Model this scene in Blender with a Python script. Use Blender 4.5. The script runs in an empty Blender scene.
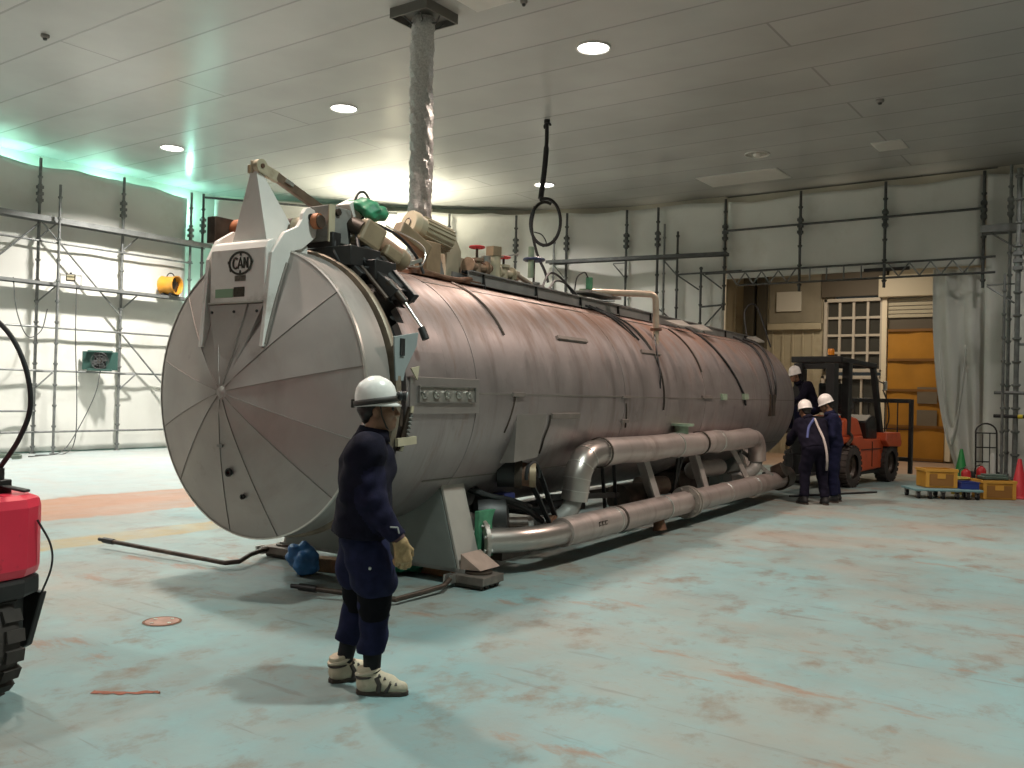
import bpy, math, random
import numpy as np
from mathutils import Vector, Matrix

random.seed(7)
RNG = np.random.default_rng(7)
SC = bpy.context.scene
COL = SC.collection
PI = math.pi

# ---------------------------------------------------------------- camera
cam_d = bpy.data.cameras.new('camera')
cam = bpy.data.objects.new('camera', cam_d)
COL.objects.link(cam)
cam_d.sensor_fit = 'HORIZONTAL'
cam_d.sensor_width = 36.0
cam_d.lens = 36.0 * 904.5 / 1024.0
cam_d.clip_start = 0.05
cam_d.clip_end = 200


def camera_axes(yaw, pitch, roll):
    cy, sy = math.cos(yaw), math.sin(yaw)
    r = Vector((cy, -sy, 0)); f = Vector((sy, cy, 0)); u = Vector((0, 0, 1))
    f2 = f * math.cos(pitch) + u * math.sin(pitch)
    u2 = u * math.cos(pitch) - f * math.sin(pitch)
    c, s = math.cos(roll), math.sin(roll)
    return r * c - u2 * s, u2 * c + r * s, f2


_r, _u, _f = camera_axes(math.radians(-35.535), math.radians(0.565), math.radians(-1.398))
cam.matrix_world = Matrix(((_r.x, _u.x, -_f.x, 0), (_r.y, _u.y, -_f.y, 0), (_r.z, _u.z, -_f.z, 1.65), (0, 0, 0, 1)))
SC.camera = cam

# ---------------------------------------------------------------- world and exposure
world = bpy.data.worlds.new('world')
SC.world = world
world.use_nodes = True
world.node_tree.nodes['Background'].inputs[0].default_value = (0.75, 0.85, 0.82, 1)
world.node_tree.nodes['Background'].inputs[1].default_value = 0.03
SC.view_settings.view_transform = 'Standard'
SC.view_settings.look = 'None'
SC.view_settings.exposure = 0.0
SC.view_settings.gamma = 1.0
SC.view_settings.use_curve_mapping = False

# ---------------------------------------------------------------- lights of the hall (ceiling downlights on a grid)
CEIL = 7.0
WARM = (1.0, 0.80, 0.68)
NEUT = (1.0, 0.945, 0.88)
COOL = (0.86, 1.0, 0.93)
LAMPS = [  # x, y, colour, watts
    (-18.2, 12.05, NEUT, 600), (-12.7, 12.05, NEUT, 200), (-7.15, 11.95, WARM, 270), (-12.85, 19.2, NEUT, 100),
    (-1.65, 12.0, WARM, 250), (-1.65, 19.1, NEUT, 55),
    (-18.2, 4.9, NEUT, 560), (-12.7, 4.9, COOL, 240), (-7.15, 4.9, WARM, 230), (-1.65, 4.9, COOL, 240),
    (-7.15, -2.2, NEUT, 170), (-1.65, -2.2, COOL, 65),
]


def area_light(name, loc, size, power, color, rot=(0, 0, 0), spread=180, shape='DISK', size_y=None):
    d = bpy.data.lights.new(name, 'AREA')
    d.shape = shape; d.size = size
    if size_y: d.size_y = size_y
    d.energy = power; d.color = color; d.spread = math.radians(spread)
    o = bpy.data.objects.new(name, d)
    o.location = loc; o.rotation_euler = rot
    COL.objects.link(o)
    return o


def point_light(name, loc, power, color, radius=0.1):
    d = bpy.data.lights.new(name, 'POINT')
    d.energy = power; d.color = color; d.shadow_soft_size = radius
    o = bpy.data.objects.new(name, d)
    o.location = loc
    COL.objects.link(o)
    return o


for x, y, c, w in LAMPS:
    area_light('hall_light', (x, y, CEIL - 0.035), 0.40, w, c, spread=132)
# greenish light in the gap behind the left sheeting
for yy in (7.5, 10.0, 12.4, 14.6):
    point_light('gap_light', (-21.30, yy, 6.35), 48, (0.42, 1.0, 0.80), 0.08)
point_light('gap_light', (-21.25, 15.1, 3.6), 60, (0.55, 1.0, 0.85), 0.15)
for xx, yy in ((-4.3, 22.5), (-6.5, 22.5), (-8.6, 22.5), (-11.5, 22.35), (-14.2, 21.75)):  # added unseen fill lights, brighten the wall strip above the back sheets
    point_light('gap_light', (xx, yy, 6.3), 2.5, (1.0, 0.90, 0.72), 0.08)
# added light without a fixture, brightens the bay behind the truss opening
area_light('bay_fill_light', (-6.8, 24.6, 5.9), 1.2, 150, (1.0, 0.82, 0.60), spread=170)

# ---------------------------------------------------------------- materials
MATS = {}


def nd(nt, t, **kw):
    n = nt.nodes.new(t)
    for k, v in kw.items():
        setattr(n, k, v)
    return n


def mat(name, base, rough=0.6, metal=0.0, var=0.0, vscale=4.0, dirt=None, dscale=2.0, dlo=0.5, dhi=0.7, bump=0.0, bscale=40.0,
        stretch=(1, 1, 1), spec=0.5, emit=None, estr=0.0, trans=0.0, rough_var=0.0):
    if name in MATS: return MATS[name]
    m = bpy.data.materials.new(name)
    m.use_nodes = True
    nt = m.node_tree
    b = nt.nodes['Principled BSDF']
    b.inputs['Roughness'].default_value = rough
    b.inputs['Metallic'].default_value = metal
    b.inputs['Specular IOR Level'].default_value = spec
    b.inputs['Base Color'].default_value = (*base, 1)
    tc = nd(nt, 'ShaderNodeTexCoord')
    mp = nd(nt, 'ShaderNodeMapping')
    mp.inputs['Scale'].default_value = stretch
    nt.links.new(tc.outputs['Object'], mp.inputs['Vector'])
    col = None
    if var > 0:
        n = nd(nt, 'ShaderNodeTexNoise'); n.inputs['Scale'].default_value = vscale; n.inputs['Detail'].default_value = 6
        nt.links.new(mp.outputs[0], n.inputs['Vector'])
        r = nd(nt, 'ShaderNodeValToRGB')
        r.color_ramp.elements[0].position = 0.3; r.color_ramp.elements[1].position = 0.7
        r.color_ramp.elements[0].color = (*[c * (1 - var) for c in base], 1)
        r.color_ramp.elements[1].color = (*[min(1, c * (1 + var)) for c in base], 1)
        nt.links.new(n.outputs['Fac'], r.inputs[0])
        col = r.outputs[0]
        if rough_var:
            mr = nd(nt, 'ShaderNodeMapRange')
            mr.inputs['From Min'].default_value = 0.3; mr.inputs['From Max'].default_value = 0.7
            mr.inputs['To Min'].default_value = rough - rough_var; mr.inputs['To Max'].default_value = rough + rough_var
            nt.links.new(n.outputs['Fac'], mr.inputs['Value']); nt.links.new(mr.outputs[0], b.inputs['Roughness'])
    if dirt:
        n = nd(nt, 'ShaderNodeTexNoise'); n.inputs['Scale'].default_value = dscale; n.inputs['Detail'].default_value = 9
        n.inputs['Roughness'].default_value = 0.65
        nt.links.new(mp.outputs[0], n.inputs['Vector'])
        r = nd(nt, 'ShaderNodeMapRange'); r.inputs['From Min'].default_value = dlo; r.inputs['From Max'].default_value = dhi
        nt.links.new(n.outputs['Fac'], r.inputs['Value'])
        mx = nd(nt, 'ShaderNodeMix', data_type='RGBA')
        nt.links.new(r.outputs[0], mx.inputs['Factor'])
        if col: nt.links.new(col, mx.inputs['A'])
        else: mx.inputs['A'].default_value = (*base, 1)
        mx.inputs['B'].default_value = (*dirt, 1)
        col = mx.outputs['Result']
    if col: nt.links.new(col, b.inputs['Base Color'])
    if bump > 0:
        n = nd(nt, 'ShaderNodeTexNoise'); n.inputs['Scale'].default_value = bscale; n.inputs['Detail'].default_value = 4
        nt.links.new(mp.outputs[0], n.inputs['Vector'])
        bp = nd(nt, 'ShaderNodeBump'); bp.inputs['Strength'].default_value = bump; bp.inputs['Distance'].default_value = 0.01
        nt.links.new(n.outputs['Fac'], bp.inputs['Height']); nt.links.new(bp.outputs[0], b.inputs['Normal'])
    if emit:
        b.inputs['Emission Color'].default_value = (*emit, 1); b.inputs['Emission Strength'].default_value = estr
    if trans: b.inputs['Transmission Weight'].default_value = trans
    MATS[name] = m
    return m


def floor_material():
    m = bpy.data.materials.new('worn teal floor paint'); m.use_nodes = True
    nt = m.node_tree; L = nt.links.new
    b = nt.nodes['Principled BSDF']
    tc = nd(nt, 'ShaderNodeTexCoord')
    sep = nd(nt, 'ShaderNodeSeparateXYZ'); L(tc.outputs['Object'], sep.inputs[0])

    def noise(scale, detail=8, rough=0.6, stretch=(1, 1, 1), off=(0, 0, 0), rot=0.0):
        mp = nd(nt, 'ShaderNodeMapping'); mp.inputs['Scale'].default_value = stretch; mp.inputs['Location'].default_value = off
        mp.inputs['Rotation'].default_value = (0, 0, rot)
        L(tc.outputs['Object'], mp.inputs[0])
        n = nd(nt, 'ShaderNodeTexNoise'); n.inputs['Scale'].default_value = scale; n.inputs['Detail'].default_value = detail
        n.inputs['Roughness'].default_value = rough
        L(mp.outputs[0], n.inputs['Vector'])
        return n.outputs['Fac']

    def rng(v, lo, hi, a=0.0, c=1.0):
        r = nd(nt, 'ShaderNodeMapRange'); r.inputs['From Min'].default_value = lo; r.inputs['From Max'].default_value = hi
        r.inputs['To Min'].default_value = a; r.inputs['To Max'].default_value = c
        L(v, r.inputs['Value']); return r.outputs[0]

    def math_(op, a, c):
        n = nd(nt, 'ShaderNodeMath', operation=op)
        for i, v in enumerate((a, c)):
            if isinstance(v, (int, float)): n.inputs[i].default_value = v
            else: L(v, n.inputs[i])
        return n.outputs[0]

    def mix(fac, a, c):
        n = nd(nt, 'ShaderNodeMix', data_type='RGBA')
        L(fac, n.inputs['Factor'])
        for k, v in (('A', a), ('B', c)):
            if isinstance(v, tuple): n.inputs[k].default_value = (*v, 1)
            else: L(v, n.inputs[k])
        return n.outputs['Result']

    c = mix(rng(noise(0.35, 4), 0.35, 0.65), (0.165, 0.272, 0.280), (0.215, 0.322, 0.330))
    # grey scuffed zones
    c = mix(rng(noise(0.9, 10, 0.7, (1, 0.6, 1), (3, 1, 0)), 0.42, 0.66, 0, 0.75), c, (0.215, 0.22, 0.205))
    # dusty pinkish wear
    c = mix(rng(noise(0.55, 9, 0.65, (0.7, 1.2, 1), (9, 4, 0), 0.5), 0.44, 0.66, 0, 0.65), c, (0.275, 0.225, 0.185))
    # rust stains
    st = rng(noise(2.6, 12, 0.70, (1, 0.7, 1), (5, 7, 0), 0.6), 0.53, 0.68, 0, 0.8)
    c = mix(st, c, (0.165, 0.105, 0.07))
    st2 = rng(noise(1.3, 12, 0.75, (0.5, 1.3, 1), (1, 17, 0), 0.6), 0.57, 0.64, 0, 0.7)
    c = mix(st2, c, (0.25, 0.125, 0.075))
    c = mix(rng(noise(5.5, 10, 0.75, (1, 1, 1), (11, 3, 0)), 0.58, 0.70, 0, 0.6), c, (0.17, 0.13, 0.105))
    # fine dark scratches
    sc = rng(noise(3.0, 6, 0.7, (0.25, 3.0, 1), (2, 2, 0), 0.9), 0.60, 0.66, 0, 0.5)
    c = mix(sc, c, (0.14, 0.13, 0.12))
    # floor beyond the bands: lighter grey tone, bright light painted into the colour
    wob = math_('MULTIPLY', math_('SUBTRACT', noise(0.8, 8, 0.7), 0.5), 1.1)
    xs = math_('ADD', sep.outputs['X'], wob)
    far = rng(xs, -12.9, -12.6, 1, 0)
    c = mix(math_('MULTIPLY', far, 0.55), c, (0.36, 0.385, 0.375))

    # rust-coloured bare band running along the hall, ragged edge
    def band(lo, hi, soft, w):
        x2 = math_('ADD', sep.outputs['X'], math_('MULTIPLY', wob, w))
        a = rng(x2, lo - soft, lo + soft, 0, 1); d = rng(x2, hi - soft, hi + soft, 1, 0)
        return math_('MULTIPLY', a, d)
    tex = rng(noise(1.2, 9, 0.7, (1.2, 0.3, 1)), 0.3, 0.55, 0.55, 1.0)
    c = mix(math_('MULTIPLY', band(-12.7, -10.55, 0.06, 1.0), tex), c, (0.30, 0.145, 0.085))
    tex2 = rng(noise(2.2, 9, 0.7), 0.35, 0.6, 0.35, 0.95)
    c = mix(math_('MULTIPLY', band(-9.38, -8.80, 0.05, 0.35), tex2), c, (0.30, 0.225, 0.105))
    # pale worn paint outside the back opening
    bk = rng(math_('ADD', sep.outputs['Y'], wob), 22.0, 22.5, 0, 0.85)
    c = mix(bk, c, (0.40, 0.27, 0.20))
    L(c, b.inputs['Base Color'])
    L(rng(noise(1.5, 6), 0.3, 0.7, 0.38, 0.62), b.inputs['Roughness'])
    b.inputs['Specular IOR Level'].default_value = 0.35
    bp = nd(nt, 'ShaderNodeBump'); bp.inputs['Strength'].default_value = 0.25; bp.inputs['Distance'].default_value = 0.01
    L(noise(6, 8, 0.7), bp.inputs['Height']); L(bp.outputs[0], b.inputs['Normal'])
    return m


def ceiling_material():
    m = bpy.data.materials.new('grey ceiling panels'); m.use_nodes = True
    nt = m.node_tree; L = nt.links.new
    b = nt.nodes['Principled BSDF']
    tc = nd(nt, 'ShaderNodeTexCoord')
    mp = nd(nt, 'ShaderNodeMapping'); mp.inputs['Location'].default_value = (4.6, 0.93, 0)
    L(tc.outputs['Object'], mp.inputs[0])
    br = nd(nt, 'ShaderNodeTexBrick')
    br.inputs['Scale'].default_value = 1.0
    br.inputs['Brick Width'].default_value = 19.0; br.inputs['Row Height'].default_value = 1.03
    br.inputs['Mortar Size'].default_value = 0.02; br.inputs['Mortar Smooth'].default_value = 0.2
    br.inputs['Color1'].default_value = (0.45, 0.465, 0.45, 1); br.inputs['Color2'].default_value = (0.49, 0.50, 0.485, 1)
    br.inputs['Mortar'].default_value = (0.34, 0.345, 0.335, 1)
    L(mp.outputs[0], br.inputs['Vector'])
    n = nd(nt, 'ShaderNodeTexNoise'); n.inputs['Scale'].default_value = 0.6; n.inputs['Detail'].default_value = 8
    L(tc.outputs['Object'], n.inputs['Vector'])
    mx = nd(nt, 'ShaderNodeMix', data_type='RGBA', blend_type='MULTIPLY')
    mx.inputs['Factor'].default_value = 0.5
    r = nd(nt, 'ShaderNodeValToRGB'); r.color_ramp.elements[0].position = 0.3; r.color_ramp.elements[1].position = 0.7
    r.color_ramp.elements[0].color = (0.72, 0.72, 0.70, 1); r.color_ramp.elements[1].color = (1, 1, 1, 1)
    L(n.outputs['Fac'], r.inputs[0])
    L(br.outputs['Color'], mx.inputs['A']); L(r.outputs[0], mx.inputs['B'])
    L(mx.outputs['Result'], b.inputs['Base Color'])
    b.inputs['Roughness'].default_value = 0.27
    b.inputs['Specular IOR Level'].default_value = 0.6
    bp = nd(nt, 'ShaderNodeBump'); bp.inputs['Strength'].default_value = 0.5; bp.inputs['Distance'].default_value = 0.02; bp.invert = True
    L(br.outputs['Fac'], bp.inputs['Height']); L(bp.outputs[0], b.inputs['Normal'])
    return m


def cladding_material(name, base, dirtc, rust=False, metal=0.75, rough=0.42):
    """sheet-metal cladding with grime streaks that run round the drum"""
    m = bpy.data.materials.new(name); m.use_nodes = True
    nt = m.node_tree; L = nt.links.new
    b = nt.nodes['Principled BSDF']
    tc = nd(nt, 'ShaderNodeTexCoord')

    def noise(scale, st, detail=8, rg=0.6, off=(0, 0, 0)):
        mp = nd(nt, 'ShaderNodeMapping'); mp.inputs['Scale'].default_value = st; mp.inputs['Location'].default_value = off
        L(tc.outputs['Object'], mp.inputs[0])
        n = nd(nt, 'ShaderNodeTexNoise'); n.inputs['Scale'].default_value = scale; n.inputs['Detail'].default_value = detail
        n.inputs['Roughness'].default_value = rg
        L(mp.outputs[0], n.inputs['Vector']); return n.outputs['Fac']

    def rng(v, lo, hi, a, c):
        r = nd(nt, 'ShaderNodeMapRange'); r.inputs['From Min'].default_value = lo; r.inputs['From Max'].default_value = hi
        r.inputs['To Min'].default_value = a; r.inputs['To Max'].default_value = c
        L(v, r.inputs['Value']); return r.outputs[0]

    def mix(f, a, c):
        n = nd(nt, 'ShaderNodeMix', data_type='RGBA'); L(f, n.inputs['Factor'])
        for k, v in (('A', a), ('B', c)):
            if isinstance(v, tuple): n.inputs[k].default_value = (*v, 1)
            else: L(v, n.inputs[k])
        return n.outputs['Result']
    light = tuple(min(1, x * 1.18) for x in base)
    c = mix(rng(noise(1.2, (1, 1, 1)), 0.3, 0.7, 0, 1), base, light)
    c = mix(rng(noise(1.0, (0.6, 5.0, 0.6), 9, 0.65), 0.52, 0.74, 0, 0.55), c, dirtc)
    c = mix(rng(noise(2.3, (1, 1, 1), 10, 0.7, (4, 2, 1)), 0.60, 0.74, 0, 0.45), c, tuple(x * 0.6 for x in dirtc))
    if rust:
        sp_ = nd(nt, 'ShaderNodeSeparateXYZ'); L(tc.outputs['Object'], sp_.inputs[0])
        ad = nd(nt, 'ShaderNodeMath', operation='ADD'); L(rng(sp_.outputs['Z'], 1.9, 2.75, -0.10, 0.20), ad.inputs[0]); L(noise(1.3, (0.8, 3.0, 0.8), 10, 0.7, (7, 1, 2)), ad.inputs[1])
        rf_ = rng(ad.outputs[0], 0.46, 0.70, 0, 0.92)
        c = mix(rf_, c, (0.215, 0.115, 0.078))
        L(rng(rf_, 0, 1, metal, 0.25), b.inputs['Metallic'])
    L(c, b.inputs['Base Color'])
    if not rust: b.inputs['Metallic'].default_value = metal
    L(rng(noise(2.0, (1, 2.5, 1)), 0.3, 0.7, rough - 0.07, rough + 0.12), b.inputs['Roughness'])
    bp = nd(nt, 'ShaderNodeBump'); bp.inputs['Strength'].default_value = 0.12; bp.inputs['Distance'].default_value = 0.02
    L(noise(2.2, (1, 1.6, 1), 3), bp.inputs['Height']); L(bp.outputs[0], b.inputs['Normal'])
    return m


M_FLOOR = floor_material()
M_CEIL = ceiling_material()
M_SHELL = cladding_material('vessel cladding', (0.35, 0.305, 0.30), (0.16, 0.12, 0.11), True, 0.85, 0.46)
M_DOORSHEET = cladding_material('vessel door cladding', (0.34, 0.31, 0.29), (0.24, 0.20, 0.175), metal=0.6, rough=0.5)
M_PIPE = cladding_material('pipe jacket', (0.48, 0.40, 0.375), (0.24, 0.155, 0.12), metal=0.75, rough=0.42)
M_WHITEPLATE = mat('white painted plate', (0.70, 0.675, 0.64), 0.5, 0.1, 0.08, 3, (0.30, 0.25, 0.21), 2.5, 0.58, 0.8)
M_TARP = mat('white sheeting', (0.66, 0.665, 0.62), 0.55, 0, 0.03, 1.5, (0.55, 0.54, 0.48), 0.8, 0.55, 0.8, 0.25, 3.0)
M_STEEL = mat('galvanised scaffold tube', (0.20, 0.21, 0.205), 0.5, 0.5, 0.25, 8)
M_DARKSTEEL = mat('dark scaffold tube', (0.085, 0.09, 0.088), 0.55, 0.4, 0.25, 8)
M_DECK = mat('scaffold deck steel', (0.22, 0.23, 0.225), 0.5, 0.5, 0.2, 5)
M_BLACK = mat('black rubber', (0.012, 0.012, 0.013), 0.6)
M_BLACKMETAL = mat('black painted steel', (0.022, 0.021, 0.021), 0.45, 0.2, 0.3, 6)
M_RUST = mat('rusty steel', (0.17, 0.085, 0.05), 0.7, 0.3, 0.4, 9, (0.07, 0.045, 0.035), 6)
M_GREASE = mat('greasy dark brown steel', (0.055, 0.038, 0.028), 0.45, 0.3, 0.5, 10)
M_GREY = mat('grey machine paint', (0.24, 0.235, 0.22), 0.5, 0.2, 0.2, 6, (0.12, 0.09, 0.07), 8, 0.55, 0.75)
M_BEIGE = mat('beige motor paint', (0.25, 0.185, 0.115), 0.5, 0.1, 0.15, 6, (0.20, 0.14, 0.09), 7, 0.58, 0.78)
M_CREAM = mat('cream machine paint', (0.44, 0.38, 0.27), 0.5, 0.0, 0.1, 5, (0.28, 0.20, 0.13), 6, 0.6, 0.8)
M_SILVER = mat('bright steel', (0.62, 0.60, 0.57), 0.28, 0.9)
M_GREEN = mat('green cloth', (0.02, 0.20, 0.12), 0.6, 0, 0.3, 15)
M_GREENPAINT = mat('green paint', (0.06, 0.22, 0.12), 0.5, 0, 0.3, 10)
M_PALEGREEN = mat('faded green flange', (0.26, 0.33, 0.24), 0.5, 0.2, 0.2, 10)
M_RED = mat('red paint', (0.50, 0.025, 0.03), 0.4)
M_BLUEPL = mat('blue sheet plastic', (0.04, 0.16, 0.40), 0.4, 0, 0.2, 10)
M_DARKBLUE = mat('dark blue enamel', (0.02, 0.04, 0.10), 0.4)
M_WOOD = mat('bare timber', (0.30, 0.17, 0.09), 0.7, 0, 0.3, 3, stretch=(6, 1, 6))
M_GLASS_DARK = mat('dark window pane', (0.055, 0.055, 0.05), 0.15, 0)
M_FOIL = mat('crinkled aluminium foil', (0.62, 0.62, 0.61), 0.35, 0.6, 0.2, 40, bump=1.0, bscale=34)
M_LAMPWHITE = mat('lit downlight lens', (0.9, 0.9, 0.9), 0.5, emit=(1.0, 0.97, 0.92), estr=9.0)
M_LAMPOFF = mat('unlit downlight reflector', (0.55, 0.53, 0.48), 0.25, 0.8)
M_TRIM = mat('white trim ring', (0.62, 0.62, 0.59), 0.4)
M_HATCH = mat('ceiling hatch sheet', (0.60, 0.60, 0.56), 0.45, 0, 0.05, 3)


# ---------------------------------------------------------------- mesh helpers
class MB:
    """collects shapes and links them as ONE mesh object"""
    def __init__(self):
        self.v = []; self.f = []; self.mi = []; self.sm = []

    def add(self, verts, faces, mi=0, smooth=False, M=None):
        o = len(self.v)
        if M is not None: verts = [M @ Vector(p) for p in verts]
        self.v += [tuple(p) for p in verts]
        for f in faces:
            self.f.append([i + o for i in f]); self.mi.append(mi); self.sm.append(smooth)
        return self

    def box(self, c, s, rot=None, mi=0, M=None):
        x, y, z = s[0] / 2, s[1] / 2, s[2] / 2
        vs = [Vector(p) for p in ((-x, -y, -z), (x, -y, -z), (x, y, -z), (-x, y, -z), (-x, -y, z), (x, -y, z), (x, y, z), (-x, y, z))]
        if rot is not None:
            R = rot if isinstance(rot, Matrix) else Matrix.Rotation(rot, 3, 'Z')
            vs = [R @ p for p in vs]
        vs = [p + Vector(c) for p in vs]
        return self.add(vs, [(0, 3, 2, 1), (4, 5, 6, 7), (0, 1, 5, 4), (1, 2, 6, 5), (2, 3, 7, 6), (3, 0, 4, 7)], mi, False, M)

    def bar(self, a, b, w, h, up=(0, 0, 1), mi=0):
        """rectangular bar from a to b"""
        a = Vector(a); b = Vector(b); d = (b - a).normalized()
        u = Vector(up); s = d.cross(u)
        if s.length < 1e-4: s = d.cross(Vector((1, 0, 0)))
        s.normalize(); u = s.cross(d).normalized()
        vs = [p + s * sx * w / 2 + u * sz * h / 2 for p in (a, b) for sx, sz in ((-1, -1), (1, -1), (1, 1), (-1, 1))]
        return self.add(vs, [(0, 1, 2, 3), (7, 6, 5, 4), (0, 4, 5, 1), (1, 5, 6, 2), (2, 6, 7, 3), (3, 7, 4, 0)], mi)

    def cyl(self, a, b, r0, r1=None, n=16, caps=True, mi=0, smooth=True):
        a = Vector(a); b = Vector(b); r1 = r0 if r1 is None else r1
        d = (b - a).normalized()
        s = d.cross(Vector((0, 0, 1)))
        if s.length < 1e-4: s = Vector((1, 0, 0))
        s.normalize(); u = s.cross(d)
        vs = []
        for p, r in ((a, r0), (b, r1)):
            for k in range(n):
                t = 2 * PI * k / n
                vs.append(p + (s * math.cos(t) + u * math.sin(t)) * r)
        self.add(vs, [(k, (k + 1) % n, n + (k + 1) % n, n + k) for k in range(n)], mi, smooth)
        if caps:
            self.add(vs[:n], [tuple(reversed(range(n)))], mi); self.add(vs[n:], [tuple(range(n))], mi)
        return self

    def tube(self, pts, r, n=8, mi=0, caps=True, smooth=True):
        """swept tube, r a number or a list"""
        P = [Vector(p) for p in pts]; m = len(P)
        rr = [r] * m if isinstance(r, (int, float)) else list(r)
        T = []
        for i in range(m):
            a = P[max(0, i - 1)]; b = P[min(m - 1, i + 1)]
            T.append((b - a).normalized())
        s = T[0].cross(Vector((0, 0, 1)))
        if s.length < 1e-3: s = T[0].cross(Vector((1, 0, 0)))
        s.normalize(); vs = []
        for i in range(m):
            s = (s - T[i] * s.dot(T[i])); s.normalize(); u = s.cross(T[i])
            for k in range(n):
                t = 2 * PI * k / n
                vs.append(P[i] + (s * math.cos(t) + u * math.sin(t)) * rr[i])
        fs = [(i * n + k, i * n + (k + 1) % n, (i + 1) * n + (k + 1) % n, (i + 1) * n + k) for i in range(m - 1) for k in range(n)]
        self.add(vs, fs, mi, smooth)
        if caps:
            self.add(vs[:n], [tuple(reversed(range(n)))], mi); self.add(vs[-n:], [tuple(range(n))], mi)
        return self

    def lathe(self, prof, c=(0, 0, 0), axis=(0, 0, 1), n=24, mi=0, smooth=True, a0=0.0, a1=2 * PI):
        """profile of (radius, height) revolved about an axis through c"""
        ax = Vector(axis).normalized(); s = ax.cross(Vector((0, 0, 1)))
        if s.length < 1e-4: s = Vector((1, 0, 0))
        s.normalize(); u = ax.cross(s); c = Vector(c)
        full = abs(a1 - a0 - 2 * PI) < 1e-6
        m = n if full else n + 1
        vs = []
        for r, h in prof:
            for k in range(m):
                t = a0 + (a1 - a0) * k / n
                vs.append(c + ax * h + (s * math.cos(t) + u * math.sin(t)) * max(r, 1e-5))
        fs = []
        for i in range(len(prof) - 1):
            for k in range(n):
                k2 = (k + 1) % m
                fs.append((i * m + k, i * m + k2, (i + 1) * m + k2, (i + 1) * m + k))
        return self.add(vs, fs, mi, smooth)

    def prism(self, poly, d, M=None, mi=0):
        """2D polygon (x, y) extruded from z=0 to z=d, placed by M"""
        n = len(poly)
        vs = [(x, y, 0) for x, y in poly] + [(x, y, d) for x, y in poly]
        fs = [tuple(reversed(range(n))), tuple(range(n, 2 * n))] + [(k, (k + 1) % n, n + (k + 1) % n, n + k) for k in range(n)]
        return self.add(vs, fs, mi, False, M)

    def sphere(self, c, r, n=12, m=8, mi=0, scale=(1, 1, 1)):
        vs = []; fs = []
        for i in range(m + 1):
            a = PI * i / m
            for k in range(n):
                t = 2 * PI * k / n
                vs.append((c[0] + scale[0] * r * math.sin(a) * math.cos(t), c[1] + scale[1] * r * math.sin(a) * math.sin(t), c[2] + scale[2] * r * math.cos(a)))
        for i in range(m):
            for k in range(n):
                fs.append((i * n + k, (i + 1) * n + k, (i + 1) * n + (k + 1) % n, i * n + (k + 1) % n))
        return self.add(vs, fs, mi, True)

    def build(self, name, mats, parent=None, bevel=0.0, loc=None, subsurf=0):
        me = bpy.data.meshes.new(name)
        me.from_pydata(self.v, [], self.f)
        if not isinstance(mats, (list, tuple)): mats = [mats]
        for m in mats: me.materials.append(m)
        me.polygons.foreach_set('material_index', self.mi)
        me.polygons.foreach_set('use_smooth', self.sm)
        me.update()
        if any(self.sm): me.set_sharp_from_angle(angle=math.radians(38))
        o = bpy.data.objects.new(name, me)
        COL.objects.link(o)
        if parent is not None: o.parent = parent
        if loc is not None: o.location = loc
        if bevel:
            b = o.modifiers.new('bevel', 'BEVEL'); b.width = bevel; b.segments = 2; b.limit_method = 'ANGLE'; b.angle_limit = math.radians(40)
        if subsurf:
            s = o.modifiers.new('sub', 'SUBSURF'); s.levels = subsurf; s.render_levels = subsurf
        return o


def tag(o, label=None, cat=None, group=None, kind=None):
    if label: o['label'] = label
    if cat: o['category'] = cat
    if group: o['group'] = group
    if kind: o['kind'] = kind
    return o


def empty(name, loc=(0, 0, 0), rz=0.0, label=None, cat=None, group=None):
    o = bpy.data.objects.new(name, None)
    COL.objects.link(o)
    o.location = loc; o.rotation_euler = (0, 0, rz)
    return tag(o, label, cat, group)


def arc(c, r, a0, a1, n, e1=(1, 0, 0), e2=(0, 0, 1)):
    e1 = Vector(e1); e2 = Vector(e2); c = Vector(c)
    return [c + e1 * r * math.cos(a0 + (a1 - a0) * k / n) + e2 * r * math.sin(a0 + (a1 - a0) * k / n) for k in range(n + 1)]


def spline(pts, n=8):
    """Catmull-Rom through the points"""
    P = [Vector(p) for p in pts]
    P = [P[0] * 2 - P[1]] + P + [P[-1] * 2 - P[-2]]
    out = []
    for i in range(1, len(P) - 2):
        a, b, c, d = P[i - 1:i + 3]
        for k in range(n):
            t = k / n
            out.append(0.5 * ((2 * b) + (c - a) * t + (2 * a - 5 * b + 4 * c - d) * t * t + (3 * b - a - 3 * c + d) * t ** 3))
    out.append(P[-2])
    return out


def copy_tree(o, parent=None):
    c = o.copy(); COL.objects.link(c)
    if parent is not None: c.parent = parent
    for ch in list(o.children): copy_tree(ch, c)
    return c
# ================================================================ the setting
def struct(name, mb, m, bevel=0.0):
    o = mb.build(name, m, None, bevel); o['kind'] = 'structure'; return o


fl = MB().box((-8, 10, -0.05), (32, 42, 0.10))
struct('floor', fl, M_FLOOR)
M_WALL = mat('grey white wall panel', (0.60, 0.60, 0.55), 0.6, 0, 0.05, 2)
M_BULK = mat('beige upper wall', (0.56, 0.53, 0.45), 0.6, 0, 0.06, 2)
struct('ceiling', MB().box((-8, 10, CEIL + 0.06), (32, 42, 0.12)), M_CEIL)
struct('wall_left', MB().box((-21.75, 4, CEIL / 2), (0.2, 24, CEIL)), M_WALL)
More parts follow.
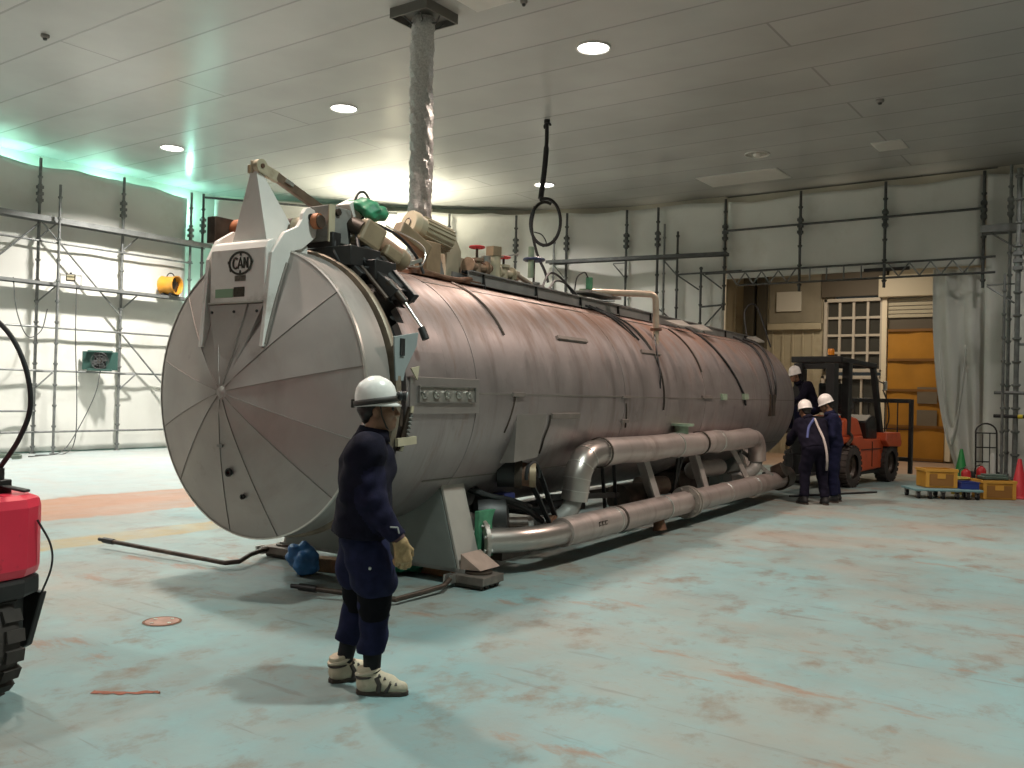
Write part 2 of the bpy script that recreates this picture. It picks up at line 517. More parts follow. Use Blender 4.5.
# chamfered corner behind the sheeting
WC = [(-21.65, 15.9), (-18.2, 19.7), (-15.2, 21.75), (-12.35, 22.75), (-9.4, 22.8)]
wc = MB()
for (x0, y0), (x1, y1) in zip(WC, WC[1:]):
    wc.bar((x0, y0, CEIL / 2), (x1, y1, CEIL / 2), 0.15, CEIL)
struct('wall_corner', wc, M_BULK)
bk = MB()
bk.box((-6.25, 22.9, 6.02), (6.5, 0.2, 1.9)); bk.box((1.7, 22.9, CEIL / 2), (9.4, 0.2, CEIL))
struct('wall_back', bk, M_BULK)
struct('wall_right', MB().box((5.2, 6, CEIL / 2), (0.2, 36, CEIL)), M_WALL)
struct('wall_front', MB().box((-8, -7.5, CEIL / 2), (28, 0.2, CEIL)), M_WALL)
# cable trunking on the upper back wall
struct('trim_1', MB().bar((-9.2, 22.74, 6.72), (4, 22.74, 6.72), 0.08, 0.05), mat('pale trunking', (0.68, 0.66, 0.58), 0.5), 0.01)

# ---- bay behind the truss opening, wall at y = 27.5
YB = 27.5
M_BAY = mat('cream corrugated panel', (0.42, 0.385, 0.29), 0.6, 0, 0.08, 2, (0.28, 0.24, 0.17), 1.4, 0.52, 0.75)
bay = MB()
# ribbed cream panels left of the window
bay.box((-9.9, YB + 0.1, 3.2), (4.0, 0.2, 6.4))
for k in range(11):
    x = -11.6 + 0.31 * k
    if -10.6 < x < -9.95: continue
    bay.box((x, YB - 0.015, 1.9 if x > -9.9 else 3.0), (0.05, 0.05, 3.8 if x > -9.9 else 6.0))
bay.box((-7.3, YB + 0.1, 5.6), (1.9, 0.2, 1.6)); bay.box((-3.4, YB + 0.1, 3.2), (3.0, 0.2, 6.4)); bay.box((-5.65, YB + 0.1, 5.7), (1.6, 0.2, 1.4))
bay.box((-7.3, YB + 0.12, 0.5), (1.9, 0.16, 1.0))
struct('wall_bay', bay, M_BAY)
struct('wall_bay_left', MB().box((-11.9, 25.1, 3.2), (0.2, 4.8, 6.4)), M_BAY)
struct('wall_bay_right', MB().box((-2.0, 25.1, 3.2), (0.2, 4.8, 6.4)), M_BAY)
struct('ceiling_bay', MB().box((-7, 25.2, 6.3), (10.2, 5.0, 0.1)), M_BAY)
# dark steel columns with a pale strip between
st = MB()
st.box((-10.45, YB - 0.14, 3.0), (0.34, 0.25, 6.0)); st.box((-10.04, YB - 0.14, 3.0), (0.24, 0.25, 6.0))
struct('trim_2', st, mat('dark column steel', (0.075, 0.07, 0.055), 0.5, 0.2))
# dark lintel panel over the window, ledge beam
struct('trim_3', MB().box((-7.32, YB - 0.06, 5.12), (1.85, 0.16, 0.78)), mat('brown lintel sheet', (0.10, 0.085, 0.065), 0.6), 0.01)
struct('trim_4', MB().box((-9.05, YB - 0.08, 3.88), (1.65, 0.2, 0.2)), M_BAY, 0.02)
struct('trim_5', MB().box((-9.05, YB - 0.03, 4.7), (1.6, 0.06, 1.4)), mat('grey stained panel', (0.26, 0.24, 0.19), 0.6, 0, 0.1, 3))
M_WFRAME = mat('white window frame', (0.48, 0.45, 0.40), 0.5)


def grid_window(name, x0, x1, z0, z1, nx, nz, t=0.07):
    r = empty(name, (0, 0, 0)); r['kind'] = 'structure'
    fr = MB()
    for x in (x0, x1): fr.box((x, YB - 0.09, (z0 + z1) / 2), (0.1, 0.14, z1 - z0 + 0.1))
    for z in (z0, z1): fr.box(((x0 + x1) / 2, YB - 0.09, z), (x1 - x0 + 0.1, 0.14, 0.1))
    fr.build('window_frame', M_WFRAME, r, 0.01)
    mu = MB()
    for i in range(1, nx): mu.box((x0 + (x1 - x0) * i / nx, YB - 0.07, (z0 + z1) / 2), (t, 0.08, z1 - z0))
    for i in range(1, nz): mu.box(((x0 + x1) / 2, YB - 0.071, z0 + (z1 - z0) * i / nz), (x1 - x0, 0.08, t))
    mu.build('glazing_bars', M_WFRAME, r)
    MB().box(((x0 + x1) / 2, YB - 0.02, (z0 + z1) / 2), (x1 - x0, 0.02, z1 - z0)).build('window_glass', M_GLASS_DARK, r)
    return r


grid_window('window_1', -8.1, -6.5, 2.55, 4.62, 4, 4)
grid_window('window_2', -8.15, -6.5, 1.0, 2.35, 3, 2, 0.06)
# rolling shutter box and half-lowered slats above the yellow door
sh = empty('door_1', (0, 0, 0)); sh['kind'] = 'structure'
MB().box((-5.55, YB - 0.2, 4.95), (2.0, 0.42, 0.62)).build('shutter_box', mat('cream shutter box', (0.50, 0.46, 0.36), 0.5), sh, 0.02)
sl = MB()
for k in range(5): sl.box((-5.7, YB - 0.12, 4.57 - 0.115 * k), (1.35, 0.06, 0.10))
sl.build('shutter_slats', mat('cream shutter slats', (0.44, 0.41, 0.32), 0.5), sh, 0.015)
MB().box((-6.41, YB - 0.14, 2.35), (0.14, 0.2, 4.6)).build('door_jamb', mat('pale door jamb', (0.74, 0.68, 0.55), 0.4), sh, 0.01)
MB().box((-4.70, YB - 0.14, 2.35), (0.14, 0.2, 4.6)).build('door_jamb', mat('pale door jamb', (0.74, 0.68, 0.55), 0.4), sh, 0.01)
MB().box((-5.65, YB - 0.05, 3.92), (1.4, 0.05, 0.36)).build('lintel', mat('brown lintel sheet', (0.1, 0.085, 0.065)), sh)
yd = MB()
ncol, nrow = 14, 40
for j in range(nrow + 1):
    for i in range(ncol + 1):
        x = -6.32 + 1.52 * i / ncol; z = 0.02 + 3.72 * j / nrow
        w = 0.018 * math.sin(z * 2.3 + x * 3.1) + 0.012 * math.sin(x * 9 + z)
        yd.v.append((x, YB - 0.16 + w, z))
for j in range(nrow):
    for i in range(ncol):
        a = j * (ncol + 1) + i
        yd.f.append([a, a + 1, a + ncol + 2, a + ncol + 1]); yd.mi.append(0); yd.sm.append(True)
yd.build('yellow_curtain', mat('yellow sheet curtain', (0.42, 0.20, 0.02), 0.45, 0, 0.12, 2), sh)
rb = MB()
for z in (0.06, 0.98, 2.0, 2.86, 3.70): rb.box((-5.56, YB - 0.20, z), (1.52, 0.05, 0.07))
rb.build('curtain_rib', mat('brown curtain rib', (0.20, 0.09, 0.015), 0.5), sh)
MB().box((-5.24, YB - 0.21, 1.86), (0.52, 0.02, 0.46)).build('curtain_window', mat('grey vinyl window', (0.17, 0.145, 0.11), 0.3), sh)
MB().box((-5.24, YB - 0.21, 1.2), (0.52, 0.02, 0.5)).build('curtain_window', MATS['grey vinyl window'], sh)

# white notice panel on the bay wall
t = MB().box((-9.23, YB - 0.1, 4.65), (0.76, 0.06, 0.60)).build('notice_panel', mat('blank white panel', (0.60, 0.59, 0.54), 0.5), None, 0.006)
tag(t, 'blank white rectangular panel fixed on the cream wall left of the gridded window', 'panel')

# ---------------------------------------------------------------- ceiling fittings
def downlight(x, y, on, label):
    r = empty('ceiling_downlight', (x, y, CEIL), 0, label, 'ceiling light', 'round downlights in the panelled ceiling')
    MB().lathe([(0.235, 0.0), (0.268, 0.0), (0.27, -0.018), (0.262, -0.026), (0.24, -0.02), (0.235, 0.0)], n=32).build('trim_ring', M_TRIM, r)
    if on:
        MB().lathe([(0.24, -0.006), (0.18, -0.02), (0.0, -0.026)], n=32).build('lens', M_LAMPWHITE, r)
    else:
        MB().lathe([(0.238, -0.002), (0.19, -0.006), (0.14, -0.012), (0.0, -0.016)], n=32).build('reflector', M_LAMPOFF, r)
        MB().lathe([(0.09, -0.014), (0.07, -0.05), (0.0, -0.06)], n=16).build('bulb', mat('frosted bulb', (0.7, 0.7, 0.66), 0.3), r)


downlight(-18.2, 12.05, True, 'lit round downlight nearest the left sheeted wall')
downlight(-12.7, 12.05, True, 'lit round downlight above the pointed bracket on the vessel, left of the foil duct')
downlight(-7.15, 11.95, True, 'largest lit round downlight, right of the foil duct')
downlight(-12.85, 19.2, True, 'small far lit downlight seen behind the hanging cable')
downlight(-7.2, 19.08, False, 'unlit round downlight near the long rectangular ceiling hatch')


def hatch(name, x0, y0, x1, y1, label):
    r = empty(name, ((x0 + x1) / 2, (y0 + y1) / 2, CEIL), 0, label, 'ceiling hatch')
    w, d = x1 - x0, y1 - y0
    MB().box((0, 0, -0.012), (w - 0.06, d - 0.06, 0.024)).build('cover', M_HATCH, r, 0.004)
    f = MB()
    for s in (-1, 1):
        f.box((s * (w / 2 - 0.015), 0, -0.010), (0.03, d, 0.02)); f.box((0, s * (d / 2 - 0.015), -0.0101), (w - 0.06, 0.03, 0.02))
    f.build('frame', M_TRIM, r)


hatch('ceiling_hatch', -9.24, 20.42, -7.24, 21.48, 'long pale rectangular ceiling hatch beside the unlit downlight')
hatch('ceiling_hatch', -4.91, 19.43, -4.32, 20.13, 'small square ceiling hatch over the right end of the back wall')
hatch('ceiling_hatch', -7.85, 9.0, -7.2, 9.93, 'pale ceiling hatch at the top picture edge right of the foil duct')


def detector(x, y, r0, label):
    r = empty('smoke_detector', (x, y, CEIL), 0, label, 'detector')
    MB().lathe([(r0, 0), (r0, -0.03), (r0 * 0.8, -0.05), (0, -0.055)], n=20).build('base', M_GREY, r)
    MB().lathe([(r0 * 0.5, -0.05), (r0 * 0.45, -0.08), (0, -0.09)], n=16).build('sensor_head', M_DARKSTEEL, r)


detector(-14.06, 7.06, 0.065, 'small round ceiling detector at upper left')
detector(-4.08, 16.72, 0.07, 'small dark ceiling detector above the right end of the back wall')
detector(-7.1, 10.0, 0.05, 'tiny ceiling detector just above the largest lit downlight')

# ---------------------------------------------------------------- sheeting
def sheet(name, poly, z0, z1, label, amp=0.03, sag=0.10, ties=1.95, fold=0.0, nu_per_m=7, nz=46, seed=0, mat_=None, sweep=0.0):
    """hanging sheet along a plan polyline, gathered between tie points at the top"""
    P = [Vector((x, y, 0)) for x, y in poly]
    seg = [(b - a).length for a, b in zip(P, P[1:])]
    Ltot = sum(seg); nu = max(8, int(Ltot * nu_per_m))
    rs = np.random.default_rng(seed); ph = rs.uniform(0, 6.28, 12); mb = MB()
    for j in range(nz + 1):
        fz = j / nz
        for i in range(nu + 1):
            s = Ltot * i / nu; k = 0; q = s
            while k < len(seg) - 1 and q > seg[k]: q -= seg[k]; k += 1
            d = (P[k + 1] - P[k]) / seg[k]; n = Vector((-d.y, d.x, 0))
            p = P[k] + d * q
            u = (s % ties) / ties
            top = z1 - sag * (4 * u * (1 - u)) * (0.6 + 0.4 * math.sin(s * 1.7 + ph[0]))
            z = z0 + (top - z0) * fz
            # diagonal pulls from the ties, long soft folds, bottom bunching
            w = amp * (0.9 * math.sin(s * 3.1 + z * 1.3 + ph[1]) * math.sin(z * 0.9 + ph[2]) + 0.5 * math.sin(s * 6.3 - z * 2.6 + ph[3])
                       + 0.4 * math.sin(z * 5.2 + s * 0.7 + ph[4]) + 0.35 * math.sin((s + z) * 4.4 + ph[7]))
            w += amp * 2.0 * (1 - fz) ** 6 * math.sin(s * 7.5 + ph[5])
            if fold: w += fold * math.sin(s * 13.5 + 0.6 * math.sin(z * 1.1 + ph[6])) * (0.35 + 0.65 * (1 - fz) ** 0.5)
            w += 0.10 * 4 * u * (1 - u) * amp * 8 * (0.3 + 0.7 * fz)
            p = p + n * w
            if sweep: p = p + d * (sweep * ((1 - fz) ** 2.5) * (1 - s / Ltot))
            mb.v.append((p.x, p.y, z))
    for j in range(nz):
        for i in range(nu):
            a = j * (nu + 1) + i
            mb.f.append([a, a + 1, a + nu + 2, a + nu + 1]); mb.mi.append(0); mb.sm.append(True)
    o = mb.build(name, mat_ or M_TARP)
    so = o.modifiers.new('thick', 'SOLIDIFY'); so.thickness = 0.006; so.offset = 0
    return tag(o, label, 'sheeting')


sheet('white_sheeting', [(-21.05, -6.9), (-21.05, 14.42)], 0.03, 6.70, 'white plastic sheeting hung along the left wall behind scaffolding', 0.012, 0.10, 2.03, seed=1)
sheet('white_sheeting', [(-20.80, 15.1), (-17.72, 19.05), (-14.98, 21.05), (-12.25, 22.05), (-9.15, 22.16)], 0.03, 6.78,
      'white plastic sheeting filling the far corner behind the vessel top', 0.012, 0.07, 1.9, seed=2)
sheet('white_sheeting', [(-9.1, 22.16), (-3.2, 22.16)], 4.72, 6.72, 'white plastic sheeting strip above the lattice truss', 0.008, 0.08, 1.96, nz=24, seed=3)
sheet('white_sheeting', [(-3.12, 22.20), (4.9, 22.20)], 0.03, 6.74, 'white plastic sheeting at the right edge behind the scaffold tower', 0.015, 0.08, 1.0, seed=4)
# gathered curtain hanging from the truss beside the yellow door
cur = sheet('white_curtain', [(-4.24, 22.45), (-3.05, 22.40)], 0.12, 4.72, 'gathered white sheet curtain drawn aside right of the yellow door', 0.03, 0.03, 0.3, fold=0.10, nu_per_m=60, nz=60, seed=5, sweep=0.55)
loop = MB()
for i in range(13):
    u = i / 12.0
    for k in range(9):
        v = k / 8.0 - 0.5
        p = Vector((-4.02 + 0.55 * u + 0.02 * math.sin(6 * u), 22.22 - 0.10 * math.sin(PI * (k / 8.0)) , 2.9 - 2.0 * math.sin(PI * u) ** 0.7 + 0.28 * v * (0.4 + math.sin(PI * u))))
        loop.v.append(tuple(p))
for i in range(12):
    for k in range(8):
        a = i * 9 + k
        loop.f.append([a, a + 1, a + 10, a + 9]); loop.mi.append(0); loop.sm.append(True)
lo = loop.build('hanging_fold', M_TARP, cur)
s_ = lo.modifiers.new('thick', 'SOLIDIFY'); s_.thickness = 0.006

# ---------------------------------------------------------------- scaffolding
def post_mb(x, y, z0, z1, r=0.034, ph=0.15, joint=None):
    m = MB(); m.cyl((x, y, z0), (x, y, z1), r, n=10)
    z = z0 + ph
    while z < z1 - 0.04:
        m.cyl((x, y, z), (x, y, z + 0.03), r * 1.7, n=8); m.cyl((x, y, z - 0.03), (x, y, z), r * 1.05, r * 1.7, n=8, caps=False)
        z += 0.475
    if joint:
        m.cyl((x, y, joint - 0.22), (x, y, joint + 0.22), r * 1.45, n=10)
        for dz in (-0.15, 0.0, 0.15): m.box((x, y, joint + dz), (r * 3.6, r * 3.6, 0.07))
    if z0 < 0.05: m.cyl((x, y, z0), (x, y, z0 + 0.02), 0.075, n=12)
    return m


def deck_mb(a, b, w=0.24, h=0.06):
    m = MB(); a = Vector(a); b = Vector(b)
    d = (b - a).normalized(); s = Vector((d.y, -d.x, 0))
    m.bar(a, b, w, h)
    for k in (-1, 1): m.bar(a + s * k * w / 2 + Vector((0, 0, -0.01)), b + s * k * w / 2 + Vector((0, 0, -0.01)), 0.025, h * 1.7)
    return m


def knee_mb(p, d, L=0.38):
    """bracket under a deck: short arm and diagonal"""
    p = Vector(p); d = Vector(d)
    m = MB(); m.cyl(p + d * L + Vector((0, 0, -0.02)), p + Vector((0, 0, -0.40)), 0.018, n=8); m.cyl(p, p + d * L, 0.018, n=8)
    return m


XL = -20.9
sc = empty('scaffold', (XL, 12.5, 0), 0, 'galvanised tube scaffolding standing against the white sheeting of the left wall', 'scaffold')
off = Vector((-XL, -12.5, 0))


def S(mb, name, m, root=sc, o_=off):
    mb.v = [tuple(Vector(p) + o_) for p in mb.v]
    return mb.build(name, m, root)


for y, zt, j in ((8.4, 6.77, 5.95), (10.48, 6.77, 5.95), (12.54, 6.75, 5.95), (14.46, 6.75, 5.6)):
    S(post_mb(XL, y, 0, zt, joint=j), 'post', M_STEEL)
S(post_mb(-20.45, 10.72, 0, 6.15, 0.03), 'post', M_STEEL)
S(deck_mb((XL + 0.15, 6.0, 5.37), (XL + 0.15, 14.9, 5.37), 0.30, 0.07), 'deck_plank', M_DECK)
S(deck_mb((XL + 0.15, 6.0, 3.90), (XL + 0.15, 14.9, 3.90), 0.30, 0.04), 'deck_plank', M_DECK)
for z in (4.87, 2.90, 1.90, 0.49): S(MB().cyl((XL + 0.05, 6.0, z), (XL + 0.05, 14.5, z), 0.024, n=8), 'ledger', M_STEEL)
S(MB().cyl((XL + 0.05, 6.0, 0.97), (XL + 0.05, 10.5, 0.97), 0.024, n=8), 'ledger', M_STEEL)
S(MB().cyl((XL + 0.10, 10.5, 5.3), (XL + 0.10, 12.5, 3.28), 0.022, n=8), 'brace', M_STEEL)
S(MB().cyl((XL + 0.10, 12.54, 2.84), (XL + 0.10, 14.46, 0.85), 0.022, n=8), 'brace', M_STEEL)
S(MB().cyl((XL + 0.10, 10.46, 5.28), (XL + 0.10, 8.4, 3.25), 0.022, n=8), 'brace', M_STEEL)
for y in (10.48, 12.54):
    for z in (5.33, 3.86, 1.88): S(knee_mb((XL, y, z), (0.35, 0.9, 0)), 'bracket', M_STEEL)

CP = [(-20.75, 14.72), (-17.65, 18.95), (-14.93, 20.92), (-12.2, 21.92), (-9.1, 22.0)]
sc2 = empty('scaffold', (-14, 20.5, 0), 0, 'dark tube scaffolding along the far corner behind the vessel top', 'scaffold')
off2 = Vector((14, -20.5, 0))
for (x, y), zt in (((-20.75, 14.72), 6.75), ((-18.85, 17.3), 6.72), ((-16.47, 19.8), 6.70), ((-14.93, 20.92), 6.70), ((-13.54, 21.42), 6.72), ((-11.92, 21.92), 6.74), ((-10.98, 21.94), 6.72)):
    S(post_mb(x, y, 0, zt, joint=zt - 0.85), 'post', M_DARKSTEEL, sc2, off2)
S(post_mb(-20.35, 14.95, 0, 5.9, 0.028), 'post', M_DARKSTEEL, sc2, off2)
S(post_mb(-13.75, 21.1, 0, 6.0, 0.028), 'post', M_STEEL, sc2, off2)
S(post_mb(-10.69, 21.75, 0, 6.22, 0.028), 'post', M_STEEL, sc2, off2)
S(MB().cyl((-20.75, 14.75, 6.66), (-17.65, 18.9, 6.66), 0.03, n=8), 'ledger', M_DARKSTEEL, sc2, off2)
S(MB().cyl((-17.65, 18.9, 4.25), (-14.9, 20.85, 4.25), 0.024, n=8), 'ledger', M_STEEL, sc2, off2)
S(MB().cyl((-14.9, 20.85, 4.25), (-12.2, 21.85, 4.25), 0.024, n=8), 'ledger', M_STEEL, sc2, off2)
S(deck_mb((-13.95, 21.1, 5.33), (-8.95, 21.84, 5.33), 0.26, 0.05), 'deck_plank', M_DARKSTEEL, sc2, off2)
S(deck_mb((-20.6, 15.0, 4.2), (-18.4, 17.7, 4.2), 0.3, 0.05), 'deck_plank', M_DARKSTEEL, sc2, off2)
S(deck_mb((-17.0, 19.3, 4.95), (-15.0, 20.75, 4.95), 0.3, 0.05), 'deck_plank', M_DARKSTEEL, sc2, off2)
for (x, y) in ((-13.54, 21.42), (-11.92, 21.92), (-10.4, 21.95)):
    S(knee_mb((x, y - 0.05, 5.28), (-0.75, -0.1, 0), 0.45), 'bracket', M_STEEL, sc2, off2)

sc3 = empty('scaffold', (-6.2, 22, 0), 0, 'tube scaffolding with a lattice truss spanning the opening to the yellow door', 'scaffold')
off3 = Vector((6.2, -22, 0))
for x, z0, j in ((-9.1, 3.9, 5.9), (-7.17, 4.3, 5.9), (-5.2, 4.3, 5.9), (-3.15, 4.2, 5.9)):
    S(post_mb(x, 22.0, z0, 6.76, joint=j), 'post', M_DARKSTEEL, sc3, off3)
S(post_mb(-10.4, 21.95, 2.9, 6.03, 0.03), 'post', M_DARKSTEEL, sc3, off3)
S(post_mb(-9.72, 21.95, 2.95, 5.05, 0.03), 'post', M_DARKSTEEL, sc3, off3)
for z in (4.86, 4.52):
    S(MB().cyl((-9.6 if z > 4.6 else -8.7, 21.95, z), (-2.9, 21.95, z), 0.026, n=8), 'truss_chord', M_DARKSTEEL, sc3, off3)
for (xa, xb) in ((-8.95, -7.25), (-5.1, -3.3)):
    k = 4
    for i in range(k):
        a = xa + (xb - xa) * i / k; b = xa + (xb - xa) * (i + 1) / k; mid = (a + b) / 2
        S(MB().cyl((a, 21.95, 4.84), (mid, 21.95, 4.54), 0.018, n=6), 'lattice_bar', M_STEEL, sc3, off3)
        S(MB().cyl((mid, 21.95, 4.54), (b, 21.95, 4.84), 0.018, n=6), 'lattice_bar', M_STEEL, sc3, off3)
for x in (-6.9, -6.5, -6.1, -5.7): S(MB().cyl((x, 21.95, 4.54), (x, 21.95, 4.84), 0.018, n=6), 'lattice_bar', M_STEEL, sc3, off3)
S(MB().cyl((-9.1, 21.95, 5.93), (-3.15, 21.95, 5.93), 0.028, n=8), 'ledger', M_DARKSTEEL, sc3, off3)
S(MB().cyl((-10.4, 21.9, 4.88), (-8.6, 21.9, 4.88), 0.024, n=8), 'ledger', M_DARKSTEEL, sc3, off3)
S(MB().cyl((-10.4, 21.9, 2.98), (-9.7, 21.9, 2.98), 0.03, n=8), 'ledger', M_DARKSTEEL, sc3, off3)
S(MB().cyl((-9.7, 21.9, 4.0), (-9.1, 21.9, 4.03), 0.026, n=8), 'ledger', M_DARKSTEEL, sc3, off3)
for a, b in (((-10.35, 21.9, 4.85), (-9.75, 21.9, 4.45)), ((-9.65, 21.9, 4.85), (-9.12, 21.9, 4.45)), ((-9.68, 21.9, 3.4), (-9.1, 21.9, 4.0)), ((-10.9, 21.9, 4.0), (-10.4, 21.9, 3.6))):
    S(MB().cyl(a, b, 0.02, n=6), 'brace', M_DARKSTEEL, sc3, off3)
S(MB().box((-5.15, 22.0, 4.72), (1.0, 0.04, 0.08)), 'clip_board', M_BLACKMETAL, sc3, off3)

sc4 = empty('scaffold', (-2.6, 21.4, 0), 0, 'scaffold tower at the right picture edge behind the red cone', 'scaffold')
off4 = Vector((2.6, -21.4, 0))
S(post_mb(-2.62, 21.9, 0, 6.8, joint=5.9), 'post', M_STEEL, sc4, off4)
S(post_mb(-2.36, 21.0, 0, 6.5, 0.05, joint=4.6), 'post', M_STEEL, sc4, off4)
S(post_mb(-2.55, 20.6, 0, 4.3, 0.026), 'post', M_STEEL, sc4, off4)
S(post_mb(-0.6, 21.5, 0, 6.8, joint=5.9), 'post', M_STEEL, sc4, off4)
S(deck_mb((-3.15, 21.75, 5.42), (-0.5, 21.75, 5.42), 0.4, 0.09), 'deck_plank', M_DECK, sc4, off4)
S(knee_mb((-2.45, 21.7, 5.36), (-0.75, 0.05, 0), 0.7), 'bracket', M_STEEL, sc4, off4)
S(knee_mb((-2.45, 21.3, 4.17), (-0.75, 0.05, 0), 0.7), 'bracket', M_STEEL, sc4, off4)
for z in (1.42, 1.9): S(MB().cyl((-2.75, 20.95, z), (-0.5, 20.95, z), 0.035, n=8), 'ledger', M_BLACKMETAL if z < 1.6 else M_STEEL, sc4, off4)
S(MB().cyl((-2.4, 21.1, 2.9), (-0.5, 21.1, 2.9), 0.03, n=8), 'ledger', M_STEEL, sc4, off4)
S(MB().cyl((-2.31, 20.95, 1.42), (-2.22, 20.95, 1.42), 0.045, n=10), 'yellow_tape', mat('yellow tape', (0.75, 0.6, 0.03), 0.5), sc4, off4)
# ================================================================ the pressure vessel
VX, VY, VZ, VR = -5.78, 4.617, 1.605, 1.143
VA = math.radians(3.5)
V = empty('pressure_vessel', (VX, VY, 0), VA, 'huge silver horizontal cylindrical vessel with cone-panelled round door, resting on saddles in the hall', 'pressure vessel')
RY = Matrix(((0, 0, 1, 0), (1, 0, 0, 0), (0, 1, 0, 0), (0, 0, 0, 1)))   # polygon (y, z) extruded along x


def yz_plate(poly, x0, x1):
    return MB().prism(poly, x1 - x0, Matrix.Translation((x0, 0, 0)) @ RY)


def rad(th, r, y):
    """point at elevation angle th (degrees) round the drum"""
    return Vector((r * math.cos(math.radians(th)), y, VZ + r * math.sin(math.radians(th))))


def vw(x, y, z):
    c, s = math.cos(VA), math.sin(VA)
    return (VX + c * x - s * y, VY + s * x + c * y, z)


C0 = (0, 0, VZ); AY = (0, 1, 0)
# --- door: umbrella-like gores
GA = [math.radians(a) for a in (11, 42, 72, 108, 136, 167, 196, 221, 258, 285, 318, 343)]
NG = len(GA)


def dish(r): return -0.33 * (1 - (max(0, r - 0.06) / 1.083) ** 1.35)


door = MB()
for g in range(NG):
    a0 = GA[g]; a1 = GA[(g + 1) % NG] + (2 * PI if g == NG - 1 else 0)
    lift = 0.0 if g % 2 else -0.006
    na, nr = 6, 10
    vs = []
    for i in range(nr + 1):
        r = VR * (0.03 + 0.97 * i / nr)
        for k in range(na + 1):
            a = a0 + (a1 - a0) * k / na
            sag = 0.012 * math.sin(PI * k / na) * math.sin(PI * i / nr)
            vs.append((r * math.cos(a), dish(r) + lift * math.sin(PI * min(1, i / 2)) + sag, VZ + r * math.sin(a)))
    fs = [(i * (na + 1) + k, i * (na + 1) + k + 1, (i + 1) * (na + 1) + k + 1, (i + 1) * (na + 1) + k) for i in range(nr) for k in range(na)]
    door.add(vs, fs, 0, True)
    # lapped seam edge
    pts = [Vector((r * math.cos(a0), dish(r) - 0.004, VZ + r * math.sin(a0))) for r in np.linspace(0.06, VR - 0.005, 9)]
    door.tube(pts, 0.0032, 6, 1)
door.lathe([(VR, 0.0), (VR + 0.004, 0.02), (VR + 0.004, 0.27), (VR - 0.03, 0.29), (VR - 0.12, 0.30)], C0, AY, n=96)
door.lathe([(0.0, -0.345), (0.03, -0.343), (0.045, -0.33)], C0, AY, n=16)
M_SEAM = mat('dark lap seam', (0.20, 0.175, 0.155), 0.6, 0.3)
M_RIVET = mat('rim edge bright', (0.62, 0.58, 0.54), 0.35, 0.8)
D = door.build('door', [M_DOORSHEET, mat('door lap seam', (0.25, 0.225, 0.205), 0.5, 0.4)], V)
MB().lathe([(VR - 0.004, -0.008), (VR + 0.009, -0.004), (VR + 0.009, 0.018), (VR - 0.002, 0.022)], C0, AY, n=96).build('rim_bead', M_RIVET, D)
for (x, z, r) in ((-0.04, 0.985, 0.022), (0.05, 0.80, 0.014)):
    rr = math.hypot(x, z - VZ); y = dish(rr)
    MB().lathe([(r * 1.5, 0.004), (r * 1.5, -0.014), (r, -0.014), (r * 0.9, 0.03), (0, 0.03)], (x, y - 0.006, z), (0, 1, 0), n=14).build('drain_socket', M_BLACKMETAL, D)
MB().box((-0.08, dish(0.42) - 0.006, 1.19), (0.06, 0.012, 0.02)).build('stamp_plate', M_GREY, D)

# --- locking ring and dark gap behind the door
MB().lathe([(1.03, 0.26), (1.03, 1.05)], C0, AY, n=96).build('sealing_gap', M_BLACKMETAL, V)
MB().lathe([(1.08, 0.315), (1.165, 0.32), (1.175, 0.335), (1.175, 0.365), (1.16, 0.385), (1.08, 0.39)], C0, AY, n=96).build('locking_ring',
        mat('worn brown ring', (0.22, 0.175, 0.13), 0.5, 0.4, 0.35, 6), V)
MB().lathe([(1.05, 0.395), (1.13, 0.397), (1.13, 0.41), (1.05, 0.415)], C0, AY, n=96).build('gasket', M_RUST, V)
# --- shell
sh_ = MB()
fr = [(-0.06, 0.0)]


def shell_arc(th0, th1, y0, y1, n):
    sh_.lathe([(VR - 0.06, y0), (VR, y0 + 0.004), (VR, y1)], C0, AY, n=n, a0=-math.radians(th1), a1=-math.radians(th0))


shell_arc(-205, 18, 0.46, 1.0, 72)
shell_arc(18, 30, 0.52, 1.0, 8)
shell_arc(30, 38, 0.60, 1.0, 6)
shell_arc(38, 48, 0.72, 1.0, 6)
shell_arc(48, 60, 0.86, 1.0, 8)
shell_arc(60, 120, 0.98, 1.0, 16)
shell_arc(120, 155, 0.7, 1.0, 16)
ys = [1.0, 1.42, 2.9, 4.4, 5.62, 7.0, 8.45, 9.6, 11.2, 11.62]
for i, (a, b) in enumerate(zip(ys, ys[1:])):
    r = VR + (0.004 if i % 2 else 0.0)
    sh_.lathe([(VR - 0.004, a), (r, a + 0.001), (r, b - 0.001), (VR - 0.004, b)], C0, AY, n=112)
sh_.lathe([(VR, 11.62), (VR - 0.03, 11.70), (VR - 0.25, 11.86), (VR - 0.6, 11.98), (0, 12.05)], C0, AY, n=64)
# longitudinal lap seams
for th, y0, y1 in ((1.6, 1.42, 11.6), (178, 0.5, 11.6), (-38, 1.0, 11.6), (62, 1.4, 11.6)):
    sh_.bar(rad(th, VR + 0.002, y0), rad(th, VR + 0.002, y1), 0.012, 0.012, rad(th, 1, 0) - Vector((0, 0, VZ)), 1)
SHELL = sh_.build('shell', [M_SHELL, M_SEAM], V)
# hoop bands / dark straps round the upper shell
for y, w, a0, a1 in ((5.52, 0.03, -6, 60), (2.05, 0.02, 30, 70), (7.0, 0.02, 20, 60)):
    MB().tube([rad(a0 + (a1 - a0) * k / 24, VR + 0.012, y) for k in range(25)], 0.012, 6).build('hoop_band', M_GREASE, V)

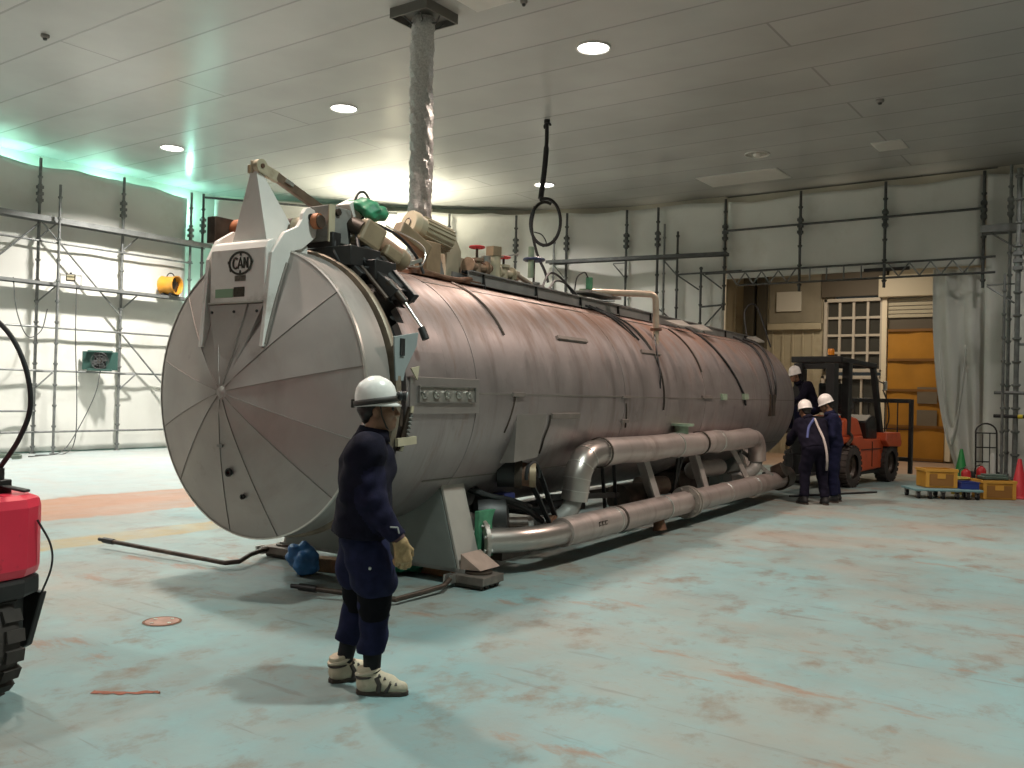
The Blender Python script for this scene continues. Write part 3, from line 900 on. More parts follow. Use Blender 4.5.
# --- flat plates on the shell flank
def shell_box(name, th, y0, y1, h, t, m, parent=None, dr=0.0):
    n = rad(th, 1, 0) - Vector((0, 0, VZ)); up = Vector((-n.z, 0, n.x))
    R = Matrix((Vector((n.x, 0, n.z)), Vector((0, 1, 0)), Vector((-n.z, 0, n.x)))).transposed()
    mb = MB(); mb.box(rad(th, VR + dr + t / 2 - 0.004, (y0 + y1) / 2), (t + 0.008, y1 - y0, h), R)
    return mb.build(name, m, parent or V, min(0.004, t / 3))


M_CLIP = mat('dull clip strip', (0.24, 0.20, 0.18), 0.5, 0.5, 0.15, 8)
wp = shell_box('inspection_plate', 0.4, 0.50, 1.44, 0.29, 0.008, mat('plate skin', (0.40, 0.36, 0.345), 0.45, 0.85, 0.06, 4), dr=0.004)
shell_box('inspection_recess', 0.9, 0.60, 1.36, 0.12, 0.004, mat('recess lining', (0.34, 0.31, 0.28), 0.4, 0.6, 0.15, 20), wp, dr=0.014)
fm = MB()
for dz, hh in ((0.062, 0.008), (-0.062, 0.008)): fm.box(rad(0.9, VR + 0.022, 0.98) + Vector((0, 0, dz)), (0.02, 0.78, hh))
for yy in (0.595, 1.365): fm.box(rad(0.9, VR + 0.022, yy), (0.02, 0.008, 0.128))
fm.build('recess_edge', mat('dark edge', (0.20, 0.18, 0.165), 0.5, 0.4), wp)
for k in range(5):
    y = 0.66 + 0.155 * k
    b = MB(); b.lathe([(0.036, 0), (0.036, 0.014), (0.024, 0.016), (0.02, 0.034), (0, 0.036)], rad(0.9, VR + 0.016, y), (1, 0, 0.015), n=10)
    b.bar(rad(0.9, VR + 0.03, y - 0.04) + Vector((0, 0, 0.025)), rad(0.9, VR + 0.03, y + 0.03) - Vector((0, 0, 0.02)), 0.02, 0.014)
    b.build('clamp_nut', M_SILVER, wp)
for th, y0, y1, h in ((32.6, 3.1, 3.75, 0.045), (-8.5, 2.72, 3.3, 0.055), (1.5, 1.98, 2.18, 0.04), (30.5, 5.15, 5.72, 0.05), (2.6, 6.85, 7.25, 0.04), (-12, 4.35, 4.52, 0.04), (1.5, 4.30, 4.5, 0.03)):
    shell_box('insulation_clip', th, y0, y1, h, 0.03, M_CLIP)
for th, y0 in ((3.0, 7.62), (3.6, 8.62)):
    f = shell_box('stub_cap', th, y0, y0 + 0.2, 0.09, 0.04, M_PALEGREEN)
# inclined strap below the second clip
MB().tube([rad(-8 - 2.5 * k, VR + 0.012, 2.70 + 0.015 * math.sin(k)) for k in range(9)], 0.008, 6).build('hanging_strap', M_GREASE, V)
MB().tube([rad(2 - 3.0 * k, VR + 0.008, 2.05 - 0.02 * k) for k in range(7)], 0.008, 6).build('hanging_strap', M_GREASE, V)
MB().tube([rad(-2 - 2.0 * k, VR + 0.008, 4.42 + 0.012 * k) for k in range(8)], 0.01, 6).build('hanging_strap', M_GREASE, V)

# --- side bracket, gas spring and adjuster by the door edge
bp_ = [(0.28, 2.05), (0.57, 2.10), (0.55, 1.99), (0.42, 1.80), (0.40, 1.72), (0.31, 1.72)]
brk = yz_plate(bp_, 1.15, 1.165).build('hinge_bracket', mat('blue grey bracket', (0.24, 0.27, 0.27), 0.55, 0.0, 0.08, 4), V, 0.003)
MB().box((1.17, 0.37, 1.975), (0.012, 0.05, 0.13)).build('bracket_slot', M_BLACKMETAL, brk)
MB().prism([(0, 0), (0.1, 0.02), (0.08, -0.09)], 0.012, Matrix.Translation((1.17, 0.47, 1.82)) @ RY).build('bracket_tag', M_CREAM, brk)
rod = MB(); rod.cyl((0.86, 0.56, 2.50), (1.0, 0.60, 2.34), 0.035, n=12)
g = rod.build('gas_spring', M_GREASE, V)
MB().cyl((1.0, 0.60, 2.34), (1.17, 0.625, 2.12), 0.011, n=10).build('piston_rod', M_SILVER, g)
MB().cyl((1.15, 0.62, 2.14), (1.19, 0.63, 2.05), 0.03, n=10).build('clevis', M_BLACKMETAL, g)
adj = MB(); adj.bar(rad(-4, VR + 0.03, 0.49), rad(-21, VR + 0.03, 0.455), 0.055, 0.02, (1, 0, 0))
aj = adj.build('adjuster_bar', M_GREASE, V)
sl_ = MB()
sl_.bar(rad(-3.6, VR + 0.045, 0.49), rad(-6, VR + 0.045, 0.486), 0.03, 0.012, (1, 0, 0)); sl_.bar(rad(-19, VR + 0.045, 0.46), rad(-20.6, VR + 0.045, 0.456), 0.03, 0.012, (1, 0, 0))
sl_.build('slot_insert', M_CREAM, aj)
MB().tube([rad(-7 - 0.5 * k, VR + 0.05, 0.482 + 0.018 * math.sin(k * 2.1)) for k in range(18)], 0.008, 6).build('coil_spring', M_GREY, aj)
MB().bar(rad(-17, VR + 0.055, 0.36), rad(-16.3, VR + 0.055, 0.58), 0.06, 0.03, (1, 0, 0)).build('handle_tab', M_CREAM, aj)
MB().box(rad(-8, VR + 0.02, 0.39), (0.02, 0.03, 0.13)).build('slot_mark', M_GREASE, aj)

# --- hinge housing above the door
rp = [(-0.19, 2.66), (-0.07, 2.83), (0.07, 2.90), (0.11, 2.96), (0.12, 3.01), (0.15, 3.055), (0.19, 3.07), (0.24, 3.055), (0.275, 3.01), (0.28, 2.96),
      (0.26, 2.84), (0.12, 2.73), (0.03, 2.70), (0.0, 2.62), (-0.06, 2.55), (-0.10, 2.31), (-0.15, 2.12), (-0.22, 1.95), (-0.262, 1.95)]
lp = [(-0.21, 2.64), (-0.13, 2.80), (0.03, 2.90), (0.25, 2.92), (0.26, 2.80), (0.03, 2.70), (-0.06, 2.55), (-0.10, 2.31), (-0.15, 2.12), (-0.22, 1.95), (-0.262, 1.95)]
HG = yz_plate(rp, 0.315, 0.355).build('hinge_plate', M_WHITEPLATE, V, 0.006)
MB().cyl((0.30, 0.20, 2.99), (0.362, 0.20, 2.99), 0.03, n=14).build('lug_hole', M_BLACKMETAL, HG)
MB().tube([(0.36, dish(math.hypot(.36, z - VZ)) - 0.008, z) for z in np.linspace(1.97, 2.6, 14)], 0.010, 6).build('weld_edge', M_SEAM, HG)
yz_plate(lp, -0.365, -0.325).build('hinge_plate', M_WHITEPLATE, V, 0.006)
hb = MB()
prof = [(-0.215, 2.29), (-0.215, 2.70), (-0.19, 2.755), (-0.14, 2.775), (0.22, 2.775), (0.22, 2.6), (-0.04, 2.5), (-0.08, 2.29)]
hb = yz_plate(prof, -0.30, 0.315)
HB = hb.build('hinge_box', M_WHITEPLATE, V, 0.012)
MB().box((0.0, -0.222, 2.29), (0.60, 0.02, 0.012)).build('lower_flange', M_RIVET, HB, 0.003)
lowp = MB()
lowp.add([(-0.31, -0.215, 2.28), (0.31, -0.215, 2.28), (0.05, -0.322, 1.69), (-0.05, -0.322, 1.69), (-0.31, -0.10, 2.28), (0.31, -0.10, 2.28), (0.05, -0.24, 1.68), (-0.05, -0.24, 1.68)],
         [(0, 3, 2, 1), (4, 5, 6, 7), (0, 4, 7, 3), (1, 2, 6, 5), (3, 7, 6, 2), (0, 1, 5, 4)])
LP = lowp.build('skirt_plate', M_DOORSHEET, V, 0.004)
rv = MB()
for x in (-0.25, 0.0, 0.25): rv.sphere((x, -0.232, 2.22), 0.011, 8, 6)
rv.build('rivet', M_BLACKMETAL, LP)
MB().bar((0.14, -0.222, 2.275), (0.03, -0.322, 1.72), 0.010, 0.010).build('skirt_seam', M_SEAM, LP)
# emblem: oval with three letters
EM = mat('dark emblem paint', (0.035, 0.03, 0.022), 0.5)
em = MB(); ec = Vector((0.045, -0.218, 2.592)); EA, EB = 0.122, 0.084


def stroke(mb, pts, w, t=0.006, closed=False):
    pts = [Vector((p[0], 0, p[1])) + ec for p in pts]
    n = len(pts); vs = []
    for i, p in enumerate(pts):
        a = pts[i - 1] if (i > 0 or closed) else pts[i]; b = pts[(i + 1) % n] if (i < n - 1 or closed) else pts[i]
        d = (b - a).normalized(); s = Vector((-d.z, 0, d.x)) * w / 2
        vs += [p + s, p - s, p + s - Vector((0, t, 0)), p - s - Vector((0, t, 0))]
    fs = []
    for i in range(n if closed else n - 1):
        a = 4 * i; b = 4 * ((i + 1) % n)
        fs += [(a, b, b + 2, a + 2), (a + 1, a + 3, b + 3, b + 1), (a + 2, b + 2, b + 3, a + 3)]
    mb.add(vs, fs)


stroke(em, [(EA * math.cos(2 * PI * k / 40), EB * math.sin(2 * PI * k / 40)) for k in range(40)], 0.016, closed=True)
for a in (90, 270): stroke(em, [(0.9 * EA * math.cos(math.radians(a)), 0.9 * EB * math.sin(math.radians(a))), (0, 0.66 * EB * (1 if a == 90 else -1))], 0.014)
for a in (215, 325, 5, 175): stroke(em, [(1.0 * EA * math.cos(math.radians(a)), 1.0 * EB * math.sin(math.radians(a))), (1.14 * EA * math.cos(math.radians(a)), 1.14 * EB * math.sin(math.radians(a)))], 0.022)
em.build('emblem_oval', EM, HB)
lt = MB()
stroke(lt, [(-0.052 + 0.028 * math.cos(t), 0.041 * math.sin(t)) for t in np.linspace(0.75, 2 * PI - 0.75, 14)], 0.0135)
stroke(lt, [(-0.026, -0.041), (0.0, 0.042), (0.026, -0.041)], 0.0135); stroke(lt, [(-0.016, -0.016), (0.016, -0.016)], 0.011)
stroke(lt, [(0.042, -0.042), (0.042, 0.042)], 0.0135); stroke(lt, [(0.042, 0.040), (0.080, -0.040)], 0.0135); stroke(lt, [(0.080, -0.042), (0.080, 0.042)], 0.0135)
lt.build('emblem_lettering', EM, HB)
MB().box((0.045, -0.219, 2.475), (0.115, 0.008, 0.042)).build('small_plate', mat('brown data plate', (0.12, 0.10, 0.08), 0.5, 0.3, 0.4, 60), HB, 0.002)
MB().box((0.037, -0.219, 2.372), (0.115, 0.008, 0.075)).build('data_plate', mat('dark data plate', (0.05, 0.042, 0.03), 0.5, 0.3, 0.4, 50), HB, 0.002)
MB().box((-0.13, -0.218, 2.366), (0.20, 0.006, 0.066)).build('green_label', mat('green label', (0.20, 0.31, 0.20), 0.5), HB)
# pyramid-shaped lever
py = MB()
py.add([(-0.20, -0.10, 2.76), (0.20, -0.10, 2.76), (0.20, 0.26, 2.80), (-0.20, 0.26, 2.80), (-0.035, -0.075, 3.335), (0.035, -0.075, 3.335), (0.035, -0.02, 3.335), (-0.035, -0.02, 3.335)],
       [(0, 1, 5, 4), (1, 2, 6, 5), (2, 3, 7, 6), (3, 0, 4, 7), (4, 5, 6, 7), (3, 2, 1, 0)])
PYR = py.build('door_lever', M_WHITEPLATE, V, 0.004)
pe = MB(); pe.box((-0.012, -0.05, 3.37), (0.03, 0.08, 0.10)); pe.box((-0.05, -0.05, 3.355), (0.02, 0.08, 0.07))
pe.build('lever_head', M_CREAM, PYR, 0.01)
tr = MB(); tr.cyl((0.015, -0.045, 3.375), (0.065, -0.045, 3.375), 0.055, n=20); tr.bar((0.04, -0.03, 3.36), (0.06, 0.12, 3.315), 0.045, 0.085)
TR = MB().bar((0.055, 0.10, 3.325), (0.15, 0.52, 3.13), 0.05, 0.07).build('tie_rod', mat('worn brown rod', (0.20, 0.14, 0.10), 0.4, 0.6, 0.3, 6), V, 0.006)
tr.build('rod_eye', M_CREAM, TR, 0.004)
MB().bar((0.085, 0.17, 3.302), (0.10, 0.24, 3.272), 0.056, 0.03).build('rod_clip', M_SILVER, TR)
MB().cyl((0.0, -0.045, 3.375), (0.075, -0.045, 3.375), 0.018, n=12).build('pivot_pin', M_RUST, TR)
# pivot shaft and bearing blocks
PS = MB().cyl((-0.58, 0.22, 2.96), (0.43, 0.24, 2.96), 0.05, n=18).build('pivot_shaft', M_GREASE, V)
MB().cyl((0.36, 0.235, 2.965), (0.41, 0.245, 2.965), 0.062, n=18).build('rust_collar', mat('orange rusted collar', (0.38, 0.14, 0.06), 0.6, 0.2, 0.3, 12), PS)
MB().cyl((-0.52, 0.22, 2.96), (-0.40, 0.22, 2.96), 0.085, n=18).build('rust_collar', MATS['orange rusted collar'], PS)
MB().cyl((0.20, 0.22, 2.92), (0.30, 0.22, 2.92), 0.09, n=18).build('shaft_boss', M_CREAM, PS)
bb = MB(); bb.box((0.30, 0.47, 2.97), (0.22, 0.27, 0.29))
BB = bb.build('bearing_block', M_GREY, V, 0.008)
MB().box((0.414, 0.37, 2.97), (0.012, 0.07, 0.30)).build('bearing_cheek', M_CREAM, BB)
bo = MB()
for z in (2.87, 3.07): bo.cyl((0.40, 0.44, z), (0.43, 0.44, z), 0.03, n=8)
bo.build('block_bolt', M_GREASE, BB)
lb = MB(); lb.box((-0.56, 0.10, 2.93), (0.10, 0.22, 0.22))
lb.build('bearing_block', M_GREASE, V, 0.008)
# dark carriage under the gear motors
cr = MB()
cr.box((0.38, 0.52, 2.70), (0.55, 0.36, 0.16)); cr.box((0.62, 0.62, 2.60), (0.32, 0.26, 0.16)); cr.box((0.0, 0.55, 2.76), (0.9, 0.34, 0.08))
cr.bar((0.50, 0.55, 2.74), (0.92, 0.62, 2.40), 0.16, 0.10); cr.bar((0.62, 0.72, 2.72), (0.98, 0.74, 2.38), 0.07, 0.08); cr.cyl((0.50, 0.66, 2.80), (0.86, 0.70, 2.44), 0.06, n=14); cr.bar((0.40, 0.40, 2.76), (0.70, 0.42, 2.52), 0.06, 0.10); cr.box((0.30, 0.40, 2.82), (0.30, 0.10, 0.16))
CR = cr.build('locking_carriage', M_BLACKMETAL, V, 0.008)
for a, b, r in (((0.66, 0.46, 2.62), (0.90, 0.50, 2.36), 0.02), ((0.58, 0.62, 2.70), (0.80, 0.66, 2.47), 0.025), ((0.75, 0.72, 2.60), (0.93, 0.76, 2.36), 0.028)):
    MB().cyl(a, b, r, n=10).build('carriage_rod', M_GREASE, CR)
for pts in ([(0.42, 0.40, 2.86), (0.50, 0.34, 2.70), (0.60, 0.40, 2.60), (0.72, 0.52, 2.62)], [(0.45, 0.62, 2.95), (0.62, 0.50, 2.72), (0.78, 0.55, 2.52), (0.84, 0.60, 2.42)],
            [(0.52, 0.72, 2.78), (0.70, 0.62, 2.56), (0.88, 0.58, 2.36)]):
    MB().tube(spline(pts, 6), 0.016, 8).build('hose', M_BLACK, CR)
# gear motor pointing down to the right
gm = empty('gear_motor', (0, 0, 0)); gm.parent = V
dirm = (Vector((0.62, 1.10, 2.68)) - Vector((0.46, 0.60, 2.93))).normalized()
a = Vector((0.46, 0.62, 2.96))
MB().bar(a, a + dirm * 0.22, 0.21, 0.22).build('gear_housing', M_BEIGE, gm, 0.03)
MB().cyl(a + dirm * 0.22, a + dirm * 0.43, 0.088, n=18).build('motor_body', mat('faded tan motor paint', (0.30, 0.175, 0.11), 0.5, 0.1, 0.12, 6), gm, 0.006)
MB().lathe([(0.088, 0), (0.095, 0.02), (0.085, 0.09), (0.06, 0.11), (0, 0.12)], a + dirm * 0.43, dirm, n=18).build('motor_end_cap', M_BEIGE, gm)
tb = a + dirm * 0.32 + Vector((0.08, -0.03, -0.05))
MB().bar(tb - dirm * 0.09, tb + dirm * 0.08, 0.10, 0.11).build('terminal_box', M_BEIGE, gm, 0.02)
MB().cyl((0.40, 0.62, 3.0), (0.52, 0.64, 2.95), 0.07, n=16).build('coupling', M_GREASE, gm)
cp = MB(); cp.bar(a + dirm * 0.50 + Vector((0.0, 0.05, -0.02)), a + dirm * 0.58 + Vector((0.03, 0.12, 0.07)), 0.05, 0.03)
cp.build('bright_fitting', M_SILVER, gm)
# white junction box with wire hook, cable gland
jb = MB().box((0.24, 0.80, 3.17), (0.16, 0.20, 0.16), Matrix.Rotation(0.5, 3, 'X')).build('junction_box', M_WHITEPLATE, V, 0.01)
MB().tube(spline([(0.30, 0.74, 3.18), (0.30, 0.80, 3.30), (0.30, 0.88, 3.33), (0.31, 0.93, 3.27), (0.33, 0.90, 3.17), (0.36, 0.72, 3.02)], 8), 0.010, 8).build('wire_loop', M_BLACK, jb)
# big electric motor on the top
bm_ = empty('drive_motor', (0, 0, 0)); bm_.parent = V
a = Vector((-0.06, 1.93, 3.28)); b = Vector((0.06, 2.42, 3.165)); d = (b - a).normalized()
bd = MB(); bd.cyl(a + d * 0.06, b, 0.118, n=24)
for k in range(18):
    t = 2 * PI * k / 18
    s = d.cross(Vector((0, 0, 1))).normalized(); u = s.cross(d)
    r_ = s * math.cos(t) + u * math.sin(t)
    bd.bar(a + d * 0.16 + r_ * 0.123, b + r_ * 0.123, 0.007, 0.02, r_)
bd.build('motor_body', M_CREAM, bm_)
MB().lathe([(0.0, -0.01), (0.045, -0.01), (0.05, 0.0), (0.125, 0.0), (0.135, 0.02), (0.135, 0.08), (0.12, 0.09)], a, d, n=28).build('fan_cowl', mat('pale cream cowl', (0.56, 0.48, 0.34), 0.45), bm_)
MB().lathe([(0.032, 0), (0.042, -0.006), (0.052, 0)], a - d * 0.008, d, n=20).build('cowl_ring', M_GREASE, bm_)
MB().box(b + Vector((0.0, 0.03, 0.06)), (0.07, 0.06, 0.12)).build('eye_block', M_CREAM, bm_, 0.008)
gbx = MB(); gbx.bar((0.12, 1.55, 3.16), (0.18, 1.92, 2.98), 0.13, 0.13)
gbx.build('gear_arm', M_BEIGE, bm_, 0.02)
MB().box((0.12, 2.02, 2.93), (0.16, 0.22, 0.32)).build('gear_box', mat('tan gear box paint', (0.30, 0.21, 0.13), 0.5, 0.1, 0.2, 7), bm_, 0.012)
ft = MB()
ft.prism([(-0.16, 0), (0.16, 0), (0.04, 0.28), (-0.04, 0.28)], 0.03, Matrix.Translation((0.05, 2.22, 2.76)) @ RY)
ft.prism([(-0.16, 0), (0.16, 0), (0.04, 0.28), (-0.04, 0.28)], 0.03, Matrix.Translation((-0.12, 2.22, 2.76)) @ RY)
ft.build('motor_foot', M_GREY, bm_, 0.004)
MB().prism([(0, 0), (0.26, 0.0), (0.26, 0.32), (0.14, 0.47), (0.0, 0.46)], 0.05, Matrix.Translation((-0.06, 2.5, 2.80)) @ RY).build('belt_guard', mat('pale cream guard', (0.44, 0.38, 0.28), 0.5), bm_, 0.008)
MB().box((0.12, 2.1, 2.745), (0.42, 1.1, 0.04)).build('motor_base', M_RUST, bm_, 0.004)
MB().tube(spline([(0.45, 1.05, 2.72), (0.30, 1.3, 2.80), (0.28, 1.7, 2.77), (0.36, 2.1, 2.73), (0.30, 2.5, 2.78)], 8), 0.025, 8).build('conduit', M_RUST, V)
MB().tube(spline([(0.30, 0.95, 3.10), (0.34, 1.3, 3.02), (0.36, 1.55, 2.86), (0.40, 1.6, 2.72)], 8), 0.014, 8).build('hose', M_BLACK, V)
MB().tube(spline([(0.28, 1.2, 3.10), (0.36, 1.62, 2.98), (0.40, 1.58, 2.80), (0.38, 1.4, 2.76)], 8), 0.008, 8).build('hose', M_SILVER, V)
# --- cable tray along the top
tray = MB()
ta, tb = Vector((0.30, 2.45, 2.80)), Vector((0.36, 11.45, 2.73))
tray.bar(ta, tb, 0.015, 0.13); tray.bar(ta + Vector((-0.20, 0, 0)), tb + Vector((-0.20, 0, 0)), 0.015, 0.13)
tray.bar(ta + Vector((-0.10, 0, -0.06)), tb + Vector((-0.10, 0, -0.06)), 0.20, 0.012)
tray.bar(ta + Vector((0.015, 0, 0.06)), tb + Vector((0.015, 0, 0.06)), 0.045, 0.012); tray.bar(ta + Vector((0.015, 0, -0.06)), tb + Vector((0.015, 0, -0.06)), 0.045, 0.012)
TRY = tray.build('cable_tray', mat('grey cable tray', (0.30, 0.30, 0.295), 0.45, 0.5, 0.15, 5), V)
leg = 0
for k in range(9):
    y = 2.7 + 1.05 * k
    p = ta + (tb - ta) * ((y - 2.45) / 9.0)
    MB().box(p + Vector((-0.1, 0, -0.07)), (0.26, 0.04, 0.06)).build('tray_bracket', M_GREASE, TRY)
    MB().bar(p + Vector((0.012, 0, 0.06)), p + Vector((0.03, 0, -0.10)), 0.015, 0.03).build('tray_strap', M_BLACKMETAL, TRY)
MB().box((0.27, 5.35, 2.92), (0.28, 0.9, 0.03)).build('tray_lid', M_GREY, TRY, 0.003)
for k in range(3):
    MB().tube(spline([(0.22 - 0.05 * k, 2.6, 2.88), (0.24 - 0.05 * k, 4.2, 2.85), (0.20 - 0.03 * k, 6.0, 2.87), (0.25, 8.0, 2.83), (0.27, 11.2, 2.78)], 6), 0.016, 6).build('tray_cable', M_BLACK, TRY)
# --- valves and fittings on the top
def valve(x, y, z, wheel, hr, hm, body, name='stop_valve'):
    r = empty(name, (x, y, z)); r.parent = V
    b = MB(); b.cyl((0, 0, -0.02), (0, 0, 0.12), 0.05, n=14); b.cyl((0, -0.14, 0.06), (0, 0.14, 0.06), 0.045, n=14)
    for s in (-1, 1): b.cyl((0, s * 0.14, 0.06), (0, s * 0.165, 0.06), 0.085, n=16)
    b.cyl((0, 0, 0.12), (0, 0, 0.15), 0.075, n=14)
    b.build('valve_body', body, r)
    MB().cyl((0, 0, 0.15), (0, 0, wheel), 0.014, n=8).build('valve_stem', M_GREASE, r)
    w = MB(); P = arc((0, 0, wheel), hr, 0, 2 * PI, 24, (1, 0, 0), (0, 1, 0)); w.tube(P, hr * 0.16, 8)
    for k in range(4): w.cyl((0, 0, wheel), (hr * math.cos(k * PI / 2), hr * math.sin(k * PI / 2), wheel), hr * 0.1, n=6)
    w.cyl((0, 0, wheel - 0.015), (0, 0, wheel + 0.02), hr * 0.3, n=10)
    w.build('hand_wheel', hm, r)
    return r


valve(0.12, 2.86, 2.90, 0.27, 0.075, M_RED, mat('scuffed brass body', (0.34, 0.24, 0.17), 0.45, 0.5, 0.3, 12))
valve(0.12, 3.38, 2.90, 0.235, 0.07, M_RED, M_CREAM)
valve(0.05, 4.15, 2.80, 0.42, 0.115, M_DARKBLUE, M_GREY)
MB().cyl((0.05, 4.08, 3.0), (0.05, 4.08, 3.36), 0.035, n=12).build('vent_stub', M_PALEGREEN, V)
MB().cyl((0.11, 3.2, 2.76), (0.11, 3.2, 3.12), 0.075, n=18).build('riser_pipe', M_CREAM, V)
MB().cyl((0.11, 3.2, 2.86), (0.11, 3.2, 2.89), 0.12, n=20).build('riser_flange', M_SILVER, V)
MB().cyl((0.11, 3.2, 3.12), (0.11, 3.2, 3.22), 0.095, n=6).build('riser_cap', M_BEIGE, V)
MB().cyl((0.10, 2.95, 2.98), (0.10, 3.4, 2.98), 0.05, n=14).build('manifold', M_RUST, V)
MB().cyl((0.10, 3.05, 2.94), (0.10, 3.05, 3.10), 0.06, n=14).build('strainer', M_SILVER, V)
MB().cyl((0.08, 3.45, 3.05), (0.05, 4.1, 2.92), 0.03, n=10).build('bypass_pipe', mat('pale bypass pipe', (0.45, 0.38, 0.30), 0.5, 0.3, 0.2, 8), V)
MB().tube(spline([(0.12, 3.2, 3.10), (0.20, 3.5, 3.18), (0.10, 3.7, 3.20)], 8), 0.01, 6).build('capillary', M_GREY, V)
MB().tube(spline([(0.22, 3.3, 2.86), (0.25, 3.7, 2.80), (0.2, 4.2, 2.83), (0.15, 4.4, 2.90)], 8), 0.014, 6).build('hose', M_BLACK, V)
rk = MB(); rk.box((-0.25, 3.3, 3.02), (0.35, 1.5, 0.10))
RK = rk.build('platform', mat('tan platform', (0.36, 0.30, 0.22), 0.6, 0.1, 0.2, 5), V, 0.006)
for y in (2.7, 3.95):
    MB().box((-0.15, y, 2.84), (0.05, 0.05, 0.30)).build('platform_leg', M_CREAM, RK)
MB().box((-0.22, 2.75, 3.10), (0.22, 0.26, 0.07)).build('rag', mat('green grey rag', (0.22, 0.28, 0.18), 0.8, 0, 0.2, 20), RK, 0.02)
MB().cyl((-0.18, 2.5, 2.88), (-0.18, 4.0, 2.88), 0.035, n=10).build('platform_rail', M_GREY, RK)
# bent pipe from the crown to the flank
pp = [(0.10, 5.30, 2.96), (0.30, 5.45, 2.965), (0.70, 5.80, 2.97)] + [tuple(Vector((0.78, 5.87, 2.97)) + Vector((0.06 * math.sin(t), 0.05 * math.sin(t), -0.08 * (1 - math.cos(t))))) for t in np.linspace(0.2, PI / 2, 6)] + [(0.845, 5.93, 2.7), (0.85, 5.93, 2.26)]
BP = MB().tube(pp, 0.042, 12).build('vent_pipe', mat('pale steel pipe', (0.52, 0.42, 0.33), 0.4, 0.5, 0.15, 6), V)
MB().cyl((0.85, 5.93, 2.50), (0.85, 5.93, 2.53), 0.075, n=16).build('pipe_flange', M_RUST, BP)
MB().cyl((0.10, 5.30, 2.70), (0.10, 5.30, 3.0), 0.05, n=12).build('pipe_riser', M_PALEGREEN, BP)
MB().box((0.18, 5.32, 3.07), (0.06, 0.09, 0.16)).build('solenoid', M_GREENPAINT, BP, 0.008)
MB().tube(spline([(0.18, 5.28, 3.14), (0.16, 5.22, 3.20), (0.12, 5.1, 3.12), (0.14, 5.0, 2.92)], 8), 0.009, 6).build('solenoid_wire', M_BLACK, BP)
for pts, r in (([(0.30, 4.95, 2.76), (0.62, 5.1, 2.60), (0.86, 5.25, 2.36)], 0.014), ([(0.32, 5.05, 2.76), (0.66, 5.2, 2.58), (0.90, 5.3, 2.34)], 0.012), ([(0.34, 5.2, 2.75), (0.72, 5.42, 2.53), (0.98, 5.5, 2.2)], 0.010),
               ([(0.25, 4.0, 2.86), (0.15, 4.35, 3.08), (0.15, 4.65, 3.05), (0.28, 4.85, 2.80)], 0.014), ([(0.25, 4.15, 2.86), (0.18, 4.45, 3.0), (0.2, 4.7, 2.98), (0.30, 4.9, 2.80)], 0.012),
               ([(0.84, 5.9, 2.45), (1.0, 5.6, 2.25), (1.12, 5.45, 1.95), (1.14, 5.42, 1.75)], 0.010)):
    MB().tube(spline(pts, 8), r, 8).build('hose', M_BLACK, V)
for pts, r in (([(0.42, 8.05, 2.72), (0.75, 8.1, 2.5), (1.03, 8.25, 2.15), (1.15, 8.62, 1.75), (1.16, 8.75, 1.55)], 0.016), ([(0.42, 10.3, 2.72), (0.75, 10.45, 2.52), (1.04, 10.2, 2.14), (1.16, 10.1, 1.75), (1.15, 10.15, 1.40)], 0.02),
               ([(0.40, 10.9, 2.72), (0.70, 10.95, 2.58), (1.0, 10.6, 2.25), (1.15, 10.4, 1.85), (1.14, 10.3, 1.45)], 0.02), ([(0.38, 11.2, 2.76), (0.3, 11.3, 3.25), (0.45, 11.5, 3.35), (0.7, 11.6, 2.6)], 0.014)):
    MB().tube(spline(pts, 10), r, 8).build('cable', M_BLACK, V)
MB().box((1.145, 10.2, 1.55), (0.05, 0.28, 0.36)).build('cable_box', M_GREASE, V, 0.01)
for y, s in ((7.3, 1.0), (8.2, 1.0), (11.1, 0.7)):
    m = MB(); m.add([(0.40, y, 2.76), (0.62, y + 0.02, 2.68), (0.64, y + 0.45 * s, 2.70), (0.46, y + 0.5 * s, 2.80), (0.40, y, 2.75), (0.62, y + 0.02, 2.66), (0.64, y + 0.45 * s, 2.68), (0.46, y + 0.5 * s, 2.78)],
                    [(0, 1, 2, 3), (7, 6, 5, 4), (0, 4, 5, 1), (1, 5, 6, 2), (2, 6, 7, 3), (3, 7, 4, 0)])
    m.build('loose_flashing', M_RIVET, V)

# --- saddles
def saddle(y):
    pts = []
    for k in range(13):
        th = math.radians(-136 + 92 * k / 12)
        pts.append((VR * math.cos(th), VZ + VR * math.sin(th)))
    poly = [(-1.02, 0.14), (1.02, 0.14)] + list(reversed(pts))
    XZ = Matrix(((1, 0, 0, 0), (0, 0, -1, y + 0.03), (0, 1, 0, 0), (0, 0, 0, 1)))
    w = MB().prism(poly, 0.03, XZ)
    s = w.build('saddle_web', mat('grey green saddle', (0.19, 0.20, 0.185), 0.5, 0.2, 0.12, 3, (0.16, 0.12, 0.09), 3, 0.58, 0.8), V)
    for sx in (-1, 1):
        e = MB(); e.bar((sx * 0.835, y + 0.17, 0.84), (sx * 1.045, y + 0.17, 0.12), 0.32, 0.025, (sx * 1, 0, 0.2))
        e.build('saddle_end_plate', mat('taupe end plate', (0.40, 0.36, 0.325), 0.5, 0.2, 0.08, 4), s, 0.004)
    MB().box((0, y + 0.17, 0.125), (2.2, 0.32, 0.03)).build('saddle_base', M_GREY, s)
    return s


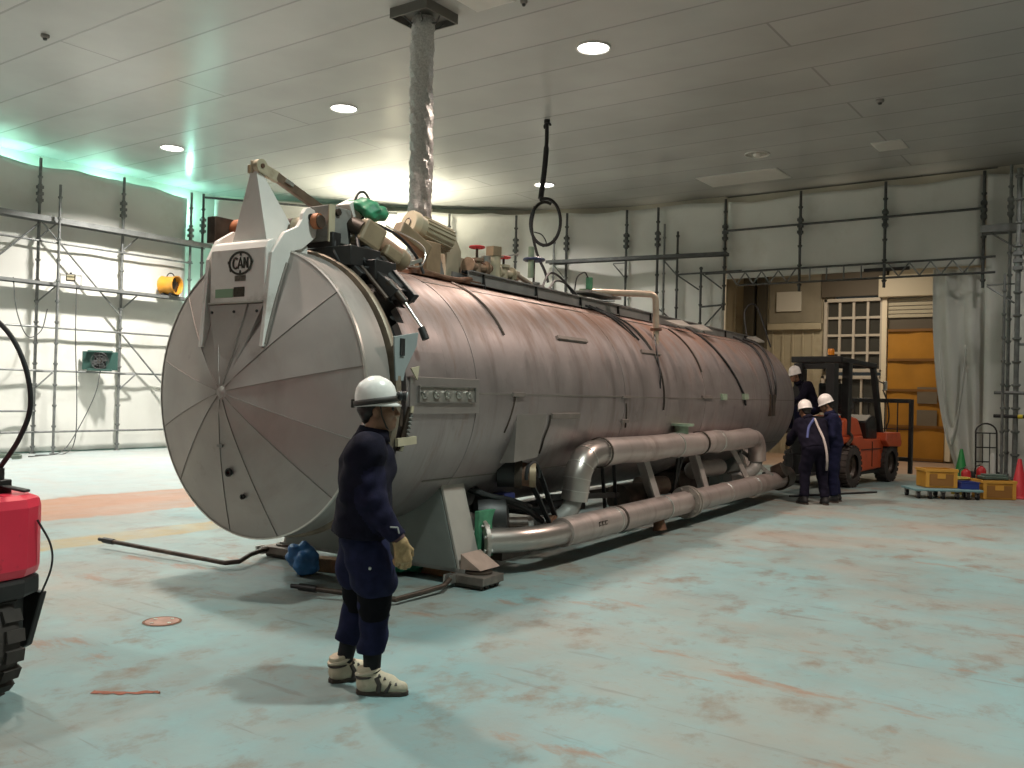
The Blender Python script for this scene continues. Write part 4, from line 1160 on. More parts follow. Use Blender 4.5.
saddle(1.35)
saddle(9.6)
gus = MB(); gus.add([(1.06, 1.36, 0.27), (1.06, 1.66, 0.27), (1.24, 1.40, 0.14), (1.06, 1.36, 0.14), (1.24, 1.70, 0.14), (1.06, 1.68, 0.14)], [(0, 2, 3), (1, 5, 4), (0, 1, 4, 2), (3, 2, 4, 5), (0, 3, 5, 1)])
gus.build('saddle_gusset', mat('rust-edged plate', (0.32, 0.23, 0.19), 0.55, 0.2, 0.15, 8), V)
# skid rails beneath
for x in (-0.75, 0.75):
    MB().box((x, 6.0, 0.16), (0.14, 8.6, 0.12)).build('skid_rail', M_GREASE, V)
# --- motor bracket and belt drive on the right flank
mbk = MB()
mbk.add([(1.135, 2.10, 1.48), (1.135, 2.66, 1.48), (1.16, 2.02, 1.02), (1.16, 2.44, 1.05), (0.80, 2.10, 0.98), (0.80, 2.44, 0.98)], [(0, 2, 3, 1), (2, 4, 5, 3), (0, 4, 2), (1, 3, 5), (0, 1, 5, 4)])
MB_ = mbk.build('motor_bracket', mat('dull bracket sheet', (0.26, 0.23, 0.21), 0.45, 0.5, 0.1, 5), V)
dm = empty('belt_motor', (0, 0, 0)); dm.parent = V
MB().cyl((0.86, 2.22, 0.90), (1.00, 2.30, 0.90), 0.14, n=22).build('motor_body', M_BLACKMETAL, dm)
MB().cyl((1.00, 2.30, 0.90), (1.06, 2.335, 0.90), 0.15, n=22).build('motor_flange', M_GREASE, dm)
MB().cyl((1.12, 2.37, 0.88), (1.17, 2.40, 0.88), 0.115, n=22).build('pulley', mat('tan pulley', (0.30, 0.22, 0.14), 0.5, 0.3), dm)
MB().cyl((1.05, 2.33, 0.89), (1.13, 2.375, 0.88), 0.11, n=22).build('pulley_boss', M_RUST, dm)
P1 = Vector((1.145, 2.385, 0.88)); P2 = Vector((1.10, 2.88, 0.36))
bl = MB()
for s in (-1, 1):
    bl.bar(P1 + Vector((0, s * 0.115, 0.04)), P2 + Vector((0, s * 0.075, 0.02)), 0.05, 0.018)
bl.tube(arc(P1, 0.118, -0.3, PI + 0.3, 14, (0, 1, 0), (0, 0, 1)), 0.02, 6)
bl.build('drive_belt', M_BLACK, dm)
pu = empty('vacuum_pump', (0, 0, 0)); pu.parent = V
MB().lathe([(0.0, 0), (0.12, 0), (0.23, 0.04), (0.25, 0.16), (0.23, 0.30), (0.12, 0.34), (0, 0.34)], (0.72, 2.0, 0.46), (0.75, 0.66, 0), n=26).build('pump_casing', M_BLACKMETAL, pu)
MB().cyl((0.98, 2.2, 0.42), (1.12, 2.34, 0.42), 0.07, n=14).build('pump_nozzle', M_GREASE, pu)
MB().box((0.85, 2.2, 0.18), (0.5, 0.5, 0.10)).build('pump_base', M_GREASE, pu)
MB().cyl((1.02, 2.88, 0.36), (1.13, 2.88, 0.36), 0.09, n=18).build('pump_pulley', M_RUST, pu)
MB().box((0.72, 2.55, 0.62), (0.16, 0.2, 0.10)).build('pump_motor_lid', mat('blue cap', (0.03, 0.06, 0.28), 0.4), pu, 0.02)
for pts, r in (([(0.62, 1.95, 0.84), (0.90, 2.0, 0.70), (1.0, 2.2, 0.66), (1.0, 2.6, 0.55)], 0.022), ([(0.60, 1.9, 0.80), (0.85, 1.95, 0.72), (1.0, 2.4, 0.58), (1.05, 2.75, 0.40)], 0.03), ([(0.55, 1.85, 0.70), (0.70, 1.9, 0.56), (0.75, 2.2, 0.60), (0.9, 2.7, 0.5)], 0.03)):
    MB().tube(spline(pts, 8), r, 8).build('hose', M_BLACK, V)
gbk = MB().box((0.98, 1.86, 0.38), (0.05, 0.30, 0.42)).build('green_guard', M_GREENPAINT, V, 0.005)
MB().box((1.0, 1.98, 0.42), (0.03, 0.06, 0.24)).build('blue_tag', mat('blue tag', (0.03, 0.08, 0.40), 0.4), gbk)

# --- large insulated pipes along the right side
PX = 1.27
lowpipe = MB()
LPIPE = MB().tube([(PX, 2.75, 0.31)] + [(PX + 0.005 * math.sin(k), 2.75 + k * 0.6, 0.31) for k in range(1, 13)] + [(PX, 10.4, 0.31)], 0.142, 24).build('lower_pipe', M_PIPE, V)
el = [Vector((0.985, 1.83, 0.31)), Vector((1.07, 1.95, 0.31))]
el += spline([(1.07, 1.95, 0.31), (1.165, 2.10, 0.31), (1.235, 2.30, 0.31), (PX, 2.52, 0.31), (PX, 2.78, 0.31)], 6)[1:]
MB().tube(el, 0.112, 22).build('elbow', mat('bright elbow steel', (0.50, 0.44, 0.41), 0.33, 0.9, 0.08, 5), LPIPE)
fd = Vector((0.58, 0.815, 0)).normalized(); fc = Vector((0.965, 1.80, 0.31))
fl_ = MB(); fl_.cyl(fc, fc + fd * 0.035, 0.195, n=28); fl_.lathe([(0.114, -0.006), (0.19, -0.004), (0.19, 0.0)], fc, fd, n=28)
FLG = fl_.build('flange', mat('scuffed flange', (0.50, 0.44, 0.40), 0.4, 0.8, 0.15, 10), LPIPE)
bo = MB(); s = fd.cross(Vector((0, 0, 1))).normalized()
for k in range(8):
    t = 2 * PI * (k + 0.5) / 8; p = fc + s * 0.158 * math.cos(t) + Vector((0, 0, 0.158 * math.sin(t)))
    bo.cyl(p - fd * 0.02, p + fd * 0.06, 0.016, n=6)
bo.build('flange_bolts', M_SILVER, LPIPE)
MB().cyl(fc - fd * 0.012, fc - fd * 0.006, 0.112, n=24).build('pipe_bore', M_BLACK, LPIPE)
for y, w, m in ((3.95, 0.05, M_GREASE), (3.85, 0.03, M_RIVET), (5.25, 0.03, M_RIVET), (7.5, 0.03, M_RIVET), (8.8, 0.02, M_RIVET)):
    MB().lathe([(0.144, 0), (0.150, 0.003), (0.150, w), (0.144, w + 0.003)], (PX, y, 0.31), AY, n=28).build('jacket_band', m, LPIPE)
f2 = MB()
for y in (6.0, 6.08): f2.lathe([(0.13, 0), (0.205, 0.0), (0.205, 0.045), (0.13, 0.045)], (PX, y, 0.31), AY, n=28)
for k in range(10):
    t = 2 * PI * k / 10
    f2.cyl((PX + 0.175 * math.cos(t), 5.97, 0.31 + 0.175 * math.sin(t)), (PX + 0.175 * math.cos(t), 6.16, 0.31 + 0.175 * math.sin(t)), 0.014, n=6)
f2.build('flange_pair', MATS['scuffed flange'], LPIPE)
MB().cyl((PX, 5.15, 0.20), (PX + 0.02, 5.15, 0.06), 0.06, 0.085, n=14).build('drain_stub', M_RUST, LPIPE)
wr = MB()
for i in range(3):
    wr.box((PX + 0.1425, 3.28 + 0.07 * i, 0.345), (0.006, 0.012, 0.05)); wr.box((PX + 0.1425, 3.30 + 0.07 * i, 0.365), (0.006, 0.05, 0.010)); wr.box((PX + 0.1425, 3.30 + 0.07 * i, 0.33), (0.006, 0.05, 0.010))
wr.build('chalk_mark', M_GREASE, LPIPE)
nz = MB(); nz.cyl((PX - 0.02, 10.3, 0.31), (PX - 0.02, 10.7, 0.33), 0.19, n=24); nz.cyl((PX - 0.02, 10.05, 0.42), (PX + 0.14, 10.05, 0.50), 0.13, n=20)
nz.build('valve_chamber', M_GREASE, LPIPE)
UZ = 1.04
el1 = spline([(1.17, 3.18, 0.58), (1.185, 3.19, 0.72), (1.195, 3.22, 0.86), (1.20, 3.32, 0.98), (1.20, 3.50, 1.035), (1.20, 3.80, UZ)], 6)
pts = [(1.20, 3.80 + 0.45 * k, UZ + 0.008 * math.sin(k * 1.9)) for k in range(1, 12)]
UP = MB().tube([(1.20, 3.72, UZ), (1.2, 3.8, UZ)] + pts + [(1.20, 8.85, UZ)], [0.150 + 0.006 * math.sin(k * 2.3) for k in range(14)], 24).build('upper_pipe', M_PIPE, V)
MB().tube(el1, 0.138, 22).build('elbow', MATS['bright elbow steel'], UP)
for k in (4, 9, 14, 19): MB().tube([el1[k], el1[k] + (el1[k + 1] - el1[k]) * 0.35], 0.144, 22).build('elbow_seam', M_RIVET, UP)
MB().tube(spline([(1.165, 3.18, 0.60), (1.14, 3.12, 0.46), (1.08, 2.98, 0.38), (0.98, 2.80, 0.34)], 6), 0.095, 18).build('tail_pipe', M_GREY, UP)
MB().tube(spline([(1.20, 8.80, UZ), (1.20, 9.08, UZ - 0.02), (1.20, 9.22, UZ - 0.14), (1.20, 9.26, UZ - 0.36)], 6), 0.138, 20).build('elbow', M_PIPE, UP)
MB().tube(spline([(1.20, 9.26, UZ - 0.34), (1.18, 9.18, 0.56), (1.1, 8.95, 0.46), (0.95, 8.6, 0.42)], 6), 0.095, 16).build('tail_pipe', M_GREY, UP)
for y, w, m in ((3.66, 0.03, M_GREASE), (5.75, 0.02, M_RIVET), (6.62, 0.04, M_GREASE), (7.3, 0.02, M_RIVET)):
    MB().lathe([(0.154, 0), (0.163, 0.003), (0.163, w), (0.154, w + 0.003)], (1.20, y, UZ), AY, n=28).build('jacket_band', m, UP)
fv = MB(); fv.cyl((1.18, 6.05, UZ + 0.13), (1.18, 6.05, UZ + 0.26), 0.09, n=16); fv.cyl((1.18, 6.05, UZ + 0.24), (1.18, 6.05, UZ + 0.27), 0.16, n=22)
fv.build('blind_flange', M_PALEGREEN, UP)
for y, dx in ((5.05, 0.0), (6.75, 0.0)):
    m = MB(); m.bar((1.12, y, 0.92), (1.20, y + 0.22, 0.42), 0.13, 0.02, (1, 0, 0)); m.bar((1.06, y, 0.92), (1.14, y + 0.22, 0.42), 0.02, 0.13, (1, 0, 0))
    m.build('pipe_leg', mat('grey pipe leg', (0.36, 0.32, 0.30), 0.5, 0.3, 0.1, 6), UP)
for (y0, y1) in ((4.1, 4.3), (4.4, 4.58), (6.4, 6.3), (6.55, 6.25)):
    MB().bar((1.02, y0, 0.92), (0.98, y1, 0.30), 0.035, 0.035).build('strut', M_BLACKMETAL, UP)
# machinery under the drum, between the saddles
un = empty('underside_machinery', (0, 0, 0)); un.parent = V
MB().cyl((0.85, 4.9, 0.42), (0.95, 5.5, 0.42), 0.17, n=20).build('blower_casing', M_GREASE, un)
MB().cyl((0.75, 5.7, 0.5), (0.95, 6.1, 0.5), 0.12, n=18).build('motor_body', mat('dusty brown motor', (0.20, 0.14, 0.11), 0.5, 0.2, 0.2, 8), un)
MB().box((0.6, 3.6, 0.42), (0.5, 0.9, 0.08)).build('chassis_beam', M_BLACKMETAL, un)
MB().bar((1.05, 2.9, 0.62), (0.98, 4.6, 0.50), 0.05, 0.06).build('chassis_beam', M_BLACKMETAL, un)
MB().box((0.55, 7.6, 0.45), (0.5, 1.2, 0.30)).build('sump_tank', M_GREASE, un, 0.02)
MB().cyl((0.9, 7.2, 0.62), (0.95, 8.2, 0.62), 0.12, n=18).build('bypass_pipe', MATS['grey pipe leg'], un)
MB().bar((1.08, 8.3, 0.95), (1.2, 8.8, 0.40), 0.02, 0.10).build('chassis_plate', MATS['grey pipe leg'], un)
MB().bar((0.95, 9.3, 0.80), (1.35, 9.6, 0.42), 0.03, 0.06).build('chassis_bar', M_GREY, un)
# ================================================================ people
class SDF:
    """smooth union of simple bodies on a grid, meshed as one continuous surface"""
    def __init__(self, lo, hi, h):
        self.lo = np.array(lo, float); self.h = h
        self.n = np.ceil((np.array(hi) - self.lo) / h).astype(int) + 1
        self.D = np.full(self.n, 0.5, np.float32)
        self.ax = [self.lo[i] + h * np.arange(self.n[i]) for i in range(3)]

    def _sub(self, lo, hi):
        sl = []
        for i in range(3):
            a = max(0, int((lo[i] - self.lo[i]) / self.h) - 1); b = min(self.n[i], int((hi[i] - self.lo[i]) / self.h) + 3)
            if b <= a: return None, None
            sl.append(slice(a, b))
        G = np.stack(np.meshgrid(self.ax[0][sl[0]], self.ax[1][sl[1]], self.ax[2][sl[2]], indexing='ij'), -1)
        return tuple(sl), G

    def _merge(self, sl, d, k):
        a = self.D[sl]
        h = np.maximum(k - np.abs(a - d), 0) / max(k, 1e-6)
        self.D[sl] = np.minimum(a, d) - h * h * k * 0.25

    def cone(self, a, b, ra, rb, k=0.03, flat=None):
        a = np.array(a, float); b = np.array(b, float); m = max(ra, rb) + 0.06 + k
        sl, G = self._sub(np.minimum(a, b) - m, np.maximum(a, b) + m)
        if sl is None: return self
        ba = b - a; pa = G - a
        t = np.clip((pa @ ba) / max(ba @ ba, 1e-9), 0, 1)
        d = np.linalg.norm(pa - t[..., None] * ba, axis=-1) - (ra + (rb - ra) * t)
        self._merge(sl, d.astype(np.float32), k); return self

    def ell(self, c, r, k=0.03, R=None, sub=False):
        c = np.array(c, float); r = np.array(r, float); m = r.max() + 0.06 + k
        sl, G = self._sub(c - m, c + m)
        if sl is None: return self
        q = G - c
        if R is not None: q = q @ R
        k0 = np.linalg.norm(q / r, axis=-1); k1 = np.linalg.norm(q / (r * r), axis=-1)
        d = (k0 * (k0 - 1) / np.maximum(k1, 1e-6)).astype(np.float32)
        if sub:
            a = self.D[sl]; d = -d; h = np.maximum(k - np.abs(a - d), 0) / max(k, 1e-6)
            self.D[sl] = np.maximum(a, d) + h * h * k * 0.25
        else: self._merge(sl, d, k)
        return self

    def cut(self, p, n):
        """keep the side the normal points away from"""
        n = np.array(n, float); n /= np.linalg.norm(n); p = np.array(p, float)
        d = ((self.ax[0][:, None, None] - p[0]) * n[0] + (self.ax[1][None, :, None] - p[1]) * n[1] + (self.ax[2][None, None, :] - p[2]) * n[2])
        self.D = np.maximum(self.D, d.astype(np.float32)); return self

    def cutlocal(self, p, n, rad):
        """plane cut limited to a ball round p"""
        n = np.array(n, float); n /= np.linalg.norm(n); p = np.array(p, float)
        sl, G = self._sub(p - rad, p + rad)
        if sl is None: return self
        q = G - p
        d = (q @ n).astype(np.float32); inb = np.linalg.norm(q, axis=-1) < rad
        self.D[sl] = np.where(inb, np.maximum(self.D[sl], d), self.D[sl]); return self

    def wrinkle(self, amp, f, seed=0):
        X = self.ax[0][:, None, None]; Y = self.ax[1][None, :, None]; Z = self.ax[2][None, None, :]
        s = seed * 1.7
        w = np.sin(f * (Z * 0.8 + X * 0.55) + s) * np.sin(f * 0.7 * (Y + 0.4 * Z) + 1 + s) + 0.6 * np.sin(f * 1.9 * (Z - 0.5 * Y + 0.3 * X) + 2 * s) * np.sin(f * 0.8 * X + 0.3 + s)
        self.D = self.D + (amp * w).astype(np.float32); return self

    def mesh(self):
        D = self.D; nx, ny, nz = D.shape
        D[0] = D[-1] = 1; D[:, 0] = D[:, -1] = 1; D[:, :, 0] = D[:, :, -1] = 1
        s = D < 0
        c = np.zeros((nx - 1, ny - 1, nz - 1), int)
        for i in (0, 1):
            for j in (0, 1):
                for k in (0, 1): c += s[i:nx - 1 + i, j:ny - 1 + j, k:nz - 1 + k]
        act = (c > 0) & (c < 8); idx = -np.ones(act.shape, int); ids = np.argwhere(act); idx[act] = np.arange(len(ids))
        acc = np.zeros((len(ids), 3)); cnt = np.zeros(len(ids))
        corners = [(i, j, k) for i in (0, 1) for j in (0, 1) for k in (0, 1)]
        for a in corners:
            for ax in range(3):
                if a[ax]: continue
                b = list(a); b[ax] = 1
                da = D[ids[:, 0] + a[0], ids[:, 1] + a[1], ids[:, 2] + a[2]]; db = D[ids[:, 0] + b[0], ids[:, 1] + b[1], ids[:, 2] + b[2]]
                m = (da < 0) != (db < 0); t = np.where(m, da / np.where(m, da - db, 1), 0)
                p = np.tile(np.array(a, float), (len(ids), 1)); p[:, ax] = t
                acc[m] += p[m]; cnt[m] += 1
        V_ = self.lo + (ids + acc / cnt[:, None]) * self.h
        F = []
        for ax in range(3):
            o1, o2 = [(1, 2), (2, 0), (0, 1)][ax]
            sl0 = [slice(None)] * 3; sl1 = [slice(None)] * 3
            sl0[ax] = slice(0, D.shape[ax] - 1); sl1[ax] = slice(1, D.shape[ax])
            e = np.argwhere(s[tuple(sl0)] != s[tuple(sl1)])
            ok = (e[:, o1] > 0) & (e[:, o2] > 0) & (e[:, o1] < D.shape[o1] - 1) & (e[:, o2] < D.shape[o2] - 1); e = e[ok]
            q = []
            for d1, d2 in ((-1, -1), (0, -1), (0, 0), (-1, 0)):
                v = e.copy(); v[:, o1] += d1; v[:, o2] += d2
                q.append(idx[v[:, 0], v[:, 1], v[:, 2]])
            q = np.stack(q, 1)
            inside = s[e[:, 0], e[:, 1], e[:, 2]]
            q[~inside] = q[~inside][:, ::-1]
            F.append(q)
        F = np.concatenate(F); F = F[(F >= 0).all(1)]
        return V_, F

    def build(self, name, m, parent=None, mats_by=None):
        V_, F = self.mesh()
        me = bpy.data.meshes.new(name)
        me.from_pydata(V_.tolist(), [], F.tolist())
        ms = m if isinstance(m, (list, tuple)) else [m]
        for q in ms: me.materials.append(q)
        me.polygons.foreach_set('use_smooth', [True] * len(me.polygons))
        if mats_by is not None:
            cen = V_[F].mean(1)
            me.polygons.foreach_set('material_index', mats_by(cen).astype(int))
        me.update()
        o = bpy.data.objects.new(name, me); COL.objects.link(o)
        if parent is not None: o.parent = parent
        return o


def npv(*a): return np.array(a, float)


def hand_prims(w, d, palm, thumb, curl=0.6, s=1.0):
    """capsules of a hand: wrist w, direction d, palm normal, thumb side; returns (a, b, ra, rb, k)"""
    d = d / np.linalg.norm(d); palm = palm - d * (palm @ d); palm /= np.linalg.norm(palm)
    t = thumb - d * (thumb @ d) - palm * (thumb @ palm); t /= np.linalg.norm(t)
    P = []
    kn = []
    for i, (off, ln) in enumerate(((0.030, 0.092), (0.010, 0.096), (-0.011, 0.092), (-0.030, 0.082))):
        k_ = w + d * ln * s + t * off * s
        P.append((w + t * off * 0.55 * s + d * 0.008, k_, 0.0165 * s, 0.0125 * s, 0.016)); kn.append(k_)
    for i, (k_, ls, c0) in enumerate(zip(kn, ((0.040, 0.026, 0.020), (0.045, 0.029, 0.021), (0.042, 0.027, 0.020), (0.033, 0.020, 0.017)), (0.9, 1.0, 1.1, 1.2))):
        p = k_; a = curl * c0 * 0.8
        for j, l in enumerate(ls):
            q = p + (d * math.cos(a) + palm * math.sin(a)) * l * s
            r0 = (0.0100 - 0.0008 * j) * s
            P.append((p, q, r0, r0 * 0.9, 0.004)); p = q; a += curl * c0
    tb = w + d * 0.030 * s + t * 0.026 * s
    q1 = tb + (d * 0.62 + t * 0.62 + palm * 0.42) * 0.042 * s
    q2 = q1 + (d * 0.88 + t * 0.10 + palm * 0.45) * 0.032 * s
    P += [(tb, q1, 0.0150 * s, 0.0120 * s, 0.012), (q1, q2, 0.0115 * s, 0.0095 * s, 0.004)]
    return P


M_SKIN = mat('tan skin', (0.27, 0.14, 0.085), 0.55, 0, 0.1, 30)
M_HAIR = mat('black hair', (0.012, 0.010, 0.009), 0.5)
M_NAVY = mat('dark navy work cloth', (0.0075, 0.0065, 0.015), 0.9, 0, 0.25, 20, bump=0.2, bscale=120, spec=0.15)
M_NAVY2 = mat('navy trouser cloth', (0.011, 0.0125, 0.037), 0.9, 0, 0.25, 18, bump=0.2, bscale=120, spec=0.15)
M_SLEEVE = mat('navy sleeve cloth', (0.012, 0.011, 0.030), 0.9, 0, 0.25, 20, bump=0.2, bscale=120, spec=0.15)
M_KNEE = mat('black knee pad', (0.006, 0.006, 0.008), 0.9, spec=0.1)
M_HELMET = mat('white helmet shell', (0.78, 0.74, 0.71), 0.3, 0, 0.03, 6)
M_STRAP = mat('dark brown strap', (0.035, 0.026, 0.022), 0.6)
M_GLOVE = mat('tan work glove', (0.34, 0.22, 0.105), 0.7, 0, 0.25, 40)
M_SHOE = mat('cream canvas shoe', (0.50, 0.42, 0.31), 0.7, 0, 0.1, 25, (0.36, 0.30, 0.23), 14, 0.55, 0.75)
M_SOLE = mat('dark brown sole', (0.045, 0.030, 0.022), 0.7)
M_SOCK = mat('black sock', (0.006, 0.006, 0.008), 0.9)
M_EYE = mat('dark eye', (0.015, 0.012, 0.01), 0.2)


def rot_basis(yaw=0, pitch=0, roll=0):
    R = Matrix.Rotation(math.radians(yaw), 3, 'Z') @ Matrix.Rotation(math.radians(pitch), 3, 'X') @ Matrix.Rotation(math.radians(roll), 3, 'Y')
    return np.array(R)


def make_person(loc, facing, J, label, h=0.012, hb=0.007, cloth=M_NAVY, trous=M_NAVY2, near=False, group=None, head_rot=(0, 0, 0), helmet=True, shoes='boots', gloves=True, seated=False):
    """J: joints in body axes (x right, y forward, z up)"""
    J = {k: np.array(v, float) for k, v in J.items()}
    allp = np.array(list(J.values())); lo = allp.min(0) - 0.28; hi = allp.max(0) + 0.30; lo[2] = min(lo[2], -0.02) if not seated else lo[2]
    Hc = J['head']; HR = rot_basis(*head_rot)

    def hp(x, y, z): return Hc + HR @ npv(x, y, z)
    # ---- body
    B = SDF(lo, hi, hb)
    sp, ch, nk = J['pelvis'], J['chest'], J['neck']
    shL, shR, hL, hR = J['shL'], J['shR'], J['hipL'], J['hipR']
    for a, b, r0, r1 in ((hL, shL, 0.085, 0.075), (hR, shR, 0.085, 0.075), (sp, ch, 0.10, 0.10)): B.cone(a, b, r0, r1, 0.05)
    B.cone(ch, nk, 0.085, 0.058, 0.04); B.cone(nk, hp(0, -0.015, -0.05), 0.056, 0.054, 0.02)
    for s in 'LR':
        B.cone(J['hip' + s], J['kn' + s], 0.085, 0.052, 0.03); B.cone(J['kn' + s], J['an' + s], 0.052, 0.036, 0.02)
        B.cone(J['an' + s] + npv(0, 0, -0.03), J['toe' + s], 0.036, 0.026, 0.02)
        B.cone(J['sh' + s], J['el' + s], 0.050, 0.040, 0.03); B.cone(J['el' + s], J['wr' + s], 0.040, 0.028, 0.02)
        for a, b, r0, r1, k in hand_prims(J['wr' + s], J['hd' + s], J['pm' + s], J['th' + s], 0.8 if near else 0.62): B.cone(a, b, r0 * 0.86, r1 * 0.86, k)
    B.ell(hp(0, -0.012, 0.028), (0.076, 0.097, 0.100), 0.02, HR); B.ell(hp(0, 0.030, -0.048), (0.058, 0.064, 0.072), 0.03, HR)
    B.ell(hp(0, 0.066, -0.094), (0.026, 0.022, 0.020), 0.025, HR); B.ell(hp(0, 0.072, 0.024), (0.050, 0.020, 0.014), 0.02, HR)
    B.cone(hp(0, 0.088, 0.010), hp(0, 0.108, -0.026), 0.008, 0.0125, 0.010); B.ell(hp(0, 0.098, -0.030), (0.019, 0.012, 0.009), 0.008, HR)
    B.ell(hp(0, 0.088, -0.058), (0.024, 0.012, 0.0075), 0.006, HR); B.ell(hp(0, 0.085, -0.069), (0.022, 0.012, 0.008), 0.006, HR)
    for sx in (-1, 1):
        B.ell(hp(sx * 0.034, 0.096, 0.004), (0.018, 0.018, 0.011), 0.012, HR, sub=True)
        B.ell(hp(sx * 0.046, 0.062, -0.024), (0.022, 0.022, 0.022), 0.025, HR)
        B.ell(hp(sx * 0.079, -0.006, -0.012), (0.010, 0.020, 0.032), 0.008, HR)
    P = B.build('person', M_SKIN)
    P.location = loc; P.rotation_euler = (0, 0, math.radians(facing - 90))
    tag(P, label, 'person', group)
    # ---- eyes, hair
    for sx in (-1, 1):
        MB().sphere(tuple(hp(sx * 0.034, 0.079, 0.004)), 0.013, 10, 8).build('eye', M_EYE, P)
    Hh = SDF(Hc - 0.17, Hc + 0.17, 0.008 if near else 0.012)
    Hh.ell(hp(0, -0.020, 0.030), (0.082, 0.100, 0.106), 0.01, HR); Hh.ell(hp(0, -0.066, -0.040), (0.050, 0.034, 0.036), 0.02, HR)
    Hh.cut(hp(0, -0.030, -0.03), HR @ npv(0, 1, -0.35)); Hh.wrinkle(0.004, 90, 1)
    Hh.build('hair', M_HAIR, P)
    # ---- jacket
    up = (ch - sp) / np.linalg.norm(ch - sp)
    Jk = SDF(lo, hi, h); bk = 0.016 if near else 0.0
    for a, b, r0, r1 in ((hL * 1.0, shL, 0.128 + bk, 0.098 + bk), (hR * 1.0, shR, 0.128 + bk, 0.098 + bk), (sp - up * 0.05, ch, 0.135 + bk, 0.135 + bk), (ch, nk, 0.13, 0.072)): Jk.cone(a, b, r0, r1, 0.06)
    for s in 'LR':
        Jk.cone(J['sh' + s], J['el' + s], 0.081, 0.068, 0.035); Jk.cone(J['el' + s], J['wr' + s], 0.068, 0.054, 0.03)
        dd = J['wr' + s] - J['el' + s]; dd /= np.linalg.norm(dd)
        Jk.cutlocal(J['wr' + s] - dd * 0.02, dd, 0.115)
    Jk.wrinkle(0.009 if near else 0.006, 30, 2)
    Jk.cutlocal(sp - up * 0.055, -up, 0.42) if not seated else None
    nd_ = (Hc - ch); nd_ /= np.linalg.norm(nd_)
    Jk.cutlocal(nk + nd_ * 0.035, nd_, 0.14)
    
    def seg(Q, a, b):
        t = np.clip(((Q - a) @ (b - a)) / ((b - a) @ (b - a)), 0, 1); return np.linalg.norm(Q - a - t[:, None] * (b - a), axis=1)

    def sleeve(Q):
        m = np.zeros(len(Q))
        for s in 'LR':
            sg = 1 if s == 'R' else -1
            d = np.minimum(seg(Q, J['sh' + s] + npv(0, 0, -0.03), J['el' + s]), seg(Q, J['el' + s], J['wr' + s]))
            m = np.maximum(m, (d < 0.092) & (Q[:, 0] * sg > 0.125 + 0.03 * (Q[:, 2] < J['sh' + s][2] - 0.1)))
        return m
    Jo = Jk.build('jacket', [cloth, M_SLEEVE if near else cloth], P, sleeve if near else None)
    cl = MB(); cdir = nd_
    cl.tube([tuple(nk - cdir * 0.01), tuple(nk + cdir * 0.02), tuple(nk + cdir * 0.052)], [0.094, 0.084, 0.074], 20, caps=False)
    co_ = cl.build('collar', cloth, Jo); cs_ = co_.modifiers.new('thick', 'SOLIDIFY'); cs_.thickness = 0.008
    # ---- trousers
    T = SDF(lo, hi, h)
    T.ell(sp - up * 0.02, (0.165, 0.125, 0.15), 0.05)
    for s in 'LR':
        T.cone(J['hip' + s], J['kn' + s] + npv(0, 0, 0.15 if near else 0.05), 0.120, 0.130 if near else 0.098, 0.035); T.cone(J['kn' + s] + npv(0, 0, 0.05), J['kn' + s] - npv(0, 0, 0.05), 0.084 if near else 0.096, 0.078, 0.02)
        a = J['kn' + s]; b = J['an' + s]
        bot = a + (b - a) * (0.58 if near else 0.88)
        T.cone(a, bot, 0.074 if near else 0.080, 0.078 if near else 0.075, 0.03)
        if near: T.cone(bot, bot + (b - a) * 0.05, 0.070, 0.055, 0.02)
    T.wrinkle(0.008 if near else 0.005, 26, 3)
    for s in 'LR':
        a = J['kn' + s]; b = J['an' + s]; dd = (b - a) / np.linalg.norm(b - a)
        T.cutlocal(a + (b - a) * (0.65 if near else 0.93), dd, 0.16)
    T.cutlocal(sp + up * 0.10, up, 0.3)
    T.build('trousers', trous, P)
    if near:
        for s in 'LR':
            a = J['kn' + s]
            K = SDF(a - 0.17, a + 0.17, 0.010)
            K.cone(a + npv(0, 0.003, 0.075), a + npv(0, 0.006, -0.055), 0.098, 0.086, 0.02); K.wrinkle(0.004, 40, 4)
            K.cut(a + npv(0, 0, 0.095), (0, -0.2, 1)); K.cut(a - npv(0, 0, 0.075), (0, 0.1, -1))
            K.build('knee_pad', M_KNEE, P)
            b = J['an' + s]
            MB().tube([tuple(a + (b - a) * t) for t in (0.55, 0.7, 0.85, 1.0, 1.08)], [0.052, 0.050, 0.047, 0.045, 0.045], 14).build('sock', M_SOCK, P)
    # ---- shoes
    for s in 'LR':
        an = J['an' + s]; to = J['toe' + s]; f = to - an; f[2] = 0; f /= np.linalg.norm(f)
        rt = npv(f[1], -f[0], 0); z0 = an[2] - 0.085
        base = npv(an[0], an[1], z0)

        def q(x, y, z): return base + rt * x + f * y + npv(0, 0, z)
        Sh = SDF(base - npv(0.28, 0.28, 0.03), base + npv(0.28, 0.28, 0.24), 0.007 if near else 0.012)
        Sh.cone(q(0, -0.035, 0.055), q(0, 0.10, 0.050), 0.046, 0.044, 0.03); Sh.cone(q(0.004, 0.10, 0.046), q(0.008, 0.165, 0.040), 0.043, 0.034, 0.02)
        if near: Sh.cone(q(0, -0.022, 0.06), q(0, -0.03, 0.14), 0.050, 0.054, 0.03)
        else: Sh.cone(q(0, -0.01, 0.06), q(0, -0.01, 0.125), 0.048, 0.050, 0.03)
        Sh.cone(q(0, 0.0, 0.10), q(0, 0.09, 0.07), 0.042, 0.034, 0.03)
        Sh.cut(q(0, 0, 0.158 if near else 0.13), npv(0, 0, 1) - f * 0.25 * (1 if near else 0)); Sh.cut(q(0, 0, 0.012), (0, 0, -1))
        so = Sh.build('shoe', M_SHOE if near else M_BLACK, P)
